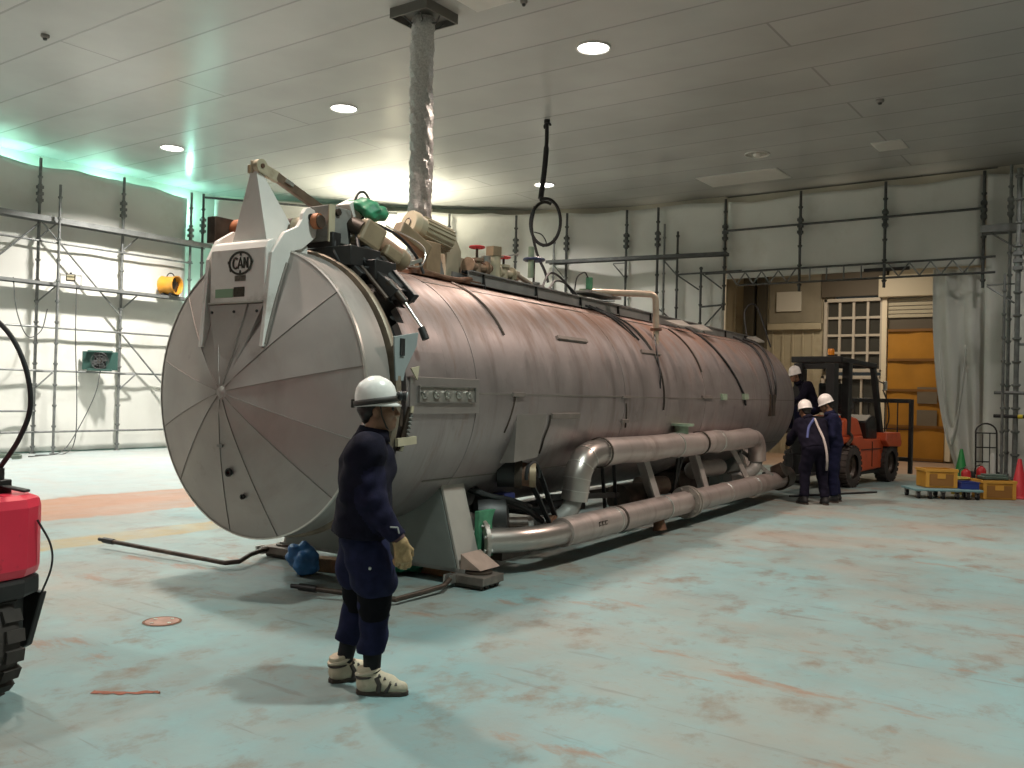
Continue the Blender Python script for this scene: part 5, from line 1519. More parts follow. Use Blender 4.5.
        sol = MB(); outl = [(0.0, -0.086), (0.034, -0.072), (0.044, -0.03), (0.042, 0.03), (0.052, 0.10), (0.046, 0.16), (0.026, 0.196), (0.004, 0.204), (-0.022, 0.194), (-0.040, 0.155), (-0.044, 0.09), (-0.036, 0.02), (-0.044, -0.03), (-0.032, -0.073)]
        Mx = Matrix(((rt[0], f[0], 0, base[0]), (rt[1], f[1], 0, base[1]), (0, 0, 1, base[2]), (0, 0, 0, 1)))
        sol.prism(outl, 0.024, Mx); sol.build('sole', M_SOLE, so, 0.004)
        if near:
            st = MB()
            def band(y0, z0_, y1, z1_, wx, r): return [q(wx * math.sin(t), y0 + (y1 - y0) * (0.5 + 0.5 * math.cos(t)) if False else (y0 + y1) / 2 + (y1 - y0) / 2 * math.cos(t), z0_ + (z1_ - z0_) * (0.5 - 0.5 * math.cos(t))) for t in np.linspace(0, 2 * PI, 20)]
            st.tube([tuple(v) for v in [q(0.056 * math.sin(t), -0.028 + 0.056 * math.cos(t), 0.098 + 0.006 * math.cos(t)) for t in np.linspace(0, 2 * PI, 22)]], 0.006, 6)
            st.build('ankle_trim', M_STRAP, so)
            la = MB()
            for k in range(4):
                y = 0.045 + 0.030 * k; z = 0.112 - 0.012 * k
                la.tube([tuple(q(x, y + 0.010 * abs(x) / 0.03 - 0.01, z - 6.0 * x * x * (1 + k * .3))) for x in np.linspace(-0.040, 0.040, 7)], 0.009, 6)
            for sx in (-1, 1): la.tube([tuple(q(sx * 0.040, 0.03, 0.10)), tuple(q(sx * 0.046, 0.05, 0.065)), tuple(q(sx * 0.050, 0.045, 0.025))], 0.014, 6); la.tube([tuple(q(sx * 0.040, 0.11, 0.072)), tuple(q(sx * 0.047, 0.10, 0.05)), tuple(q(sx * 0.050, 0.085, 0.025))], 0.010, 6)
            la.build('laces', M_STRAP, so)
            MB().tube([tuple(q(0.052 * math.sin(t) * 1.02, -0.022 + 0.062 * math.cos(t), 0.122 + 0.016 * math.cos(t))) for t in np.linspace(0, 2 * PI, 22)], 0.009, 6).build('ankle_strap', mat('cream strap', (0.54, 0.46, 0.35), 0.6), so)
    # ---- gloves
    if gloves:
        for s in 'LR':
            w = J['wr' + s]
            Gd = SDF(w - 0.21, w + 0.21, 0.0045 if near else 0.009)
            for a, b, r0, r1, k in hand_prims(w, J['hd' + s], J['pm' + s], J['th' + s], 0.8 if near else 0.62, 1.14 if near else 1.0): Gd.cone(a, b, r0 * 1.08, r1 * 1.08, k)
            dd = J['wr' + s] - J['el' + s]; dd /= np.linalg.norm(dd)
            Gd.cone(w - dd * 0.035, w + dd * 0.01, 0.036, 0.034, 0.02); Gd.cutlocal(w - dd * 0.04, -dd, 0.08)
            go = Gd.build('glove', M_GLOVE, P)
            if near: MB().tube([tuple(w - dd * t) for t in (0.048, 0.03, 0.008)], [0.041, 0.041, 0.038], 14).build('glove_cuff', mat('plum knit cuff', (0.09, 0.045, 0.05), 0.9), go)
    # ---- helmet
    if helmet:
        hm = MB(); n = 40; rows = []
        prof = [(1.07, -0.014), (1.07, -0.006), (1.015, 0.004), (1.0, 0.02), (0.985, 0.05), (0.91, 0.088), (0.75, 0.117), (0.50, 0.137), (0.23, 0.152), (0.0, 0.154)]
        for r, z in prof:
            rows.append([hp(0.107 * r * math.cos(t), -0.012 + (0.118 + (0.014 if (math.sin(t) > 0 and r > 1.05) else 0) * max(0, math.sin(t)) ** 2) * r * math.sin(t), 0.040 + z + (-0.012 * max(0, math.sin(t)) if r > 1.05 else 0)) for t in np.linspace(0, 2 * PI, n, endpoint=False)])
        vs = [v for r in rows for v in r]
        hm.add([tuple(v) for v in vs], [(i * n + k, i * n + (k + 1) % n, (i + 1) * n + (k + 1) % n, (i + 1) * n + k) for i in range(len(prof) - 1) for k in range(n)], 0, True)
        ho = hm.build('helmet', M_HELMET, P)
        so_ = ho.modifiers.new('thick', 'SOLIDIFY'); so_.thickness = 0.005; so_.offset = -1
        if near:
            bd = MB(); ring = [hp(0.1085 * math.cos(t) * 1.01, -0.012 + 0.1195 * 1.015 * math.sin(t), 0.052 + 0.010 * math.sin(t)) for t in np.linspace(0, 2 * PI, 40, endpoint=False)]
            vs = []
            for v in ring: vs += [tuple(v + HR @ npv(0, 0, 0.016)), tuple(v - HR @ npv(0, 0, 0.016))]
            bd.add(vs, [(2 * k, 2 * k + 1, (2 * k + 3) % 80, (2 * k + 2) % 80) for k in range(40)], 0, True)
            bo_ = bd.build('headlamp_band', M_STRAP, ho); sl2 = bo_.modifiers.new('thick', 'SOLIDIFY'); sl2.thickness = 0.007; sl2.offset = 1
            hl = MB(); hl.sphere(tuple(hp(0, 0.122, 0.076)), 0.029, 12, 8, scale=(1.3, 0.8, 1.0)); hl.cyl(tuple(hp(0, 0.125, 0.076)), tuple(hp(0, 0.160, 0.072)), 0.024, 0.029, 14)
            ho2 = hl.build('headlamp', M_BLACKMETAL, ho)
            MB().cyl(tuple(hp(0, 0.159, 0.072)), tuple(hp(0, 0.163, 0.071)), 0.024, n=14).build('headlamp_lens', mat('pale lens', (0.55, 0.55, 0.55), 0.15), ho2)
            MB().box(tuple(hp(0, -0.140, 0.045)), (0.05, 0.022, 0.048)).build('battery_pack', M_STRAP, ho, 0.005)
        cs = MB()
        for sx in (-1, 1): cs.tube([tuple(hp(sx * 0.098, 0.02, 0.045)), tuple(hp(sx * 0.084, 0.025, -0.03)), tuple(hp(sx * 0.055, 0.045, -0.095)), tuple(hp(0, 0.058, -0.118))], 0.0045, 6)
        cs.build('chin_strap', M_STRAP, ho)
    return P, hp


# foreground worker, seen from his right side
J1 = dict(pelvis=(0, 0, 0.90), chest=(0, 0.025, 1.24), neck=(0, 0.045, 1.385), head=(0, 0.075, 1.535),
          shL=(-0.165, 0.015, 1.31), shR=(0.165, 0.015, 1.31), elL=(-0.235, -0.03, 1.06), elR=(0.225, 0.05, 1.06), wrL=(-0.245, 0.07, 0.83), wrR=(0.235, 0.205, 0.845),
          hdL=(0.05, 0.2, -1), hdR=(0.0, 0.22, -1), pmL=(1, -0.2, 0), pmR=(-1, -0.35, 0), thL=(0.1, 1, 0.2), thR=(-0.1, 1, 0.2),
          hipL=(-0.085, 0, 0.86), hipR=(0.085, 0, 0.86), knL=(-0.105, -0.01, 0.475), knR=(0.105, 0.075, 0.475),
          anL=(-0.115, -0.085, 0.085), anR=(0.115, 0.075, 0.085), toeL=(-0.17, 0.075, 0.03), toeR=(0.145, 0.245, 0.03))
for k in ('hdL', 'hdR', 'pmL', 'pmR', 'thL', 'thR'): pass


def person(loc, facing, J, *a, **k):
    """hand axes are directions, so keep them out of the bounding box of joints"""
    dirs = {q: np.array(J[q], float) for q in J if q[:2] in ('hd', 'pm', 'th')}
    pts = {q: J[q] for q in J if q not in dirs}

    class JJ(dict): pass
    return make_person(loc, facing, {**pts, **{q: v for q, v in dirs.items()}}, *a, **k)


P1_, hp1 = person((-3.585, 3.62, 0), 44, J1, 'worker in dark navy jacket, white headlamp helmet and cream shoes standing in the foreground', near=True, h=0.011, hb=0.0065, head_rot=(-6, 4, 0))
ptag = MB(); ptag.bar((0.294, 0.15, 0.930), (0.293, 0.19, 0.928), 0.006, 0.007); ptag.bar((0.293, 0.19, 0.928), (0.290, 0.198, 0.895), 0.006, 0.006)
ptag.build('sleeve_piping', mat('pale piping', (0.5, 0.48, 0.46), 0.6), P1_)
MB().cyl((0.21, 0.05, 0.70), (0.236, 0.05, 0.70), 0.008, n=10).build('pocket_button', M_SILVER, P1_)

# worker bending over at the pipe end, back to the camera
J2 = dict(pelvis=(0, -0.05, 0.92), chest=(0, 0.16, 1.22), neck=(0, 0.24, 1.34), head=(-0.02, 0.33, 1.47),
          shL=(-0.175, 0.16, 1.27), shR=(0.175, 0.16, 1.27), elL=(-0.26, 0.30, 1.04), elR=(0.26, 0.32, 1.06), wrL=(-0.20, 0.52, 0.92), wrR=(0.16, 0.50, 0.95),
          hdL=(0.1, 1, -0.2), hdR=(-0.2, 1, -0.2), pmL=(0.4, 0, -1), pmR=(-0.4, 0, -1), thL=(1, 0.2, 0), thR=(-1, 0.2, 0),
          hipL=(-0.09, -0.05, 0.88), hipR=(0.09, -0.05, 0.88), knL=(-0.14, 0.03, 0.49), knR=(0.13, 0.0, 0.49),
          anL=(-0.17, -0.04, 0.085), anR=(0.15, -0.10, 0.085), toeL=(-0.20, 0.13, 0.03), toeR=(0.17, 0.07, 0.03))
P2_, hp2 = person((-4.44, 14.55, 0), 132, J2, 'worker with pale harness strap down the back bending over the lower pipe end', h=0.017, hb=0.011, head_rot=(10, -15, 0), trous=M_NAVY)
hs = MB()
hs.tube(spline([(0.02, 0.06, 1.36), (0.05, -0.02, 1.22), (0.08, -0.14, 1.05), (0.10, -0.21, 0.86), (0.12, -0.20, 0.68), (0.16, -0.10, 0.55)], 8), 0.018, 8)
hs.build('harness_strap', mat('pale harness rope', (0.48, 0.42, 0.40), 0.7), P2_)
hs = MB(); hs.tube(spline([(0.02, 0.07, 1.36), (-0.10, 0.0, 1.22), (-0.16, -0.08, 1.05)], 8), 0.020, 8)
hs.build('harness_strap', mat('blue harness web', (0.06, 0.08, 0.22), 0.7), P2_)
# worker in blue beside him, facing left
J3 = dict(pelvis=(0, 0, 0.95), chest=(0, 0.04, 1.28), neck=(0, 0.08, 1.43), head=(0, 0.14, 1.575),
          shL=(-0.175, 0.03, 1.36), shR=(0.175, 0.03, 1.36), elL=(-0.24, 0.05, 1.10), elR=(0.23, 0.05, 1.10), wrL=(-0.20, 0.26, 0.98), wrR=(0.15, 0.24, 0.93),
          hdL=(0.1, 0.7, -0.6), hdR=(-0.2, 0.5, -0.8), pmL=(1, 0, -0.3), pmR=(-1, 0, -0.3), thL=(0, 1, 1), thR=(0, 1, 1),
          hipL=(-0.09, 0, 0.91), hipR=(0.09, 0, 0.91), knL=(-0.11, 0.03, 0.50), knR=(0.11, 0.01, 0.50),
          anL=(-0.12, 0.0, 0.085), anR=(0.12, -0.05, 0.085), toeL=(-0.15, 0.17, 0.03), toeR=(0.15, 0.12, 0.03))
P3_, hp3 = person((-4.29, 15.12, 0), 196, J3, 'worker in plain navy work clothes and white helmet standing upright beside the orange forklift', h=0.017, hb=0.011, head_rot=(5, -22, 0), cloth=M_NAVY2)
# driver leaning out on the forklift
J4 = dict(pelvis=(0, 0, 1.08), chest=(0, 0.17, 1.40), neck=(0, 0.27, 1.53), head=(0, 0.36, 1.66),
          shL=(-0.175, 0.18, 1.46), shR=(0.175, 0.18, 1.46), elL=(-0.24, 0.34, 1.24), elR=(0.25, 0.34, 1.24), wrL=(-0.16, 0.50, 1.12), wrR=(0.16, 0.50, 1.12),
          hdL=(0.1, 0.8, -0.5), hdR=(-0.1, 0.8, -0.5), pmL=(0.3, 0, -1), pmR=(-0.3, 0, -1), thL=(1, 0.3, 0), thR=(-1, 0.3, 0),
          hipL=(-0.09, 0, 1.04), hipR=(0.09, 0, 1.04), knL=(-0.14, 0.34, 0.96), knR=(0.14, 0.34, 0.96),
          anL=(-0.14, 0.36, 0.62), anR=(0.14, 0.36, 0.62), toeL=(-0.15, 0.52, 0.56), toeR=(0.15, 0.52, 0.56))
P4_, hp4 = person((-5.46, 17.66, 0.46), 225, J4, 'driver in dark clothes and helmet leaning out on the left side of the orange forklift', h=0.018, hb=0.012, head_rot=(0, -12, 0), seated=True)
# ================================================================ forklifts
def tyre(name, c, axis, R, W, parent, rim_m, lug=22):
    r = empty(name, c); r.parent = parent
    ax = Vector(axis)
    m = MB(); m.lathe([(R * 0.58, -W / 2), (R * 0.80, -W / 2 - 0.01), (R * 0.94, -W / 2 + 0.01), (R * 0.985, -W / 2 + 0.045), (R * 0.985, W / 2 - 0.045), (R * 0.94, W / 2 - 0.01), (R * 0.80, W / 2 + 0.01), (R * 0.58, W / 2)], (0, 0, 0), ax, n=40)
    s = ax.cross(Vector((0, 0, 1))).normalized(); u = ax.cross(s)
    for k in range(lug):
        t = 2 * PI * k / lug
        for side in (-1, 1):
            t2 = t + (PI / lug if side > 0 else 0)
            d = s * math.cos(t2) + u * math.sin(t2)
            m.bar(d * R * 0.985 + ax * side * 0.012, d * R * 0.97 + ax * side * (W / 2), 2 * PI * R / lug * 0.62, 0.035, d)
    m.build('tread', mat('dusty tyre rubber', (0.045, 0.036, 0.032), 0.85, 0, 0.3, 10), r)
    h = MB(); h.lathe([(R * 0.58, -W * 0.32), (R * 0.5, -W * 0.30), (R * 0.42, -W * 0.1), (0.0, -W * 0.1)], (0, 0, 0), ax, n=24)
    h.lathe([(R * 0.58, W * 0.32), (R * 0.5, W * 0.30), (R * 0.42, W * 0.1), (0.0, W * 0.1)], (0, 0, 0), ax, n=24)
    for k in range(6):
        t = 2 * PI * k / 6; d = (s * math.cos(t) + u * math.sin(t)) * R * 0.25
        h.cyl(d - ax * (W * 0.16), d + ax * (W * 0.16), 0.016, n=6)
    h.build('hub', rim_m, r)
    return r


M_ORANGE = mat('orange forklift paint', (0.55, 0.085, 0.025), 0.4, 0, 0.1, 5, (0.18, 0.05, 0.03), 6, 0.6, 0.8)
M_FKBLACK = mat('forklift black steel', (0.018, 0.018, 0.018), 0.5, 0.2, 0.2, 6)
FK = empty('forklift', (-5.21, 18.97, 0), math.radians(-7.0), 'orange counterbalance forklift with black overhead guard parked at the far end of the vessel', 'forklift')
# local axes: y towards the fork carriage (away), x to the right
for s in (1, -1):
    tyre('wheel', (s * 0.50, -1.0, 0.40), (1, 0, 0), 0.40, 0.26, FK, M_GREASE)
    tyre('wheel', (s * 0.50, 1.0, 0.40), (1, 0, 0), 0.40, 0.24, FK, M_GREASE)
bdy = yz_plate([(-0.52, 0.26), (-0.54, 0.55), (-0.68, 0.74), (-0.90, 0.84), (-1.20, 0.84), (-1.36, 0.78), (-1.36, 0.96), (-0.35, 0.98), (-0.30, 0.90), (0.62, 0.90), (0.75, 0.84), (0.66, 0.30)], -0.54, 0.54)
BD = bdy.build('body', M_ORANGE, FK, 0.03)
MB().box((0, -0.95, 0.50), (0.72, 0.84, 0.55)).build('axle_housing', M_FKBLACK, FK, 0.02)
MB().box((0, 1.0, 0.55), (0.70, 0.7, 0.6)).build('counterweight', M_ORANGE, FK, 0.04)
MB().box((0.0, 0.05, 0.24), (1.04, 1.0, 0.06)).build('step_plate', M_FKBLACK, BD)
MB().box((0.545, 0.12, 0.60), (0.012, 0.02, 0.5)).build('panel_gap', M_FKBLACK, BD)
MB().bar((0.548, -0.45, 0.70), (0.548, 0.6, 0.70), 0.008, 0.015).build('panel_gap', M_FKBLACK, BD)
yz_plate([(-1.30, 0.96), (-1.24, 1.30), (-0.90, 1.36), (-0.55, 1.32), (-0.26, 0.96)], -0.46, 0.52).build('engine_hood', M_ORANGE, FK, 0.05)
fd_ = yz_plate([(0.55, 0.86), (0.62, 1.02), (1.35, 1.02), (1.45, 0.80), (1.40, 0.72), (0.72, 0.74)], 0.40, 0.66)
fd_.build('fender', M_ORANGE, FK, 0.02)
yz_plate([(0.55, 0.86), (0.62, 1.02), (1.35, 1.02), (1.45, 0.80), (1.40, 0.72), (0.72, 0.74)], -0.66, -0.40).build('fender', M_ORANGE, FK, 0.02)
seat = MB(); seat.box((0, -0.42, 1.47), (0.5, 0.5, 0.12)); seat.box((0, -0.68, 1.75), (0.48, 0.10, 0.5))
seat.build('driver_seat', M_FKBLACK, FK, 0.04)
cw = yz_plate([(0.10, 0.86), (0.02, 1.25), (0.30, 1.38), (0.55, 1.32), (0.62, 0.86)], -0.42, 0.46)
cw.build('cowl', M_FKBLACK, FK, 0.03)
MB().cyl((0, 0.25, 1.35), (0, 0.05, 1.52), 0.02, n=8).build('steering_column', M_FKBLACK, FK)
MB().tube(arc((0, 0.03, 1.53), 0.17, 0, 2 * PI, 20, (1, 0, 0), (0, 0.5, 0.86)), 0.014, 8).build('steering_wheel', M_FKBLACK, FK)
for s in (-1, 1):
    MB().bar((s * 0.46, -1.02, 1.0), (s * 0.46, -0.98, 2.38), 0.14, 0.18).build('guard_pillar', M_FKBLACK, FK, 0.012)
    MB().bar((s * 0.46, 0.78, 0.95), (s * 0.44, 0.36, 2.34), 0.09, 0.14).build('guard_pillar', M_FKBLACK, FK, 0.012)
rf = MB()
for s in (-1, 1): rf.bar((s * 0.47, -1.35, 2.44), (s * 0.46, 0.42, 2.38), 0.09, 0.10)
rf.bar((-0.5, -1.35, 2.44), (0.5, -1.35, 2.44), 0.10, 0.12); rf.bar((-0.48, 0.42, 2.38), (0.48, 0.42, 2.38), 0.09, 0.10)
for k in range(6): rf.bar((-0.44, -1.05 + 0.26 * k, 2.43), (0.44, -1.05 + 0.26 * k, 2.43), 0.05, 0.04)
rf.build('overhead_guard', M_FKBLACK, FK, 0.015)
bc = empty('beacon', (0.22, -1.2, 2.5)); bc.parent = FK
MB().cyl((0, 0, -0.02), (0, 0, 0.03), 0.07, n=16).build('beacon_base', M_FKBLACK, bc)
MB().lathe([(0.062, 0.03), (0.066, 0.11), (0.05, 0.15), (0, 0.155)], n=16).build('beacon_lens', mat('amber lens', (0.75, 0.25, 0.02), 0.25), bc)
for s in (-1, 1): MB().bar((s * 0.32 + 0.06, -1.50, 0.10), (s * 0.32 + 0.06, -1.50, 2.36), 0.17, 0.20, (0, 1, 0)).build('mast_rail', M_FKBLACK, FK, 0.008)
ms = MB()
for z in (0.3, 1.3, 2.30): ms.bar((-0.36, -1.47, z), (0.36, -1.47, z), 0.08, 0.10)
ms.build('mast_crossbar', M_FKBLACK, FK, 0.006)
MB().box((0, -1.64, 0.42), (0.9, 0.06, 0.34)).build('fork_carriage', M_FKBLACK, FK, 0.006)
cg = MB()
for z in (0.45, 1.68): cg.bar((-0.80, 1.56, z), (0.80, 1.56, z), 0.07, 0.09)
for x in (-0.80, 0.80): cg.bar((x, 1.56, 0.15), (x, 1.56, 1.72), 0.075, 0.10, (0, 1, 0))
for x in (-0.3, 0.3): cg.bar((x, 1.3, 0.6), (x, 1.58, 0.6), 0.08, 0.08)
cg.build('tail_frame', M_FKBLACK, FK, 0.008)
for x in (-0.4, -0.1, 0.25, 0.52): MB().cyl((x, 1.56, 0.45), (x, 1.56, 1.68), 0.014, n=8).build('tail_frame_bar', M_FKBLACK, FK)
MB().cyl((-0.8, 1.56, 1.08), (0.8, 1.56, 1.08), 0.010, n=6).build('tail_frame_bar', M_FKBLACK, FK)
for x in (-0.32, 0.32):
    fkm = MB(); fkm.bar((x, -1.68, 0.30), (x, -2.75, 0.28), 0.11, 0.045); fkm.bar((x, -1.69, 0.28), (x, -1.69, 0.62), 0.11, 0.05, (0, 1, 0))
    fkm.build('fork_blade', M_BLACKMETAL, FK, 0.004)
mr = empty('side_mirror', (0.60, 0.55, 1.98)); mr.parent = FK
MB().cyl((-0.12, 0, 0.10), (0, 0, 0.04), 0.012, n=8).build('mirror_arm', M_FKBLACK, mr)
MB().box((0.02, 0, 0), (0.05, 0.14, 0.20)).build('mirror_head', mat('mirror glass', (0.7, 0.7, 0.68), 0.1, 0.9), mr, 0.02)
MB().tube(spline([(0.55, 0.62, 1.9), (0.62, 0.72, 1.6), (0.62, 0.78, 1.3), (0.56, 0.8, 1.1)], 6), 0.014, 6).build('hydraulic_hose', M_BLACK, FK)
MB().tube(spline([(0.50, -0.95, 1.05), (0.60, -1.05, 0.95), (0.57, -1.2, 0.8)], 6), 0.03, 8).build('exhaust', M_GREASE, FK)

M_REDFK = mat('glossy red forklift paint', (0.72, 0.035, 0.07), 0.3, 0, 0.06, 4, (0.20, 0.02, 0.025), 9, 0.62, 0.8)
RF = empty('forklift', (-4.84, 1.96, 0), math.radians(8), 'red forklift tail cut by the left picture edge, black cable arching over it', 'forklift')
# local axes: x towards the tail (right), y away from the camera; far rear corner near the origin
cwt = MB()
outl = [(-1.6, 0.56), (-0.05, 0.56), (0.12, 0.50), (0.20, 0.36), (0.22, 0.0), (0.22, -0.5), (0.10, -0.62), (-1.6, -0.66)]
cwt.prism(outl, 0.43, Matrix.Translation((0, 0, 0.63)))
CW = cwt.build('counterweight', M_REDFK, RF, 0.06)
sk = MB(); sk.prism([(x * 0.985 if x > 0 else x, y * 0.98) for x, y in outl], 0.10, Matrix.Translation((0, 0, 0.54)))
sk.build('bumper', M_BLACKMETAL, RF, 0.02)
fp = MB(); fp.prism([(-0.40, 0.54), (0.13, 0.54), (0.02, 0.24), (-0.06, 0.20), (-0.20, 0.15), (-0.40, 0.30)], 0.04, Matrix(((1, 0, 0, 0), (0, 0, -1, 0.53), (0, 1, 0, 0), (0, 0, 0, 1))))
fp.bar((0.10, 0.20, 0.42), (0.05, 0.44, 0.42), 0.03, 0.28); fp.build('side_skirt', M_BLACKMETAL, RF, 0.01)
MB().box((-0.6, -0.05, 0.42), (1.0, 0.9, 0.28)).build('chassis', M_BLACKMETAL, RF)
tyre('wheel', (-0.08, 0.22, 0.32), (0, 1, 0), 0.32, 0.22, RF, M_GREASE, 20)
tyre('wheel', (-0.14, -0.42, 0.32), (0, 1, 0), 0.32, 0.22, RF, M_GREASE, 20)
lk = MB(); lk.box((-0.06, 0.36, 1.09), (0.09, 0.10, 0.08)); lk.cyl((-0.06, 0.36, 1.13), (-0.06, 0.36, 1.19), 0.03, n=12); lk.bar((-0.04, 0.36, 1.10), (0.10, 0.42, 1.075), 0.05, 0.015)
lk.build('cable_socket', M_BLACKMETAL, RF, 0.006)
MB().tube(spline([(-0.06, 0.36, 1.18), (0.04, 0.40, 1.34), (0.10, 0.42, 1.52), (0.07, 0.40, 1.74), (-0.05, 0.36, 1.93), (-0.28, 0.30, 2.06), (-0.6, 0.2, 2.12)], 10), 0.013, 10).build('cable', M_BLACK, RF)
MB().tube(spline([(0.17, 0.43, 0.93), (0.21, 0.48, 0.80), (0.215, 0.485, 0.68), (0.15, 0.47, 0.52)], 8), 0.006, 6).build('wire', M_BLACK, RF)

# ================================================================ skates under the saddle feet
def skate(lx, ly, bar, label, tip_label=None):
    x, y, _ = vw(lx, ly, 0)
    r = empty('machine_skate', (x, y, 0), VA, label, 'machine skate', 'skates with tow bars under the vessel front')
    M_SK = mat('worn steel skate', (0.20, 0.165, 0.145), 0.45, 0.6, 0.3, 10)
    MB().box((0, 0, 0.075), (0.34, 0.32, 0.07)).build('skate_body', M_SK, r, 0.008)
    ro = MB()
    for k in range(4): ro.cyl((-0.13, -0.12 + 0.08 * k, 0.032), (0.13, -0.12 + 0.08 * k, 0.032), 0.030, n=12)
    ro.build('rollers', M_GREASE, r)
    MB().cyl((0, 0.02, 0.105), (0, 0.02, 0.125), 0.12, n=20).build('turntable', M_GREASE, r)
    c = MB()
    for s in (-1, 1): c.box((-0.15 + s * 0.03, -0.18, 0.075), (0.018, 0.10, 0.07))
    c.build('drawbar_clevis', M_SILVER, r)
    b = MB(); b.tube([tuple(p) for p in bar], 0.022, 10)
    b.build('tow_bar', M_GREASE, r)
    t0, t1 = Vector(bar[-2]), Vector(bar[-1]); d = (t1 - t0).normalized()
    e = MB(); e.cyl(t1 - d * 0.10, t1 + d * 0.05, 0.029, n=10); e.cyl(t1 + d * 0.05, t1 + d * 0.12, 0.018, n=10)
    e.build('bar_coupling', M_BLACKMETAL, r)
    return r


skate(1.18, 1.44, [(-0.15, -0.17, 0.08), (-0.06, -0.40, 0.06), (-0.08, -0.62, 0.05), (-0.10, -0.96, 0.045), (-0.82, -1.20, 0.08)],
      'steel machine skate with bent tow bar under the right saddle foot')
skate(-1.04, 1.40, [(-0.10, -0.16, 0.09), (0.04, -0.50, 0.09), (0.10, -0.68, 0.06), (0.02, -0.77, 0.05), (-1.60, -0.86, 0.09)],
      'machine skate with long straight tow bar under the left saddle foot')


# crumpled cloths and packing on the floor
def crumple(name, lx, ly, size, m, label, cat, seed, z=0.0):
    s = SDF((-0.4, -0.4, -0.02), (0.4, 0.4, 0.5), 0.014)
    rs = np.random.default_rng(seed)
    for k in range(9):
        a = rs.uniform(-1, 1, 3) * np.array(size) * 0.5
        s.ell((a[0], a[1], size[2] * 0.45 + a[2] * 0.4), np.array(size) * rs.uniform(0.28, 0.5), 0.03)
    s.wrinkle(0.014, 45, seed); s.cut((0, 0, 0.004), (0, 0, -1))
    x, y, _ = vw(lx, ly, 0)
    o = s.build(name, m); o.location = (x, y, z)
    return tag(o, label, cat)


crumple('plastic_bag', -0.30, 0.88, (0.18, 0.15, 0.27), M_BLUEPL, 'crumpled blue plastic bag on the floor under the vessel door', 'bag', 3)
crumple('cloth', 0.26, 1.50, (0.34, 0.22, 0.15), M_GREEN, 'crumpled green cloth on the floor behind the standing worker', 'cloth', 5)
GRx, GRy, _ = vw(0.33, 0.86, 0)
gc = SDF((-0.3, -0.3, -0.15), (0.3, 0.3, 0.2), 0.012)
for c_, r_ in (((0, 0, 0.02), (0.14, 0.13, 0.07)), ((0.05, 0.09, -0.02), (0.10, 0.10, 0.07)), ((-0.08, -0.04, 0.03), (0.09, 0.08, 0.06)), ((0.10, -0.02, -0.04), (0.06, 0.09, 0.07))): gc.ell(c_, r_, 0.03)
gc.wrinkle(0.012, 50, 4)
gco = gc.build('cloth', mat('bright green cloth', (0.03, 0.22, 0.11), 0.5, 0, 0.3, 15)); gco.location = (GRx, GRy, 3.17)
tag(gco, 'green cloth draped over the gear motor on top of the vessel', 'cloth')
x, y, _ = vw(0.62, 1.62, 0)
tag(MB().box((0, 0, 0.03), (0.62, 0.09, 0.06), Matrix.Rotation(VA - 0.12, 3, 'Z')).build('timber_block', M_WOOD, None, 0.004, (x, y, 0)), 'short length of bare timber on the floor beside the right saddle foot', 'timber')
x, y, _ = vw(-0.1, 1.15, 0)
tag(MB().box((0, 0, 0.06), (0.5, 0.12, 0.12), Matrix.Rotation(VA + 0.2, 3, 'Z')).build('timber_block', M_WOOD, None, 0.006, (x, y, 0)), 'thick timber block on the floor under the vessel behind the blue bag', 'timber')
x, y, _ = vw(0.05, 1.80, 0)
tag(MB().cyl((-0.45, -0.2, 0.02), (0.35, 0.1, 0.02), 0.02, n=10).build('steel_rod', M_GREASE, None, 0, (x, y, 0)), 'dark steel rod lying under the front saddle of the vessel', 'rod')
tag(MB().cyl((0, 0, 0.018), (0.93, 1.96, 0.018), 0.018, n=10).build('steel_rod', M_BLACKMETAL, None, 0, (-5.05, 15.24, 0)), 'long dark rod lying on the floor in front of the orange forklift', 'rod')
# floor drain cover and rusty crack repair
dr = empty('drain_cover', (-5.61, 3.74, 0), 0, 'small round rusty cover set in the floor at left', 'drain cover')
MB().cyl((0, 0, 0), (0, 0, 0.006), 0.115, n=28).build('cover_plate', mat('rusty cover plate', (0.33, 0.20, 0.16), 0.6, 0.3, 0.2, 12), dr)
MB().lathe([(0.115, 0.0), (0.130, 0.004), (0.118, 0.009), (0.112, 0.006)], n=28).build('cover_ring', M_RUST, dr)
bo = MB()
for k in range(4): bo.cyl((0.08 * math.cos(k * PI / 2), 0.08 * math.sin(k * PI / 2), 0.006), (0.08 * math.cos(k * PI / 2), 0.08 * math.sin(k * PI / 2), 0.010), 0.014, n=6)
bo.build('cover_screws', M_SILVER, dr)
ck = MB()
pts = spline([(-4.60, 2.66, 0.004), (-4.52, 2.71, 0.004), (-4.44, 2.77, 0.004), (-4.36, 2.86, 0.004), (-4.32, 2.88, 0.004)], 4)
ck.add([(p.x + 0.010 * math.sin(i * 2.2) * 1.0 + sx * 0.014 * (1 + 0.5 * math.sin(i * 1.3)), p.y - sx * 0.014 * (1 + 0.5 * math.cos(i * 1.9)), 0.003) for i, p in enumerate(pts) for sx in (-1, 1)],
       [(2 * i, 2 * i + 1, 2 * i + 3, 2 * i + 2) for i in range(len(pts) - 1)])
tag(ck.build('floor_patch', mat('rust red filler', (0.26, 0.085, 0.05), 0.8, 0, 0.2, 30)), 'thin ragged rust-red filler line in the floor at lower left', 'floor patch')

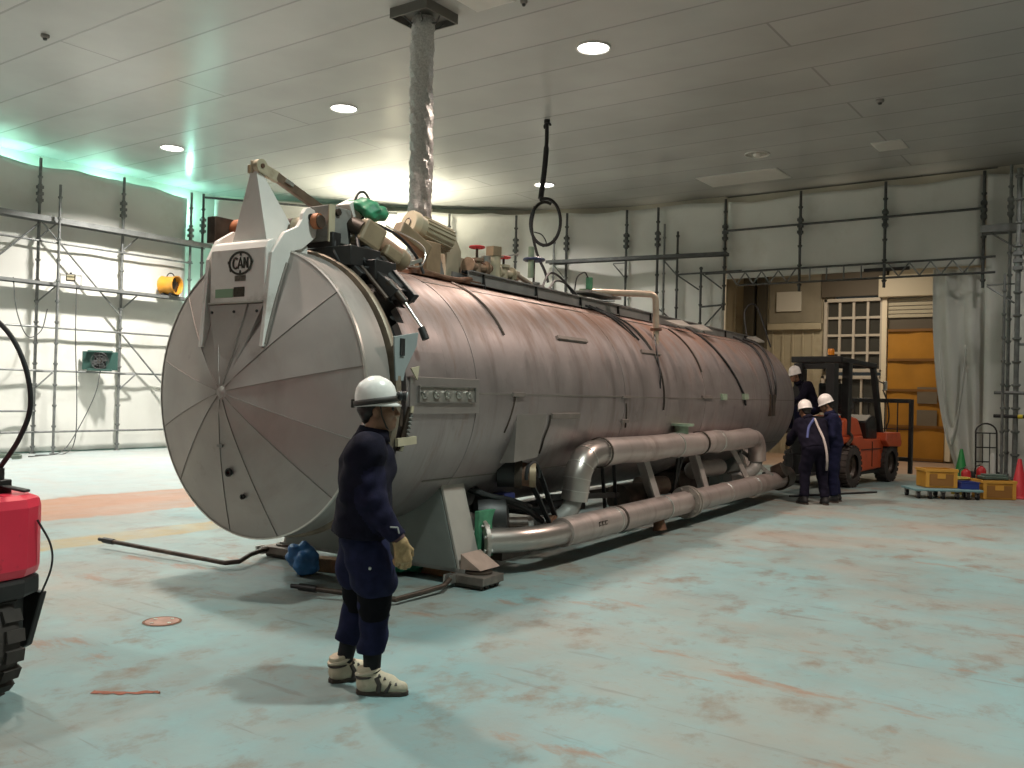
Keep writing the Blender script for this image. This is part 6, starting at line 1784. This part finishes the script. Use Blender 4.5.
# ================================================================ fittings on the left scaffold
f = empty('portable_blower', (-20.68, 13.75, 3.93), math.radians(20), 'orange cylindrical portable blower sitting on the left scaffold deck', 'blower')
OR = mat('orange blower drum', (0.62, 0.28, 0.03), 0.45, 0, 0.08, 6)
MB().lathe([(0.225, -0.22), (0.24, -0.22), (0.235, -0.19), (0.22, -0.17), (0.22, 0.17), (0.235, 0.19), (0.24, 0.22), (0.225, 0.22), (0.205, 0.20), (0.205, -0.20), (0.225, -0.22)], (0, 0, 0.27), (1, 0, 0), n=32).build('drum', OR, f)
MB().cyl((-0.10, 0, 0.27), (0.12, 0, 0.27), 0.07, n=14).build('fan_motor', M_BLACKMETAL, f)
for k in range(5):
    t = 2 * PI * k / 5
    MB().bar((0.14, 0.04 * math.cos(t), 0.27 + 0.04 * math.sin(t)), (0.10, 0.19 * math.cos(t + 0.3), 0.27 + 0.19 * math.sin(t + 0.3)), 0.10, 0.012, (1, 0, 0)).build('fan_blade', M_BLACKMETAL, f)
for s in (-1, 1): MB().box((s * 0.12, 0, 0.03), (0.05, 0.34, 0.06)).build('foot', M_BLACKMETAL, f)
MB().tube(arc((0, 0, 0.47), 0.11, 0, PI, 12, (1, 0, 0), (0, 0, 1)), 0.014, 8).build('handle', M_BLACKMETAL, f)

f = empty('heater_fan', (-20.70, 11.93, 1.93), math.radians(55), 'dark green square fan unit standing on a left scaffold rail', 'fan')
fb = MB()
for a, b in (((-0.27, 0, 0.03), (0.27, 0, 0.03)), ((-0.27, 0, 0.47), (0.27, 0, 0.47))): fb.bar(a, b, 0.26, 0.05)
for x in (-0.26, 0.26): fb.bar((x, 0, 0.03), (x, 0, 0.47), 0.26, 0.05, (0, 1, 0))
fb.build('housing', mat('dark green housing', (0.03, 0.085, 0.07), 0.5), f, 0.01)
MB().box((0, 0.10, 0.25), (0.5, 0.02, 0.42)).build('back_panel', M_BLACKMETAL, f)
gr = MB()
for k in (1, 2, 3): gr.tube(arc((0, -0.13, 0.25), 0.065 * k, 0, 2 * PI, 20), 0.006, 6)
for k in range(4): gr.cyl((-0.2 * math.cos(k * PI / 4), -0.13, 0.25 - 0.2 * math.sin(k * PI / 4)), (0.2 * math.cos(k * PI / 4), -0.13, 0.25 + 0.2 * math.sin(k * PI / 4)), 0.005, n=6)
gr.build('fan_grille', M_DARKSTEEL, f)
for k in range(4):
    t = 2 * PI * k / 4 + 0.4
    MB().bar((0.03 * math.cos(t), -0.06, 0.25 + 0.03 * math.sin(t)), (0.18 * math.cos(t), -0.05, 0.25 + 0.18 * math.sin(t)), 0.02, 0.10, (math.sin(t), 0.3, -math.cos(t))).build('fan_blade', M_DARKSTEEL, f)
MB().cyl((0, -0.12, 0.25), (0, 0.09, 0.25), 0.06, n=14).build('fan_motor', M_GREASE, f)

f = empty('work_light', (-20.70, 11.15, 3.93), math.radians(60), 'small work light in a wire frame on the left scaffold deck', 'lamp')
wf = MB()
for s in (-1, 1): wf.tube([(-0.22, s * 0.12, 0.0), (-0.22, s * 0.12, 0.22), (0.22, s * 0.12, 0.22), (0.22, s * 0.12, 0.0)], 0.010, 6)
for x in (-0.22, 0.22): wf.cyl((x, -0.12, 0.22), (x, 0.12, 0.22), 0.010, n=6); wf.cyl((x, -0.12, 0.01), (x, 0.12, 0.01), 0.010, n=6)
wf.build('wire_frame', M_STEEL, f)
MB().box((0, 0, 0.16), (0.20, 0.16, 0.16)).build('lamp_body', M_GREASE, f, 0.01)
MB().box((0, -0.085, 0.16), (0.16, 0.012, 0.12)).build('lamp_glass', mat('straw lamp glass', (0.5, 0.45, 0.3), 0.2), f)
MB().cyl((0, 0, 0.24), (0, 0, 0.28), 0.03, n=10).build('lamp_knob', M_BLACKMETAL, f)


def cable(name, pts, r, label, m=M_BLACK, n=10):
    return tag(MB().tube(spline(pts, n), r, 8).build(name, m), label, 'cable')


cable('power_cable', [(-20.62, 11.25, 3.9), (-20.5, 11.2, 2.6), (-20.55, 11.3, 1.2), (-20.5, 11.25, 0.3), (-20.3, 10.9, 0.015), (-20.2, 10.2, 0.015)], 0.012, 'thin cable hanging straight down from the work light on the left scaffold', M_DARKSTEEL)
cable('power_cable', [(-20.62, 11.9, 1.95), (-20.55, 11.75, 1.4), (-20.5, 11.4, 0.7), (-20.4, 11.0, 0.15), (-20.2, 10.6, 0.015), (-19.9, 9.9, 0.015)], 0.012, 'thin cable slanting down from the dark green fan unit', M_DARKSTEEL)
cable('power_cable', [(-20.7, 9.85, 3.95), (-20.6, 9.9, 3.2), (-20.5, 10.1, 2.65), (-20.5, 10.4, 2.8), (-20.55, 10.55, 3.3)], 0.012, 'thin cable drooping between the posts at the left picture edge', M_DARKSTEEL)
ch = [(-19.75 + 0.28 * math.cos(t) + 0.04 * math.sin(3 * t), 9.35 + 0.30 * math.sin(t), 0.02 + 0.004 * t) for t in np.linspace(0, 6 * PI, 40)]
tag(MB().tube(ch, 0.016, 6).build('coiled_rope', mat('grey green rope', (0.12, 0.15, 0.12), 0.8)), 'coiled rope on the floor at the foot of the left scaffold', 'rope')

# ================================================================ duct, hanging cable
dx, dy = -8.5, 9.55
duct = empty('foil_duct', (dx, dy, CEIL), math.radians(0), 'crinkled silver foil duct dropping from the ceiling behind the vessel top', 'duct')
prof = []
for k in range(90):
    z = -0.10 - 4.25 * k / 89
    prof.append((0.158 + (0.008 if k % 2 else -0.004) + 0.006 * math.sin(k * 0.9), z))
dm_ = MB(); dm_.lathe(prof, n=28)
dm_.v = [(x + 0.02 * math.sin(z * 2.1) + 0.010 * math.sin(z * 23 + 9 * math.atan2(y, x)), y + 0.010 * math.sin(z * 31 + 7 * math.atan2(y, x)), z) for x, y, z in dm_.v]
dm_.build('duct_hose', M_FOIL, duct)
cb = MB()
for s in (-1, 1): cb.box((s * 0.33, 0, -0.07), (0.02, 0.68, 0.14)); cb.box((0, s * 0.33, -0.07), (0.64, 0.02, 0.14))
cb.box((0, 0, -0.03), (0.64, 0.64, 0.02))
cb.build('duct_collar', mat('grey duct collar', (0.17, 0.17, 0.155), 0.5, 0.3), duct)
br_ = MB()
for k in range(6):
    t = k * PI / 3
    br_.tube(spline([(0.16 * math.cos(t), 0.16 * math.sin(t), -0.20), (0.22 * math.cos(t + 0.1), 0.22 * math.sin(t + 0.1), -0.19), (0.29 * math.cos(t), 0.29 * math.sin(t), -0.12)], 4), 0.010, 6)
br_.build('fixing_wire', M_DARKSTEEL, duct)

hc = empty('hanging_cable', (-9.79, 14.67, CEIL), 0, 'black cable hanging from the ceiling with a coiled loop at its end', 'cable')
hx = Vector((0.81, 0.58, 0))


def hq(u, z): return tuple(hx * u + Vector((0, 0, z)))


MB().cyl((0, 0, 0), (0, 0, -0.07), 0.06, n=12).build('ceiling_gland', M_BLACKMETAL, hc)
MB().tube(spline([hq(0.0, -0.03), hq(-0.0, -0.5), hq(-0.03, -1.0), hq(-0.09, -1.55)], 8), [0.04] * 9 + [0.055] * 16, 10).build('cable_drop', M_BLACK, hc)
lp_ = []
for t in np.linspace(PI * 0.62, PI * 0.62 - 2.25 * PI, 70): lp_.append(Vector(hq(0.02 + 0.29 * math.cos(t), -2.0 + 0.44 * math.sin(t))) + Vector((0.03, -0.04, 0)) * (t))
MB().tube([Vector(hq(-0.09, -1.50))] + lp_, 0.032, 10).build('cable_loop', M_BLACK, hc)
MB().tube(spline([hq(-0.20, -1.70), hq(-0.25, -2.1), hq(-0.14, -2.6), hq(0.02, -2.95), hq(0.10, -3.18)], 8), 0.028, 10).build('cable_tail', M_BLACK, hc)
MB().tube(spline([hq(-0.20, -2.2), hq(-0.05, -2.25), hq(0.04, -2.4), hq(-0.02, -2.48), hq(-0.14, -2.36)], 8), 0.012, 6).build('tie_wire', M_BLACK, hc)
for k in range(3):
    MB().tube(arc(hq(0.01 * k, -0.12), 0.07, 0, PI * 1.2, 8), 0.012, 6).build('gland_wire', M_BLACK, hc)

# ================================================================ things on the floor by the yellow door
def crate(x, y, z, rz, w, d, h, label):
    r = empty('plastic_crate', (x, y, z), rz, label, 'crate')
    YC = mat('yellow ochre crate plastic', (0.48, 0.24, 0.03), 0.5, 0, 0.1, 6)
    m = MB(); t = 0.02
    m.box((0, 0, t / 2), (w, d, t))
    for s in (-1, 1): m.box((0, s * (d / 2 - t / 2), h / 2), (w, t, h)); m.box((s * (w / 2 - t / 2), 0, h / 2), (t, d - 2 * t, h))
    m.build('tub', YC, r)
    rb = MB()
    for s in (-1, 1):
        rb.box((0, s * (d / 2 + 0.008), h - 0.025), (w + 0.03, 0.02, 0.05)); rb.box((s * (w / 2 + 0.008), 0, h - 0.025), (0.02, d + 0.03, 0.05))
        for x_ in (-w / 2 + 0.03, w / 2 - 0.03): rb.box((x_, s * (d / 2 + 0.006), h / 2 - 0.02), (0.06, 0.016, h - 0.06))
        rb.box((0, s * (d / 2 + 0.006), h * 0.62), (w * 0.26, 0.014, h * 0.26))
    rb.build('rim_and_ribs', mat('yellow crate rib', (0.58, 0.31, 0.05), 0.5), r, 0.003)
    pn = MB()
    for s in (-1, 1): pn.box((0, s * (d / 2 + 0.003), h * 0.42), (w - 0.13, 0.006, h * 0.62))
    pn.build('recess_panel', mat('shaded brown recess plastic', (0.27, 0.13, 0.03), 0.6), r)
    return r


def dolly(x, y, rz):
    r = empty('platform_dolly', (x, y, 0), rz, 'flat teal dolly on black castors carrying the front yellow crate', 'dolly')
    MB().box((0, 0, 0.155), (1.16, 0.62, 0.035)).build('platform', mat('teal dolly board', (0.16, 0.30, 0.33), 0.5, 0, 0.1, 6), r, 0.008)
    for k, (cx, cy) in enumerate([(-0.50, -0.25), (-0.30, -0.25), (-0.08, -0.25), (0.16, -0.25), (0.50, -0.25), (0.34, -0.25), (-0.50, 0.25), (0.0, 0.25), (0.50, 0.25)]):
        c = empty('castor', (cx, cy, 0)); c.parent = r
        MB().cyl((-0.02, 0, 0.058), (0.02, 0, 0.058), 0.056, n=16).build('castor_wheel', M_BLACK, c)
        f = MB(); f.box((0, 0, 0.128), (0.07, 0.07, 0.016))
        for s in (-1, 1): f.box((s * 0.028, 0, 0.09), (0.008, 0.05, 0.08))
        f.build('castor_fork', M_GREY, c)
    return r


DZ = 0.173
ra = math.radians(33)
dolly(-3.06, 17.30, ra)
crate(-3.16, 17.40, DZ, ra, 0.54, 0.40, 0.33, 'yellow plastic crate riding on the teal dolly')
crate(-2.33, 17.92, 0.0, ra, 0.56, 0.42, 0.33, 'yellow plastic crate on the floor between dolly and red cone')
b = empty('blue_tray', (-2.71, 17.53, DZ), ra, 'shallow dark blue plastic tray on the right end of the dolly', 'tray')
BL = mat('dark blue plastic', (0.02, 0.04, 0.22), 0.4)
m = MB(); m.box((0, 0, 0.01), (0.30, 0.34, 0.02))
for s in (-1, 1): m.box((0, s * 0.165, 0.06), (0.30, 0.014, 0.12)); m.box((s * 0.145, 0, 0.06), (0.014, 0.32, 0.12))
m.build('tray_body', BL, b, 0.004)
MB().lathe([(0, 0)], n=3) if False else None
rm = MB()
for s in (-1, 1): rm.box((0, s * 0.172, 0.115), (0.33, 0.02, 0.018)); rm.box((s * 0.155, 0, 0.115), (0.02, 0.33, 0.018))
rm.build('tray_rim', BL, b)
bk_ = empty('bucket', (-2.93, 18.25, 0), 0, 'small olive bucket with a yellow rim behind the blue tray', 'bucket')
MB().lathe([(0.0, 0.0), (0.14, 0.0), (0.175, 0.30), (0.165, 0.30), (0.13, 0.02), (0, 0.02)], n=24).build('bucket_body', mat('olive bucket', (0.22, 0.19, 0.04), 0.5), bk_)
MB().tube(arc((0, 0, 0.30), 0.175, 0, 2 * PI, 28, (1, 0, 0), (0, 1, 0)), 0.012, 8).build('bucket_rim', mat('yellow rim', (0.6, 0.5, 0.08), 0.4), bk_)


def cone(x, y, col, h, label, ring=None):
    r = empty('traffic_cone', (x, y, 0), 0.3, label, 'traffic cone')
    m = mat(col[0], col[1], 0.45, 0, 0.08, 8)
    MB().lathe([(0.155 * h / 0.7, 0.03), (0.145 * h / 0.7, 0.06), (0.032, h - 0.02), (0.025, h), (0.0, h)], n=28).build('cone_body', m, r)
    return r, m


c1, m1 = cone(-1.98, 18.35, ('red cone plastic', (0.55, 0.035, 0.05)), 0.70, 'red traffic cone at the right picture edge')
MB().lathe([(0.0, 0.0), (0.22, 0.0), (0.225, 0.015), (0.19, 0.032), (0.15, 0.04)], n=32).build('cone_base', m1, c1)
c2, m2 = cone(-3.28, 20.6, ('green cone plastic', (0.02, 0.25, 0.06)), 0.72, 'green traffic cone in front of the white curtain')
MB().box((0, 0, 0.02), (0.42, 0.42, 0.04)).build('cone_base', mat('black cone base', (0.02, 0.025, 0.02), 0.6), c2, 0.01)

ht = empty('hand_truck', (-2.90, 21.2, 0), math.radians(28), 'black tubular hand truck with arched handle leaning by the white sheeting', 'hand truck')
hf = MB(); A0 = [(-0.21, 0.0, 0.18), (-0.21, 0.03, 1.05)] + [tuple(Vector((0, 0.04, 1.05)) + Vector((0.21 * math.cos(t), 0.01 * math.sin(t), 0.20 * math.sin(t)))) for t in np.linspace(PI, 0, 12)] + [(0.21, 0.0, 0.18)]
hf.tube(A0, 0.018, 8); 
for z in (0.45, 0.75, 1.05): hf.cyl((-0.21, 0.015, z), (0.21, 0.015, z), 0.013, n=8)
for x in (-0.07, 0.07): hf.cyl((x, 0.02, 0.2), (x, 0.03, 1.05), 0.011, n=8)
hf.build('frame', M_BLACKMETAL, ht)
for s in (-1, 1): MB().cyl((s * 0.23, 0.06, 0.12), (s * 0.28, 0.06, 0.12), 0.12, n=20).build('wheel', M_BLACK, ht)
MB().cyl((-0.28, 0.06, 0.12), (0.28, 0.06, 0.12), 0.012, n=8).build('axle', M_STEEL, ht)
MB().box((0, -0.12, 0.03), (0.42, 0.24, 0.015)).build('toe_plate', M_BLACKMETAL, ht)


def extinguisher(x, y, h, label):
    r = empty('fire_extinguisher', (x, y, 0), 0.4, label, 'fire extinguisher')
    MB().lathe([(0.0, 0.0), (0.085, 0.0), (0.09, 0.02), (0.09, h * 0.72), (0.07, h * 0.82), (0.03, h * 0.88), (0.03, h * 0.92), (0, h * 0.92)], n=22).build('cylinder', M_RED, r)
    v = MB(); v.cyl((0, 0, h * 0.90), (0, 0, h), 0.028, n=12); v.bar((-0.02, 0, h), (0.14, 0, h + 0.03), 0.025, 0.012); v.bar((-0.02, 0, h - 0.02), (0.13, 0, h - 0.03), 0.02, 0.010)
    v.build('valve_lever', M_SILVER, r)
    MB().tube(spline([(-0.02, 0, h * 0.95), (-0.11, 0.0, h * 0.85), (-0.12, 0, h * 0.5), (-0.10, 0, h * 0.25)], 6), 0.011, 8).build('hose', M_BLACK, r)
    return r


extinguisher(-3.08, 19.9, 0.40, 'left red fire extinguisher behind the yellow floor crate')
extinguisher(-2.85, 20.2, 0.46, 'right red fire extinguisher standing before the hand truck')
MBt = empty('tool_bag', (-2.35, 17.94, 0.335), ra, 'dark grey-green folded tarpaulin lying on the yellow floor crate', 'tarpaulin')
t_ = MB(); t_.box((0, 0, 0.03), (0.42, 0.30, 0.06)); t_.box((0.02, 0.01, 0.075), (0.36, 0.24, 0.03))
t_.build('folded_sheet', mat('grey green tarpaulin', (0.07, 0.11, 0.09), 0.7, 0, 0.2, 10), MBt, 0.02)
MBt.name = 'folded_tarpaulin'
# pale post stub and stacked odds at the right edge
tag(MB().cyl((0, 0, 0), (0, 0, 0.62), 0.055, n=18).cyl((0, 0, 0.62), (0, 0, 0.66), 0.04, 0.03, n=14).build('gas_bottle', mat('white bottle paint', (0.66, 0.67, 0.64), 0.4), None, 0, (-2.72, 20.75, 0)), 'slim white bottle standing between hand truck and scaffold tower', 'bottle')
tag(MB().box((0, 0, 0.65), (0.75, 0.03, 1.3), Matrix.Rotation(0.5, 3, 'Z')).build('board', mat('brown stained board', (0.34, 0.28, 0.24), 0.7, 0, 0.25, 3), None, 0.004, (-1.85, 21.55, 0)), 'stained brown board leaning upright behind the red cone', 'board')
cable('power_cable', [(-1.9, 19.2, 0.02), (-2.2, 19.0, 0.02), (-2.3, 18.7, 0.02), (-2.05, 18.6, 0.03), (-1.8, 18.9, 0.02), (-2.0, 19.3, 0.02), (-2.4, 19.5, 0.02)], 0.02, 'dark cable lying in loops behind the red cone')

# floodlight standing on the corner scaffold deck behind the vessel, shining up at the ceiling
fl2 = empty('floodlight', (-16.7, 17.7, 0), math.radians(35), 'bright floodlight behind the vessel motors lighting the far ceiling', 'lamp')
MB().cyl((0, 0, 0.05), (0, 0, 4.45), 0.03, n=10).build('mast', M_DARKSTEEL, fl2)
for k in range(3): MB().bar((0, 0, 0.5), (0.6 * math.cos(k * 2.1), 0.6 * math.sin(k * 2.1), 0.02), 0.03, 0.03).build('tripod_leg', M_DARKSTEEL, fl2)
MB().lathe([(0.05, 0.0), (0.12, 0.03), (0.17, 0.16), (0.18, 0.18)], (0, 0, 4.45), (0, 0, 1), n=24).build('reflector', M_LAMPOFF, fl2)
MB().lathe([(0.165, 0.15), (0.10, 0.165), (0, 0.17)], (0, 0, 4.45), (0, 0, 1), n=24).build('lamp_glass', mat('lit floodlight glass', (1, 0.95, 0.8), 0.5, emit=(1.0, 0.88, 0.60), estr=60.0), fl2)
area_light('floodlight_beam', (-16.7, 17.7, 4.66), 0.25, 260, (1.0, 0.92, 0.72), rot=(PI, 0, 0), spread=130)
